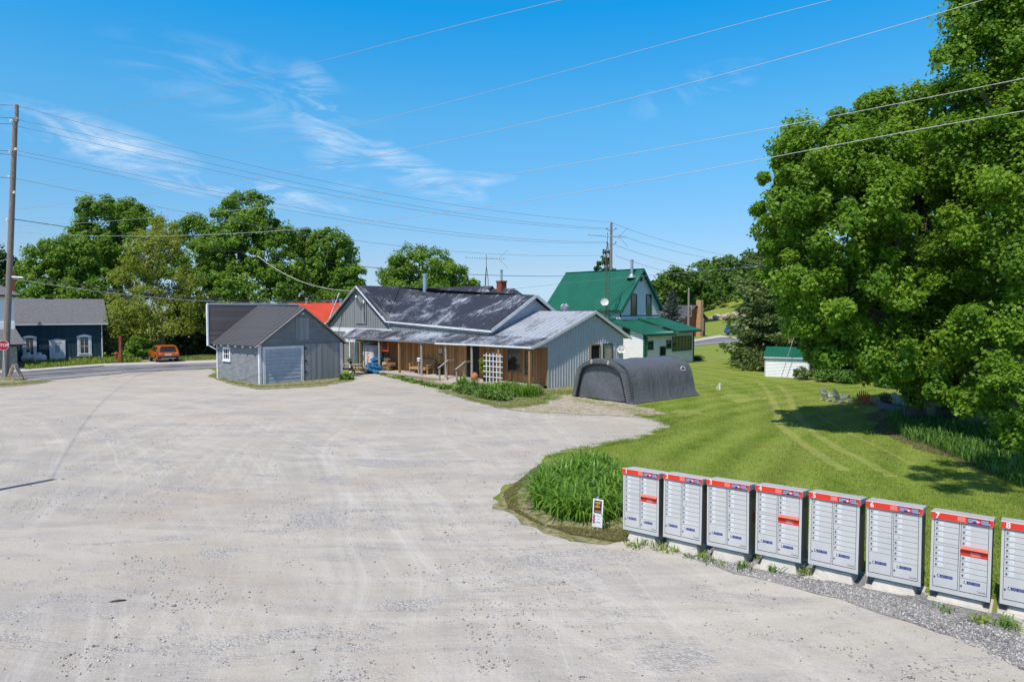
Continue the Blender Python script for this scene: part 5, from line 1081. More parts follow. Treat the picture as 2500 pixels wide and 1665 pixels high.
bar(m, (XL_ - .3, ya, RG + .02), (-DW + .36, ya, RG + .02), .2, .04); m.build('main_roof', m_groof, ho)
m = MB(); ym = -3.4
roofp(m, (.35, -7.85, 2.62), (.35, ym, 2.60), (-DW - 1.3, ym, 4.05), (-DW - 1.3, -7.85, 4.1), .07, .3, .02); roofp(m, (.6, ym + .0, 2.80), (.6, .35, 2.85), (-DW - .8, .35, 4.06), (-DW - .8, ym, 4.06), .07, .3, .02)
m.build('lean_to_roof', m_groof, ho)
m = MB(); bar(m, (XL_, y0 - .42, 4.32), (-DW + .3, y0 - .42, 4.32), .05, .14); bar(m, (.4, -7.8, 2.5), (.4, ym, 2.48), .05, .1); bar(m, (.66, ym, 2.68), (.66, .3, 2.73), .05, .1)
for (a, b) in (((-DW + .38, y0 - .4, 4.3), (-DW + .38, ya, RG - .1)), ((-DW + .38, y1 + .4, 4.3), (-DW + .38, ya, RG - .1))): bar(m, a, b, .04, .16)
for u in (-7.5, -.06): m.box(.02, .06, u - .02, u + .12, 0, 2.7)
m.box(-.1, .06, -7.56, -7.51, 0, 2.7); m.tube([(.1, -7.3, 2.4), (.12, -7.35, 0)], .05, 6); m.box(-DW - .06, -DW + .03, y0 - .03, y0, 3.9, 4.4); m.box(-DW, -DW + .04, y0, y1, 4.02, 4.1)
m.build('green_trim', m_gtrim, ho)
def hy(px): return HO.sy(-DW, px)
window(ho, FX(-DW + .02), hy(1150 + 1368 / 3.515), hy(1150 + 1418 / 3.515), 4.12, 5.95, m_gtrim, 1, 2, .09); window(ho, FX(-DW + .02), hy(1150 + 1497 / 3.515), hy(1150 + 1543 / 3.515), 4.12, 5.95, m_gtrim, 1, 2, .09)
s_ = lambda c: HO.sy(0, 1150 + c / 3.515); zc = lambda c, u: HO.z(0, u, 540 + c / 3.515)
for a, b, t0, t1, nx in ((1517, 1562, 1030, 1100, 1), (1675, 1716, 1022, 1090, 1), (1726, 1890, 990, 1112, 6), (1620, 1668, 1075, 1200, 1)):
    u0, u1 = s_(a), s_(b); window(ho, FX(.02), u0, u1, zc(t1, u0), zc(t0, u0), m_gtrim, nx, 1, .09, name='window' if a != 1620 else 'side_door')
x0, x1 = HO.sx(-7.5, 1150 + 1303 / 3.515), HO.sx(-7.5, 1150 + 1366 / 3.515); window(ho, FY(-7.54), x0, x1, HO.z(x0, -7.5, 540 + 968 / 3.515), HO.z(x0, -7.5, 540 + 910 / 3.515), m_gtrim, 2, 1, .1)
x0, x1 = HO.sx(y0, 1418), HO.sx(y0, 1436); window(ho, FY(y0 - .04), x0, x1, 3.5, 4.1, m_gtrim, 2, 1, .1)
m = MB(); m.lathe([(.16, 0), (.16, .3), (.02, .34)], (-DW + .02, ya, 7.1), 8); 
m.build('gable_vent', m_gtrim, ho)
xk = HO.sx(ya - .5, 1545); zk = HO.z(xk, ya - .5, 672); m = MB(); m.lathe([(.5, 0), (.3, .2), (.16, .35)], (xk, ya - .7, zk - .25), 8); fl = m.build('chimney_flashing', m_metal, ho); pipe(fl, xk, ya - .7, zk, HO.z(xk, ya - .5, 634), .13, 1.2, 'stove_pipe')
# lattice towers with aerials
def tower(label, px, pbase, ptop, Y, w, antpy, adir=25, dish=None, zb=0, arm=1.0):
    c = P(px, 760, Y); zt = P(px, ptop, Y).z; t = thing('aerial_tower', label, 'tower', (c.x, c.y, zb), R(15)); zt -= zb; rust = M('rusty_tower_steel', (.17, .10, .08), .7, metal=.3, var=.3, vs=4)
    m = MB(); pt = [(w * cos(2 * pi * k / 3), w * sin(2 * pi * k / 3)) for k in range(3)]; H = zt - 1.2
    for a in pt: m.tube([(a[0], a[1], 0), (a[0], a[1], H), (0, 0, zt)], .028, 5)
    z = 0; k = 0
    while z < H - .4:
        for i in range(3): a, b = pt[i], pt[(i + 1) % 3]; m.tube([(a[0], a[1], z), (b[0], b[1], z)], .014, 4); 
        z += .42; k += 1
    m.build('lattice', rust, t)
    za = P(px, antpy, Y).z - zb; m = MB(); m.tube([(0, 0, zt - .3), (0, 0, za + .3)], .025, 5); m.build('mast', rust, t)
    m = MB(); A = R(adir); e = Vector((cos(A), sin(A), 0)); s = Vector((-sin(A), cos(A), 0)); L = 1.9 * arm
    o_ = Vector((0, 0, za)); m.tube([o_ - e * L, o_ + e * L * .9], .022, 5)
    for i in range(16): f = -L + i * L * 1.8 / 15; h = .18 + .035 * i; m.tube([o_ + e * f - s * h, o_ + e * f + s * h], .011, 4)
    m.tube([o_ + e * L * .6, o_ + e * L * 1.1 + Vector((0, 0, -.8))], .014, 4); m.tube([o_ + e * L * .6, o_ + e * L * 1.1 + Vector((0, 0, .8))], .014, 4); m.build('antenna', m_metal, t)
    if dish:
        z = P(px, dish, Y).z - zb; d_ = dishmesh('dish', .32, t); d_.location = (-.35, -.3, z); d_.rotation_euler = (R(68), 0, R(-20)); m = MB(); bar(m, (0, 0, z), (-.3, -.25, z), .05); m.build('dish_bracket', m_metal, t)
def dishmesh(name, r, parent=None, writing=False):
    m = MB(); m.lathe([(.01, 0), (r * .4, .02), (r * .75, .07), (r, .13), (r * 1.02, .13), (r * .75, .055), (r * .4, .005), (.01, -.015)], (0, 0, 0), 22); m.tube([(0, -r * .9, .1), (0, -r * .5, r * .9)], .015, 4); m.tube([(-.06, -r * .5, r * .88), (.06, -r * .5, r * .98)], .04, 6)
    o = m.build(name, m_dish, parent, smooth=False); return o
tower('rusty lattice aerial tower with a dish in front of the green roof', 1482, 890, 590, 56.5, .18, 577, 12, 739)
tower('small lattice aerial tower behind the dark store roof beside the brick chimney', 1187.5, 720, 650, 58, .16, 631, 12, arm=1.0)
# the dish with writing by the store
p = Vector((7.0, 43.55, 1.98)); t = thing('satellite_dish', 'white satellite dish with dark lettering on the back corner of the store', 'dish', (p.x, p.y, 0)); o = dishmesh('dish', .27, t); o.location = (0, 0, p.z); o.rotation_euler = (R(66), R(0), R(-14))
m = MB(); m.text('Bell', 0, 0, 0, .2, 'CENTER', .01, fn=lambda u, v, w: (u, v, .05)); m.build('lettering', m_black, o); m = MB(); m.tube([(0, .1, 0), (0, .25, p.z)], .035, 6); m.build('mast', m_metal, t)

# ------------------------------------------------------------ portable garage
def tent():
    th = R(-49.5); t = thing('fabric_shelter', 'dark grey round-topped fabric car shelter on the grass beside the store', 'shelter', (5.65, 32.5, 0), th)
    Wd, Ln = 3.75, 5.45; fab = None
    mm, tt, b, o_ = newmat('grey_tarpaulin'); v = tt.nodes.new('ShaderNodeTexCoord').outputs['Object']; n1_ = noise(tt, mapping(tt, v, (1, 1, .5)), 1.4, 5, .6, 1.5); n2_ = noise(tt, v, 7, 4, .6, 1)
    tt.links.new(mixc(tt, n1_, (.085, .09, .10), (.14, .147, .16)), b.inputs['Base Color']); b.inputs['Roughness'].default_value = .42; b.inputs['Specular IOR Level'].default_value = .45
    bump(tt, b, mth(tt, 'ADD', mth(tt, 'MULTIPLY', n1_, 1.2), mth(tt, 'MULTIPLY', n2_, .25)), .8, .09)
    def prof(fl=0, k=1.0):
        P_ = [(-1.88 - fl, 0), (-1.80, .35), (-1.70, .8), (-1.60, 1.2), (-1.42, 1.6)]; r = []
        for i in range(0, 13):
            a = pi - (pi * .16) - (pi * .68) * i / 12; r.append((1.42 * cos(a) * 1.0 / cos(pi * .16) * .98, 1.6 + (sin(a) - sin(pi * .16)) * .82))
        full = P_ + r[1:-1] + [(-x, z) for x, z in P_[::-1]]; return full
    pr = prof(); pr = [(x - 1.875 + 0, z * 1.0) for x, z in pr]; n = len(pr)
    # x from -Wd..0 across the front, y to the back
    m = MB(); vs = []; fs = []; q = random.Random(9); N_ = 22
    for j in range(N_ + 1):
        y = Ln * j / N_; f_ = abs((j % 6) - 3) / 3
        for i, (x, z) in enumerate(pr):
            s_ = 1 - .025 * (1 - f_) * (0 < i < n - 1); sg = -.05 * (1 - f_) * sin(pi * i / (n - 1)); w_ = q.uniform(-.015, .015)
            vs.append((-1.875 + (x + 1.875) * s_ + w_ + (.12 * (1 if x > -1.875 else -1) if z < .01 else 0), y + (.0 if j else -.0), max(.01, z * (1) + sg)))
    for j in range(N_):
        for i in range(n - 1): fs.append((j * n + i, j * n + i + 1, (j + 1) * n + i + 1, (j + 1) * n + i))
    m.add(vs, fs); m.poly([(x, Ln - .02, z) for x, z in pr]); m.build('cover', mm, t, smooth=True)
    # front curtain, slightly recessed
    m = MB(); nx, nz = 22, 16; vs = []
    for j in range(nz + 1):
        for i in range(nx + 1):
            u = i / nx; v_ = j / nz; k = u * (n - 1); i0 = int(min(k, n - 2)); a = pr[i0]; bb = pr[i0 + 1]; ex = a[0] + (bb[0] - a[0]) * (k - i0); ez = a[1] + (bb[1] - a[1]) * (k - i0)
            # map square to arch: rows from the ground line up to the outline
            bx = -1.875 + (2 * u - 1) * 1.72; x = bx + (ex - bx) * v_; z = ez * v_ * .96 + .06; x = -1.875 + (x + 1.875) * .93
            vs.append((x, .10 + .05 * sin(u * 9 + v_ * 5) * (1 - v_) + q.uniform(-.012, .012), z))
    m.add(vs, [(j * (nx + 1) + i, j * (nx + 1) + i + 1, (j + 1) * (nx + 1) + i + 1, (j + 1) * (nx + 1) + i) for j in range(nz) for i in range(nx)]); cu = m.build('front_curtain', mm, t, smooth=True)
    # gathered hood band round the front
    m = MB(); K = 150; vs = []
    def on(u):
        k = u * (n - 1); i0 = int(min(k, n - 2)); a = pr[i0]; b_ = pr[i0 + 1]; return Vector((a[0] + (b_[0] - a[0]) * (k - i0), 0, a[1] + (b_[1] - a[1]) * (k - i0)))
    for k in range(K + 1):
        p = on(k / K); c = Vector((-1.875, 0, .9)); d_ = (p - c); d_.z *= .8; d_.normalize(); rip = .028 * (k % 2)
        vs += [p + d_ * (.03 + rip) + Vector((0, .28, 0)), p + d_ * (.06 + rip) + Vector((0, .02, 0)), p + d_ * (.02 + rip * .5) + Vector((0, -.12, 0)), p - d_ * (.17 - rip) + Vector((0, -.10, 0)), p - d_ * .22 + Vector((0, -.02, 0))]
    m.add(vs, [(k * 5 + i, k * 5 + i + 1, (k + 1) * 5 + i + 1, (k + 1) * 5 + i) for k in range(K) for i in range(4)]); m.build('gathered_hood', mm, t)
    m = MB(); pts = [on(k / 30) + Vector((0, -.06, 0)) - (on(k / 30) - Vector((-1.875, 0, .9))).normalized() * .25 for k in range(31)]; m.tube(pts, .035, 5); m.build('black_binding', m_black, cu)
    m = MB()
    for sx_ in (-2.4, -1.3): m.tube([(sx_, -.12, 2.02), (sx_ - .05, -.14, 1.9), (sx_ + .02, -.15, 1.82), (sx_ + .06, -.14, 1.92), (sx_, -.12, 2.02)], .012, 4)
    m.build('tie_cord', m_white, t)
    m = MB()
    for y_ in (.02, Ln): m.tube([(.16, y_, .03), (.0, y_, .05)], .05, 6)
    m.tube([(.1, 0, .04), (.12, Ln * .5, .03), (.1, Ln, .04)], .045, 6); m.build('hem_roll', mm, t)
    # printed mark near the far end: an arch over a line of letters
    def ons(y, z):   # side surface x at height z
        for a, b_ in zip(pr[::-1], pr[::-1][1:]):
            if a[1] <= z <= b_[1]: return a[0] + (b_[0] - a[0]) * (z - a[1]) / (b_[1] - a[1] + 1e-6) + .03
        return 0
    m = MB(); yc, zc_ = Ln - .75, 1.42; pts = [(ons(0, zc_ + .12 * sin(a)) , yc - .17 * cos(a), zc_ + .12 * sin(a)) for a in [pi * k / 10 for k in range(11)]]; m.tube(pts, .022, 4)
    m.box(ons(0, 1.36) - .0, ons(0, 1.36) + .01, yc - .2, yc + .2, 1.335, 1.385); m.build('printed_mark', m_white, t)
tent()
# ------------------------------------------------------------ white shed, standpipe, chairs
SH = Fr(tuple(G(1868, 918.5).xy), -27); p = SH.o; t = thing('garden_shed', 'small white garden shed with a green steel roof on the lawn', 'shed', (p.x, p.y, 0), R(-27)); SW = SH.sx(0, 1976); SD = SH.sy(SW, 1999)
SD = max(1.2, min(3.0, SD)); eh = 1.36
m = MB(); clap(m, [(0, 0), (SW, 0), (SW, eh), (0, eh)], FY(0), .1); m.box(0, SW - .01, .07, SD, 0, eh - .02); m.build('front_wall', m_vinyl, t); m = MB(); clap(m, [(0, 0), (SD, 0), (SD, eh), (SD / 2, eh + .52), (0, eh)], FX(SW), .1); m.build('gable_wall', m_vinyl, t)
m = MB(); roofp(m, (-.1, -.12, eh - .02), (SW + .12, -.12, eh - .02), (SW + .12, SD / 2, eh + .62), (-.1, SD / 2, eh + .62), .04, .22, .015); roofp(m, (-.1, SD + .12, eh - .02), (SW + .12, SD + .12, eh - .02), (SW + .12, SD / 2, eh + .62), (-.1, SD / 2, eh + .62), .04, .22, .015); m.build('roof', m_groof, t)
m = MB(); m.box(-.1, SW + .1, -.17, -.13, eh - .1, eh - .02); m.box(SW - .04, SW + .04, -.04, -.02, 0, eh); m.box(-.04, .03, -.04, -.02, 0, eh); m.build('trim', m_lgray, t)
for a, b, lb in (((1908, 918, 1946, 796), 45.0, 'bright guy wire leaning in front of the white shed'),):
    p0 = G(1907, 922); p1 = P(1949, 790, p0.y - .6); m = MB(); m.tube([(0, 0, 0), p1 - p0], .022, 5); o = m.build('guy_wire', m_wire); o.location = p0; tag(o, lb, 'wire')
p = G(1757, 952); t = thing('standpipe', 'short white pipe standing in the open lawn', 'pipe', p); t.scale = (.75, .75, .85); m = MB(); m.lathe([(.07, 0), (.07, .34), (.1, .345), (.1, .42), (.05, .44)], (0, 0, 0), 12); m.build('pipe', m_white, t); m = MB(); m.tube([(-.2, 0, 0), (-.2, 0, .22), (-.05, 0, .24)], .03, 6); m.build('side_branch', m_white, t)
def adirondack(label, px, py, rz, mat, sc=.72, grp='slatted garden chairs on the lawn'):
    p = G(px, py); t = thing('garden_chair', label, 'chair', (p.x, p.y, 0), rz, grp); m = MB()
    for i in range(6): m.box(-.28, .28, -.32 + i * .1, -.235 + i * .1, .36 - i * .025, .385 - i * .025)
    m.build('seat', mat, t); m = MB()
    for i in range(7):
        a = (i - 3) * .085; h = .98 - abs(i - 3) ** 2 * .02; w = .036; m.hexa([(a - w, .24, .25), (a + w, .24, .25), (a * 1.35 + w, .52, h), (a * 1.35 - w, .52, h)], [(a - w, .265, .25), (a + w, .265, .25), (a * 1.35 + w, .545, h), (a * 1.35 - w, .545, h)])
    bar(m, (-.3, .38, .55), (.3, .38, .55), .03, .06); m.build('backrest', mat, t)
    for s in (-1, 1):
        m = MB(); m.box(s * .36 - .065, s * .36 + .065, -.42, .38, .56, .585); m.build('armrest', mat, t); m = MB(); m.box(s * .33 - .02, s * .33 + .02, -.36, -.26, 0, .558); m.build('leg', mat, t)
        m = MB(); m.hexa([(s * .3 - .015, -.36, .33), (s * .3 + .015, -.36, .33), (s * .3 + .015, .5, .0), (s * .3 - .015, .5, .0)], [(s * .3 - .015, -.36, .42), (s * .3 + .015, -.36, .42), (s * .3 + .015, .55, .08), (s * .3 - .015, .55, .08)]); m.build('leg', mat, t)
    t.scale = (sc, sc, sc)
cw = M('cream_plastic', (.52, .50, .42), .5, var=.05); cg = M('grey_plastic', (.30, .31, .30), .5); cr_ = M('orange_plastic', (.55, .13, .05), .5)
adirondack('pale slatted garden chair, leftmost of the chairs on the lawn', 2023, 979, R(108), cw); adirondack('grey and cream slatted chair right behind the leftmost one', 2054, 984, R(100), cg); adirondack('orange slatted garden chair standing apart from the two pale ones', 2108, 988, R(150), cr_)
adirondack('dark low garden chair in the shade right of the orange one', 2162, 990, R(-20), m_black, .62); adirondack('pale chair in the deep shade under the maple', 2200, 992, R(30), cg, .66)
p = G(2140, 985); m = MB(); q = random.Random(3)
t = thing('fire_ring', 'low ring of stones between the chairs at the edge of the shade', 'fire pit', p)
for k in range(12): a = 2 * pi * k / 12; m = MB(); m.blob((.55 * cos(a), .55 * sin(a), .07), (.13, .13, .1), 7, .2, k); m.build('stone', M('ring_stone', (.33, .26, .2), .9) if k == 0 else bpy.data.materials['ring_stone'], t)
def canoe():
    a = G(2140, 997); b = G(2260, 1020); c = (a + b) / 2; L = (b - a).length / 2; t = thing('upturned_boat', 'grey metal boat lying in the shade behind the tall weeds', 'boat', c, math.atan2(b.y - a.y, b.x - a.x)); m = MB(); vs = []; N_ = 12
    for i in range(N_ + 1):
        u = -1 + 2 * i / N_; w = .36 * (1 - abs(u) ** 2.4) + .01; h = .26 + .1 * abs(u) ** 3
        for k in range(7): f = pi * k / 6; vs.append((u * L, w * cos(f), .06 + h * sin(f)))
    m.add(vs, [(i * 7 + k, i * 7 + k + 1, (i + 1) * 7 + k + 1, (i + 1) * 7 + k) for i in range(N_) for k in range(6)]); m.build('hull', M('dull_boat_paint', (.09, .10, .10), .7), t, smooth=True); m = MB(); m.tube([(-L, 0, .35), (0, 0, .33), (L, 0, .35)], .02, 5); m.build('keel', m_black, t)
canoe()
# brown house far right
BH = Fr(tuple(P(1655, 830, 118).xy), -45); p = BH.o; t = thing('brown_house', 'small brown house with a dark roof and tan chimney far across the road', 'house', (p.x, p.y, 0), R(-45)); w_ = 7.5
zb = lambda y, Y=118: P(1650, y, Y).z
brn = boardmat('brown_siding', (.16, .06, .035), (.24, .10, .06), .3, 1)
EX = BH.sx(0, 1640) ; m = MB(); m.box(-9, 1.0, 0, w_, 0, zb(778)); m.add([(1.0, 0, zb(778)), (1.0, w_, zb(778)), (1.0, w_ / 2, zb(748))], [(0, 1, 2)]); m.build('wall', brn, t)
m = MB(); roofp(m, (-9.3, -.5, zb(780)), (1.4, -.5, zb(780)), (1.4, w_ / 2, zb(745)), (-9.3, w_ / 2, zb(745)), .1, 0); roofp(m, (-9.3, w_ + .5, zb(780)), (1.4, w_ + .5, zb(780)), (1.4, w_ / 2, zb(745)), (-9.3, w_ / 2, zb(745)), .1, 0); m.build('roof', m_asph, t)
yk = BH.sy(1.4, 1702); m = MB(); m.box(1.05, 1.9, 4.2, 5.1, 0, zb(732)); m.build('chimney', M('tan_brick', (.45, .27, .14), .85, var=.2, vs=3), t)
window(t, FX(1.02), 1.6, 2.6, 3.6, 5.4, m_white, 1, 2, .14); window(t, FX(1.02), 5.5, 6.8, 1.0, 3.2, m_white, 1, 2, .14)
p = P(1799, 803, 128); t = thing('blue_pickup', 'blue vehicle glimpsed through the spruce boughs on the far road', 'car', (p.x, p.y, g(p.x, p.y)), R(25)); bl = M('blue_car_paint', (.02, .06, .35), .3)
m = MB(); m.prism([(-2.3, -.9, .4), (2.3, -.9, .4), (2.3, -.9, 1.0), (1.2, -.9, 1.1), (.7, -.9, 1.75), (-1.6, -.9, 1.75), (-2.2, -.9, 1.05)], (0, 1.8, 0)); m.build('body', bl, t); m = MB(); m.box(-1.6, .6, -.92, .92, 1.15, 1.6); m.build('side_window', m_glass, t)
for x in (-1.4, 1.4):
    for s in (-1, 1): m = MB(); m.tube([(x, s * .92, .36), (x, s * .7, .36)], .36, 14); m.build('wheel', m_black, t)
# ------------------------------------------------------------ mailboxes
red = M('mailbox_red', (.68, .045, .022), .4, var=.03, bmp=0); navy = M('mailbox_navy', (.018, .028, .17), .4, var=.05, bmp=0); gmet = M('mailbox_grey', (.535, .54, .54), .42, var=.07, vs=3.5, bmp=.05, bs=3, spec=.4, stretch=(1, 1, .35), c2=(.56, .56, .55), dist=.004); gdk = M('mailbox_side_shade_grey', (.17, .175, .175), .5, var=.06, vs=2); plate = M('number_plate_white', (.66, .69, .71), .5, var=.02, bmp=0); plnum = M('number_print', (.42, .45, .48), .5, var=.02, bmp=0); lockm = M('lock_metal', (.16, .16, .165), .35, metal=.7, var=.1); wtxt = M('white_print', (.82, .80, .80), .5, var=.02, bmp=0); pinkt = M('faded_print', (.80, .42, .38), .5, var=.02, bmp=0); slotd = M('slot_shadow_red', (.25, .012, .012), .6); seam = M('door_seam', (.05, .05, .055), .8)
MW, MH, MD = .745, 1.2, .43
def mailbox(idx, slot):
    t = thing('community_mailbox', '', 'mailbox', (0, 0, 0), 0, 'row of numbered community mailboxes')
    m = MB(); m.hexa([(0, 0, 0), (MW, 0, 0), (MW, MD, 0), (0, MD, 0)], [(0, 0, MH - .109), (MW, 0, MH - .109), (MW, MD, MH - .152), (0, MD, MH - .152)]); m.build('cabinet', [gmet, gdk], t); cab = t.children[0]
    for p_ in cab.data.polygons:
        if abs(p_.normal.x) > .9: p_.material_index = 1  # sides get a darker grey, the shade on them painted into the colour
    m = MB(); m.hexa([(-.012, -.03, MH - .108), (MW + .012, -.03, MH - .108), (MW + .012, MD + .02, MH - .15), (-.012, MD + .02, MH - .15)], [(-.012, -.03, MH), (MW + .012, -.03, MH), (MW + .012, MD + .02, MH - .062), (-.012, MD + .02, MH - .062)]); hd = m.build('hood', gmet, t, bevel=.006)
    m = MB(); m.box(-.010, MW + .010, -.034, -.031, MH - .102, MH - .008); hb = m.build('header_band', red, t)
    m = MB(); m.box(-.012, MW + .012, -.0335, -.0312, MH - .007, MH - .001); m.build('white_line', wtxt, hb)
    m = MB(); m.text(str(idx), .075, MH - .056, -.0355, .115, 'CENTER', .012); m.build('box_number', wtxt, hb)
    m = MB(); m.box(.445, .715, -.0375, -.0345, MH - .093, MH - .018); lp = m.build('logo_panel', navy, hb)
    m = MB(); m.text('CANADA', .452, MH - .038, -.0382, .026, 'LEFT', .012); m.text('POST', .452, MH - .073, -.0382, .026, 'LEFT', .012); m.text('POSTES', .612, MH - .038, -.0382, .026, 'LEFT', .012); m.text('CANADA', .612, MH - .073, -.0382, .026, 'LEFT', .012)
    m.box(.45, .555, -.0382, -.0378, MH - .057, MH - .054); m.box(.605, .71, -.0382, -.0378, MH - .057, MH - .054); m.build('lettering', wtxt, lp)
    m = MB(); m.prism([(.58 + .029 * cos(2 * pi * k / 20), -.0378, MH - .056 + .029 * sin(2 * pi * k / 20)) for k in range(20)], (0, -.001, 0)); em = m.build('round_emblem', red, lp)
    m = MB(); cx_, cz_ = .58, MH - .056; m.poly([(cx_ - .02, -.0395, cz_ + .017), (cx_ + .022, -.0395, cz_ + .001), (cx_ - .012, -.0395, cz_ + .003)]); m.poly([(cx_ - .02, -.0395, cz_ - .017), (cx_ + .022, -.0395, cz_ - .001), (cx_ - .012, -.0395, cz_ - .003)]); m.poly([(cx_ - .026, -.0396, cz_ + .006), (cx_ - .008, -.0396, cz_ + .003), (cx_ - .008, -.0396, cz_ - .003), (cx_ - .026, -.0396, cz_ - .006)]); m.build('wing_mark', wtxt, em)
    m = MB()
    for i in range(4): m.box(.325, .425 - .01 * (i % 2), -.0346, -.0342, MH - .082 + i * .017, MH - .075 + i * .017)
    m.build('small_print', pinkt, hb)
    cA0, cA1, cB0, cB1 = .04, .345, .375, .70; rh_ = .0705 * MH; f0 = .10
    rowsA = []; rowsB = []; z = 1 - f0
    if slot:
        zs = [.103 + .0705 * k for k in range(4)] + [.415 + .0705 * k for k in range(4)]; endA = .697; zb_ = [.103 + .0685 * k for k in range(4)] + [.49 + .0705 * k for k in range(4)]; endB = .772
    else:
        zs = [.103 + .0705 * k for k in range(8)]; endA = .667; zb_ = [.103 + .0705 * k for k in range(4)] + [.4555 + .0705 * k for k in range(4)]; endB = .7375
    def door(u0, u1, fz, num):
        z1 = MH * (1 - fz) - .003; z0 = z1 - rh_ + .006; m = MB(); m.box(u0, u1, -.006, -.0005, z0, z1); d_ = m.build('compartment_door', gmet, t)
        m = MB(); m.tube([(u0 + .03, -.016, z0 + rh_ * .5), (u0 + .03, -.006, z0 + rh_ * .5)], .012, 10); m.build('lock', lockm, d_)
        m = MB(); m.box(u0 + .062, u0 + .112, -.0072, -.0062, z0 + rh_ * .2, z0 + rh_ * .85); m.k = 1; m.text(str(num), u0 + .087, z0 + rh_ * .5, -.0078, .036, 'CENTER', .002); m.build('number_plate', [plate, plnum], d_)
    for k, fz in enumerate(zs): door(cA0, cA1, fz, k + 1)
    for k, fz in enumerate(zb_): door(cB0, cB1, fz, k + 9)
    for (u0, u1, f, L_) in ((cA0, cA1, endA, 'A'), (cB0, cB1, endB, 'B')):
        z1 = MH * (1 - f) - .003; z0 = MH * .065; m = MB(); m.box(u0, u1, -.006, -.0005, z0, z1); d_ = m.build('parcel_door', gmet, t)
        zl_ = MH * .20 if L_ == 'A' else min(MH * .20, z1 - .05); m = MB(); m.box(u0 + .05, u0 + .245, -.0075, -.0062, zl_ - .022, zl_ + .022); lb = m.build('letter_label', navy, d_)
        m = MB(); m.text(L_, u0 + .072, zl_, -.0082, .05, 'CENTER', .02)
        m.build('letter', wtxt, lb); m = MB(); m.k = 0
        for i in range(3): m.box(u0 + .10, u0 + .155, -.0081, -.0076, zl_ - .013 + i * .011, zl_ - .009 + i * .011); m.box(u0 + .17, u0 + .235, -.0081, -.0076, zl_ - .013 + i * .011, zl_ - .009 + i * .011)
        m.build('small_print', M('label_print', (.25, .29, .45), .5) if 'label_print' not in bpy.data.materials else bpy.data.materials['label_print'], lb)
        m = MB(); m.tube([(u0 + .018, -.016, zl_ - .06 + (.04 if L_ == 'A' else 0)), (u0 + .018, -.006, zl_ - .06 + (.04 if L_ == 'A' else 0))], .012, 10); m.build('lock', lockm, d_)
    if slot:
        z1 = MH * (1 - .378); z0 = MH * (1 - .487); m = MB(); m.box(cB0 - .004, cB1 + .004, -.010, -.0005, z0, z1); sd_ = m.build('outgoing_slot', red, t)
        m = MB(); m.box(cB0, cB1, -.0108, -.0102, z0 + .075, z1 - .02); m.build('slot_mouth', slotd, sd_); m = MB(); m.hexa([(cB0 - .004, -.011, z1 - .026), (cB1 + .004, -.011, z1 - .026), (cB1 + .004, -.011, z1), (cB0 - .004, -.011, z1)], [(cB0 - .004, -.05, z1 - .034), (cB1 + .004, -.05, z1 - .034), (cB1 + .004, -.05, z1 - .026), (cB0 - .004, -.05, z1 - .026)]); fl_ = m.build('slot_lip', M('faded_red', (.72, .17, .12), .4) if 'faded_red' not in bpy.data.materials else bpy.data.materials['faded_red'], sd_)
        m = MB(); m.text('MAIL / COURRIER', (cB0 + cB1) / 2, z1 - .014, -.0125, .022, 'CENTER', .01)
        for i in range(4): m.box(cB0 + .12, cB1 - .08 - .02 * (i % 2), -.0108, -.0102, z0 + .012 + i * .014, z0 + .018 + i * .014)
        m.build('slot_print', pinkt, sd_)
        m = MB(); m.box(cA0, cA1, -.006, -.0005, MH * (1 - .412), MH * (1 - .387)); m.build('filler_strip', gmet, t)
    else:
        z1 = MH * (1 - .385) - .003; m = MB(); m.box(cB0, cB1, -.006, -.0005, z1 - rh_ + .006, z1); bp = m.build('blank_panel', gmet, t); m = MB(); m.tube([(cB0 + .07, -.009, z1 - .04), (cB0 + .07, -.006, z1 - .04)], .007, 8); m.build('rivet', lockm, bp)
    m = MB(); m.box(.034, .351, -.0008, -.0001, MH * .055, MH * .9); m.box(.369, .706, -.0008, -.0001, MH * .055, MH * .9); m.build('door_gap', seam, t)
    m = MB(); m.box(.0, .033, -.008, -.0002, 0, MH - .112); m.box(.352, .368, -.007, -.0002, .07, MH - .112); m.box(.707, MW, -.008, -.0002, 0, MH - .112); m.box(.033, .707, -.0075, -.0002, 0, MH * .054); m.build('face_frame', gmet, t)
    m = MB(); m.text('Canada', MW - .055, MH * .085 + .012, -.0075, .034, 'RIGHT', .003); m.build('wordmark', m_black, t)
    m = MB(); m.box(.06, MW - .06, .04, MD - .04, -.03, -.001); m.build('mounting_plinth', gdk, t)
    return t
u = Vector((.79, -.613, 0)); MA = math.atan2(u.y, u.x)
TL = [(1522.3, 1141.3, 152.4), (1620.5, 1153.6, 159.4), (1728, 1167.4, 165.6), (1846.6, 1181.4, 173), (1976.4, 1198, 181), (2118, 1220, 189), (2274.7, 1245.5, 198), (2446.4, 1269.7, 208)]
ps = []
for i, (px, py, h) in enumerate(TL):
    ps.append(P(px, py, F * MH / h))
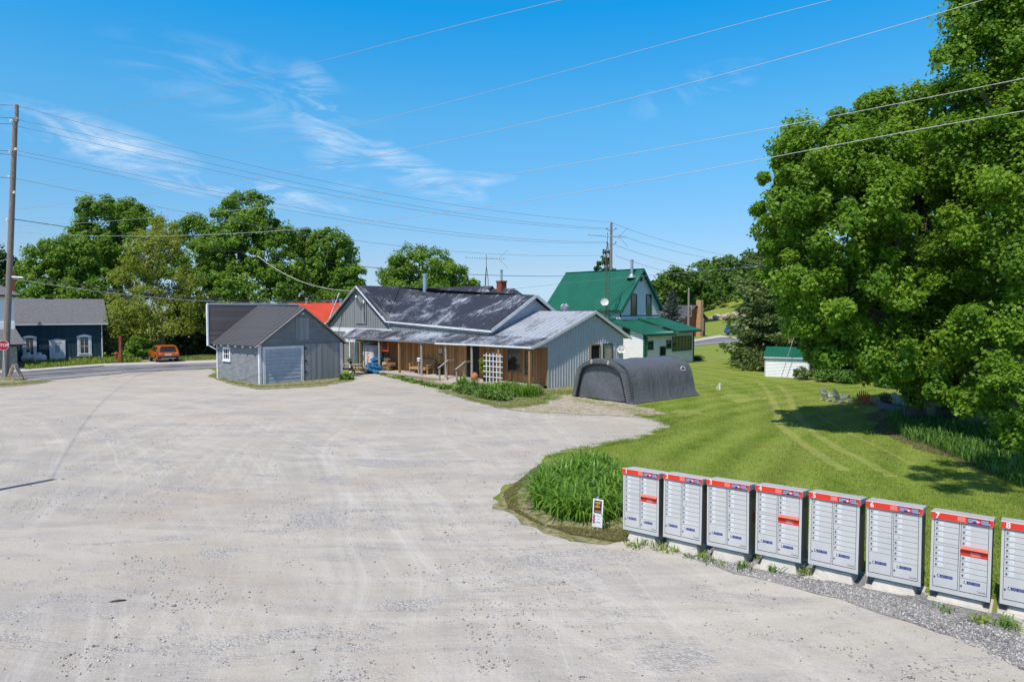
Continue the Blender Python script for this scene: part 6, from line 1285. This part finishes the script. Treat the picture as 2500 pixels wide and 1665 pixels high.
# smooth the row onto a gentle curve
A_ = np.array([[i ** k for k in range(3)] for i in range(8)]); X_ = np.array([[p.x, p.y, p.z] for p in ps]); co = np.linalg.lstsq(A_, X_, rcond=None)[0]; fit = A_ @ co
words = ['numbered 1, leftmost, next to the daylilies, with a red slot', 'numbered 2, between boxes 1 and 3', 'numbered 3, with a rust smear on its side', 'numbered 4, with a red mail slot', 'numbered 5, between boxes 4 and 6', 'numbered 6, between boxes 5 and 7', 'numbered 7, with a red mail slot near the right edge', 'numbered 8, cut off by the right edge']
ys_ = [F * MH / h for *_, h in TL]
for i, (px, py, h) in enumerate(TL):
    yy = fit[i, 1]; p = P(px, py, yy); t = mailbox(i + 1, i in (0, 3, 6)); t.location = (p.x, p.y, p.z - MH); t.rotation_euler = ((.004, -.006, .003, .0, -.004, .006, -.003, .002)[i], (.003, .004, -.005, .002, .006, -.003, .004, 0)[i], MA + (.012, -.008, .004, .01, -.012, .006, -.006, .008)[i])
    t['label'] = 'grey community mailbox ' + words[i]
    gz = g(p.x, p.y) - (p.z - MH) - .03 * (i < 3); m = MB(); a = MW / 2
    tw_, bw_ = .245, .33; m.hexa([(a - bw_, -.03, gz - .05), (a + bw_, -.03, gz - .05), (a + bw_, MD + .04, gz - .05), (a - bw_, MD + .04, gz - .05)], [(a - tw_ - .01, .07, -.03), (a + tw_ + .01, .07, -.03), (a + tw_ + .01, MD - .03, -.03), (a - tw_ - .01, MD - .03, -.03)])
    m.build('concrete_base', m_conc, t, bevel=.015)
    m = MB(); m.box(a - .40, a + .40, -.07, MD + .12, gz - .06, gz + .03); m.build('concrete_footing', m_conc, t, bevel=.02)
    if i == 2: m = MB(); m.blob((MW + .001, .22, .62), (.004, .06, .11), 9, .3, 3); m.build('rust_smear', M('rust_smear_brown', (.20, .07, .04), .8), t)
# ------------------------------------------------------------ sign board by the daylilies
p = G(1452, 1293); yy = p.y; tl, tr, bl_ = P(1449.5, 1217.5, yy), P(1471.5, 1222.5, yy - .08), P(1445, 1284, yy)
W2, H2 = .32, .80; pb = P(1445, 1284, yy); t = thing('notice_sign', 'narrow white sign board with a dark poster on a short stake by the daylilies', 'sign', (pb.x, pb.y, pb.z), MA * .9); t.scale = (.72, .72, .72)
m = MB(); sk = .04; m.hexa([(0, 0, 0), (W2, 0, 0), (W2 + sk, 0, H2), (sk, 0, H2)], [(0, .015, 0), (W2, .015, 0), (W2 + sk, .015, H2), (sk, .015, H2)]); bd = m.build('sign_board', m_white, t)
X = lambda u_, v_: (u_ * W2 + sk * v_, v_ * H2)
def quadp(mb, u0, u1, v0, v1, y):
    a, b_, c_, d_ = X(u0, v0), X(u1, v0), X(u1, v1), X(u0, v1); mb.poly([(a[0], y, a[1]), (b_[0], y, b_[1]), (c_[0], y, c_[1]), (d_[0], y, d_[1])])
m = MB(); quadp(m, .12, .86, .50, .95, -.003); po = m.build('dark_poster', M('poster_black', (.025, .025, .035), .4), bd)
m = MB(); quadp(m, .2, .75, .87, .90, -.005); quadp(m, .25, .7, .83, .85, -.005); m.build('yellow_heading', M('poster_yellow', (.6, .55, .05), .5), po)
m = MB(); m.blob((X(.45, .74)[0], -.004, X(.45, .74)[1]), (.09, .003, .04), 9, .3, 4); quadp(m, .2, .8, .54, .57, -.005); quadp(m, .25, .7, .585, .6, -.005); m.build('orange_print', M('poster_orange', (.65, .2, .03), .5), po)
m = MB()
for k in range(9): v_ = .14 + k * .036; m.blob((X(.1 + .04 * sin(k * 2), v_)[0] + .02, -.003, X(0, v_)[1]), (.035, .003, .022), 7, .3, k)
m.build('red_leaf_print', M('leaf_red', (.45, .05, .09), .5), bd)
m = MB(); quadp(m, .4, .8, .17, .195, -.003); quadp(m, .45, .75, .30, .31, -.003); quadp(m, .35, .8, .42, .428, -.003); quadp(m, .35, .8, .38, .388, -.003); m.build('fine_print', M('print_grey', (.25, .12, .14), .5), bd)
m = MB(); m.box(W2 * .42, W2 * .62, .016, .05, -.32, H2 + .05); m.build('stake', m_postg, t)
# ------------------------------------------------------------ daylilies and weeds
lily = [(1300, 1238), (1345, 1262), (1400, 1278), (1470, 1278), (1515, 1266), (1518, 1200), (1500, 1165), (1450, 1148), (1395, 1150), (1350, 1170), (1310, 1200)]
xy = inpoly(lily, 3000, 3); c0 = G(1410, 1225); blade_obj('daylily_clump', xy, .92, .05, 1.3, lf_day, 'large dense mound of arching daylily leaves left of mailbox 1', 'plant', seed=5, seg=6, org=(c0.x, c0.y, 0), droop=1.25)
weeds = [(2165, 1040), (2210, 1072), (2290, 1100), (2350, 1125), (2440, 1170), (2560, 1215), (2620, 1150), (2500, 1080), (2400, 1050), (2320, 1040), (2260, 1030), (2210, 1015), (2170, 1020)]
xy = inpoly(weeds, 5200, 4); blade_obj('tall_weeds', xy, .62, .035, .8, lf_weed, 'belt of tall green weeds along the foot of the near maples', 'weeds', kind='stuff', seed=6, seg=4)
xy = inpoly([(1240, 1240), (1300, 1275), (1400, 1308), (1500, 1325), (1560, 1320), (1560, 1290), (1460, 1298), (1330, 1285), (1262, 1245), (1262, 1200), (1330, 1140), (1320, 1135), (1230, 1205)], 17000, 8); blade_obj('verge_grass', xy, .10, .013, 1.0, lf_dry, 'short dry grass and clover round the daylily mound', 'grass', kind='stuff', seed=9, seg=2, tone=.35)
def edge_band(px, wd, n, seed):
    """points scattered in a ragged band along a line of pixels"""
    q = np.random.default_rng(seed); pts = [G(*p) for p in px]; r = []
    L = [(b - a).length for a, b in zip(pts, pts[1:])]; pr = np.array(L) / sum(L)
    for i in range(n):
        k = q.choice(len(L), p=pr); p = pts[k].lerp(pts[k + 1], q.random()); w = wd * (.3 + .7 * abs(fbm(p.x, p.y, .9, 3))); cl_ = fbm(p.x, p.y, 2.2, 5)
        if cl_ < -.15: continue
        r.append((p.x + q.normal(0, w), p.y + q.normal(0, w)))
    return np.array(r)
xy = np.concatenate([inpoly([(1380, 965), (1450, 990), (1540, 1012), (1640, 1045), (1760, 1050), (1790, 1030), (1660, 1000), (1540, 985), (1450, 972)], 3500, 33), inpoly([(1240, 1003), (1340, 1015), (1420, 1020), (1420, 1000), (1330, 992)], 900, 34), edge_band([(1340, 1118), (1400, 1098), (1480, 1085), (1560, 1072), (1600, 1056), (1640, 1040), (1600, 1022), (1540, 1012)], .35, 9000, 11), edge_band([(1400, 975), (1450, 985), (1540, 1000), (1640, 1035)], .6, 4500, 12)])
blade_obj('edge_grass', xy, .09, .013, 1.0, lf_grass, 'ragged tufts of grass where the lawn breaks into the gravel', 'grass', kind='stuff', seed=13, seg=2)
xy = np.concatenate([inpoly([(1068, 955), (1160, 980), (1240, 998), (1330, 985), (1400, 952), (1330, 955), (1290, 966), (1240, 984), (1150, 968)], 5000, 31), edge_band([(515, 916), (560, 932), (632, 945), (700, 943), (790, 937), (850, 926)], .3, 4500, 14), edge_band([(918, 912), (990, 931), (1060, 946)], .2, 1500, 15), edge_band([(1075, 955), (1160, 978), (1240, 995), (1330, 985), (1400, 955)], .35, 3500, 16), edge_band([(-60, 938), (20, 940), (110, 932)], .5, 2500, 17)])
blade_obj('verge_grass', xy, .13, .016, .9, lf_grass, 'thin grass growing along the building foot and pole verge', 'grass', kind='stuff', seed=18, seg=2)
xy = inpoly([(60, 906), (252, 890), (345, 885), (345, 876), (252, 878), (60, 888)], 5000, 19); blade_obj('roadside_grass', xy, .5, .05, .6, lf_grass, 'tall roadside grass in front of the blue house', 'grass', kind='stuff', seed=20, seg=3)
xy = inpoly([(425, 884), (700, 874), (700, 868), (425, 876)], 1800, 21); blade_obj('roadside_grass', xy, .4, .05, .6, lf_grass, 'short roadside grass right of the orange car', 'grass', kind='stuff', seed=22, seg=3)
# near lawn: real blades
q = np.random.default_rng(5); n_ = 210000; yy = 8 + 34 * q.random(n_) ** 1.5; xx = yy * q.uniform(.07, .80, n_); k = (xx > 0); pts = np.stack([xx, yy], 1)
def inside(poly, c):
    xs = np.array([p.x for p in poly]); ys = np.array([p.y for p in poly]); ins = np.zeros(len(c), bool); j = len(xs) - 1
    for i in range(len(xs)):
        with np.errstate(divide='ignore', invalid='ignore'): kk = ((ys[i] > c[:, 1]) != (ys[j] > c[:, 1])) & (c[:, 0] < (xs[j] - xs[i]) * (c[:, 1] - ys[i]) / (ys[j] - ys[i] + 1e-12) + xs[i])
        ins ^= kk; j = i
    return ins
pts = pts[~inside(lot, pts)]; mlast = [Vector(f) for f in fit[:, :2]]
bx = np.array([(p[0], p[1]) for p in fit[:, :2]]); ux = np.array([.79, -.613]); vx = np.array([.613, .79])
TR = [[(1878, 961), (1895, 998), (1903, 1039), (1932, 1062), (1974, 1093), (2010, 1118), (2060, 1150)], [(1924, 965), (1945, 1014), (1990, 1060), (2056, 1101), (2106, 1124), (2180, 1165)]]
for T_ in TR:
    w_ = [G(*p_) for p_ in T_]
    for p_, q_ in zip(w_, w_[1:]):
        ab = np.array([q_.x - p_.x, q_.y - p_.y]); tt_ = np.clip(((pts - [p_.x, p_.y]) @ ab) / (ab @ ab), 0, 1); dd_ = np.linalg.norm(pts - ([p_.x, p_.y] + tt_[:, None] * ab), axis=1); pts = pts[(dd_ > .2) | (np.arange(len(pts)) % 4 == 0)]
for b_ in bx: rel = pts - b_; uu = rel @ ux; vv = rel @ vx; pts = pts[~((uu > -.06) & (uu < .82) & (vv > -.15) & (vv < .56))]
blade_obj('lawn_blades', pts, .065, .013, .9, lf_grass, 'mown lawn grass behind the mailboxes', 'grass', kind='stuff', seed=23, seg=2, tone=.45)
# small weeds at the bases
q = random.Random(12)
for i, (px, py, s) in enumerate([(1572, 1330, .22), (1537, 1332, .14), (1550, 1338, .12), (1612, 1344, .26), (1628, 1322, .2), (1645, 1348, .2), (1680, 1360, .12), (1712, 1362, .26), (1735, 1372, .16), (1758, 1380, .1), (1813, 1390, .26), (1850, 1362, .16), (1888, 1396, .24), (1966, 1404, .28), (2305, 1492, .16), (2390, 1520, .24), (2450, 1532, .3), (2478, 1536, .2)]):
    r_ = G(px, py); hosta('weed_tuft', ['spiky', 'ragged', 'low', 'leafy', 'grassy', 'flat'][i % 6] + ' weed tuft at the foot of mailbox ' + str(min(8, 1 + int(np.argmin([abs(px - (x[0] + 45)) for x in TL])))) + [', near its left end', ', near its right end', ', in front of it'][i % 3], r_, 26, s, 140 + i, lf_grass if i % 2 else lf_weed, .02, 'weed tufts along the mailbox bases', sc=.07, seg=3, cat='weed')
# stones loose on the gravel
def stones():
    q = np.random.default_rng(77); n = 26000; Y = 7.2 + 22 * q.random(n) ** 1.7; Xx = Y * q.uniform(-.82, .82, n); pts = np.stack([Xx, Y], 1); pts = pts[inside(lot, pts)]
    cl_ = np.array([fbm(x, y, .35, 9) + .5 * fbm(x, y, 1.4, 4) for x, y in pts]); pts = pts[(cl_ > .18) | (q.random(len(pts)) < .10)]
    # the coarse shoulder before the mailboxes
    sh = [G(*p) for p in [(2500, 1640), (2300, 1545), (2100, 1480), (1900, 1425), (1750, 1385), (1640, 1345), (1560, 1322), (1760, 1350), (1900, 1384), (2040, 1420), (2200, 1465), (2500, 1560)]]
    c = np.stack([q.uniform(2, 9, 60000), q.uniform(7, 14, 60000)], 1); c = c[inside(sh, c)][:9000]; pts = np.concatenate([pts, c]); n = len(pts)
    s = q.uniform(.006, .019, n) * (1 + .8 * (q.random(n) < .08)); base = onground(pts, .018); oc = np.array([(1, 0, 0), (-1, 0, 0), (0, 1, 0), (0, -1, 0), (0, 0, .7), (0, 0, -.7)], float)
    a = q.uniform(0, 2 * pi, n); R_ = np.stack([np.stack([np.cos(a), -np.sin(a), 0 * a], 1), np.stack([np.sin(a), np.cos(a), 0 * a], 1), np.stack([0 * a, 0 * a, 1 + 0 * a], 1)], 1)
    V = base[:, None, :] + np.einsum('nij,kj->nki', R_, oc) * s[:, None, None] * q.uniform(.7, 1.3, (n, 6, 1))
    fc = [(0, 2, 4), (2, 1, 4), (1, 3, 4), (3, 0, 4), (2, 0, 5), (1, 2, 5), (3, 1, 5), (0, 3, 5)]
    mt, t_, b_, o_ = newmat('loose_stone'); at = nd(t_, 'ShaderNodeAttribute', attribute_name='rnd', attribute_type='GEOMETRY'); t_.links.new(mixc(t_, at.outputs['Fac'], (.14, .14, .14), (.58, .56, .53)), b_.inputs['Base Color']); b_.inputs['Roughness'].default_value = .95
    o = bpy.data.objects.new('loose_gravel', tomesh('loose_gravel', V, fc, q.random(n), mt)); C.objects.link(o); tag(o, 'small loose stones scattered over the pale gravel lot', 'gravel', kind='stuff')
stones()
p = G(288, 1469); o = MB().blob((0, 0, .02), (.12, .03, .02), 9, .25, 4).build('dark_stick', m_black); o.location = p; o.rotation_euler = (0, 0, .25); tag(o, 'dark flat scrap lying on the gravel in the lower left', 'debris')
# shrubs by the shed
for i, (px, py, rx, rz, Y, lb, mt_) in enumerate([(1968, 913, 27, 12, 44.5, 'low clipped dark shrub at the right corner of the white shed', lf_spruce), (2020, 918, 34, 15, 43, 'loose pale green grassy shrub between shed and lawn chairs', lf_weed), (2068, 922, 24, 14, 42, 'small green shrub behind the leftmost lawn chair', lf_weed), (1702, 880, 14, 9, 62, 'small round shrub at the right corner of the green roofed house', lf_dark)]):
    c = P(px, py, Y); tree('garden_shrub', lb, px_lobes([(px - rx * .3, py, Y, rx * .7, rz), (px + rx * .3, py, Y, rx * .7, rz)]), (c.x, c.y, 0), 26, 2600, .12, .28, mt_, 170 + i, .04, cat='shrub', shape='leaf', nbr=6)
# ------------------------------------------------------------ poles and wires
fp = P(1491, 760, 75); fz = P(1491, 543, 75).z
t = thing('utility_pole', 'wooden utility pole standing behind the green steel roof', 'pole', (fp.x, fp.y, 0)); m = MB(); m.tube([(0, 0, 0), (0, 0, fz)], [.2, .14], 10); m.build('shaft', m_pole, t)
for py, s in ((551, 0), (562, -1), (562, 1), (596, -1), (596, 1), (625, -1)):
    m = MB(); z_ = P(1491, py, 75).z; bar(m, (0, 0, z_ - .15), (s * .5, -.05, z_ + .1), .05); m.lathe([(.03, -.1), (.09, -.05), (.05, .02), (.08, .06), (.02, .12)], (s * .5, -.05, z_ + .15), 8); m.build('insulator', m_pole, t)
p = P(1681, 760, 105); z_ = P(1681, 706, 105).z; t = thing('utility_pole', 'distant wooden utility pole in front of the brown house', 'pole', (p.x, p.y, 0)); m = MB(); m.tube([(0, 0, 0), (0, 0, z_)], [.2, .14], 8); m.build('shaft', m_pole, t); m = MB(); m.lathe([(.04, 0), (.09, .05), (.04, .15)], (0, 0, z_), 8); m.build('insulator', m_white, t)
K = 1.0617
def wire(label, pts, Y0, Y1, r=.017, mat=None, name='power_line', grp='overhead lines'):
    """a line sagging through measured directions; its distance runs evenly from one support to the other"""
    pts = [(a * K, b * K) for a, b in pts]; x0, x1 = pts[0][0], pts[-1][0]; out = []; N_ = 28
    xs = np.array([p_[0] for p_ in pts]); ys = np.array([p_[1] for p_ in pts]); deg = min(3, len(pts) - 1); k_ = np.polyfit((xs - x0) / (x1 - x0), ys, deg)
    for i in range(N_ + 1):
        s = i / N_; iy = (1 - s) / Y0 + s / Y1; out.append(P(x0 + (x1 - x0) * s, float(np.polyval(k_, s)), 1 / iy))
    o0 = out[0]; m = MB(); m.tube([p_ - o0 for p_ in out], r, 5); o = m.build(name, mat or m_wire); o.location = o0; tag(o, label, 'wire', grp); return o
wd = M('dull_wire', (.26, .29, .33), .5, metal=.3, var=.05, bmp=0)
wire('topmost line from the left pole top to the pole behind the green roof', [(40, 243), (300, 316), (540, 370), (780, 424), (1000, 465), (1200, 494), (1403, 510)], 46, 75, .014, wd)
wire('second line from the left pole to the pole behind the green roof', [(42, 274), (300, 340), (600, 398), (800, 444), (1000, 484), (1200, 511), (1400, 524)], 46, 75, .014, wd)
wire('third line from the left pole, close below the second', [(42, 290), (300, 354), (600, 412), (800, 455), (1000, 492), (1200, 516), (1400, 527)], 46, 75, .014, wd)
wire('fourth line, upper one of the middle pair between the poles', [(37, 347), (300, 400), (600, 462), (800, 500), (1000, 529), (1200, 549), (1392, 557)], 46, 75, .014, wd)
wire('fifth line, lower one of the middle pair between the poles', [(37, 356), (300, 410), (600, 473), (800, 508), (1000, 536), (1200, 554), (1392, 560)], 46, 75, .014, wd)
wire('single line below the middle pair running in front of the left trees', [(35, 412), (250, 452), (500, 503), (750, 545), (1000, 574), (1200, 586), (1392, 588)], 46, 75, .014, wd)
wire('thick black cable crossing the left trees to the pole behind the green roof', [(32, 508), (120, 514), (300, 541), (590, 590), (800, 611), (1000, 625), (1200, 633), (1400, 634)], 46, 75, .024, m_wireb, 'cable')
wire('low black cable from the left pole to the garage roof', [(25, 634), (150, 650), (300, 670), (480, 688), (600, 690), (790, 686)], 46, 54, .035, m_wireb, 'cable')
wire('thin cable just under the low black cable', [(25, 640), (200, 668), (350, 682), (480, 694), (640, 696), (790, 690)], 46, 54, .018, wd, 'cable')
wire('pale service cable drooping from the main cable to the store gable', [(592, 588), (640, 622), (700, 650), (760, 665), (822, 669)], 57, 53, .022, m_wire, 'cable')
wire('highest bright wire leaving the top of the picture left of the middle', [(60, 283), (200, 268), (400, 224), (600, 177), (800, 121), (1000, 72), (1150, 38), (1305, 0), (1420, -30)], 46, 19, .008)
wire('bright wire rising to the top edge right of the middle', [(40, 419), (200, 407), (400, 376), (600, 340), (800, 293), (1000, 242), (1200, 187), (1500, 113), (1930, 0), (2060, -38)], 46, 19, .008)
wire('brightest wire rising steeply to the top right corner', [(40, 478), (250, 462), (400, 440), (560, 413), (800, 368), (1000, 328), (1200, 287), (1440, 230), (1800, 135), (2270, 0), (2500, -75)], 46, 18, .010)
wire('bright wire crossing the upper part of the right maples', [(40, 518), (190, 515), (400, 500), (620, 476), (860, 445), (1100, 408), (1400, 365), (1800, 290), (2100, 232), (2354, 183), (2600, 130)], 46, 17, .009)
wire('bright wire crossing the right maples below the other one', [(40, 530), (160, 540), (400, 547), (560, 542), (700, 530), (1000, 488), (1250, 450), (1500, 410), (2000, 325), (2354, 262), (2600, 212)], 46, 17, .010)
wire('grey double cable from the store roof across the right maples', [(1175, 664), (1300, 654), (1450, 637), (1600, 624), (1800, 606), (2000, 588), (2200, 567), (2354, 545), (2560, 512)], 60, 19.5, .010, wd, 'cable')
wire('upper cable right of the pole running down to the spruce', [(1405, 512), (1500, 545), (1600, 573), (1690, 592), (1800, 612)], 75, 100, .018, wd)
wire('second cable right of the pole running down to the spruce', [(1420, 540), (1500, 565), (1600, 588), (1690, 605), (1800, 622)], 75, 100, .018, wd)
wire('third cable right of the pole running down to the spruce', [(1405, 560), (1500, 592), (1600, 616), (1700, 636)], 75, 105, .018, wd)
wire('thin drop line from the pole down behind the green gable', [(1415, 588), (1500, 616), (1560, 632), (1640, 650)], 75, 100, .02, wd)
for i, (a, b, c_) in enumerate(((-12, 240, 'topmost'), (-12, 269, 'second'), (-12, 283, 'third'), (-12, 345, 'fourth'), (-12, 353, 'fifth'), (-12, 407, 'sixth'))):
    wire(f'{c_} wire stub running from the left pole off the left edge', [(-120, b - 6), (-40, b - 1), (30, b + 3)], 38, 46, .022, m_wire)
# line linking the off-frame pole with the left pole
a = Vector((-15.8, 12, 10.6)); b = Vector((-33.7, 45.9, 15)); pts = [a.lerp(b, k / 20) - Vector((0, 0, 1.6 * sin(pi * k / 20))) - a for k in range(21)]; m = MB(); m.tube(pts, .009, 5); o = m.build('power_line', m_wire); o.location = a; tag(o, 'line from the pole outside the frame to the tall left pole', 'wire', 'overhead lines')
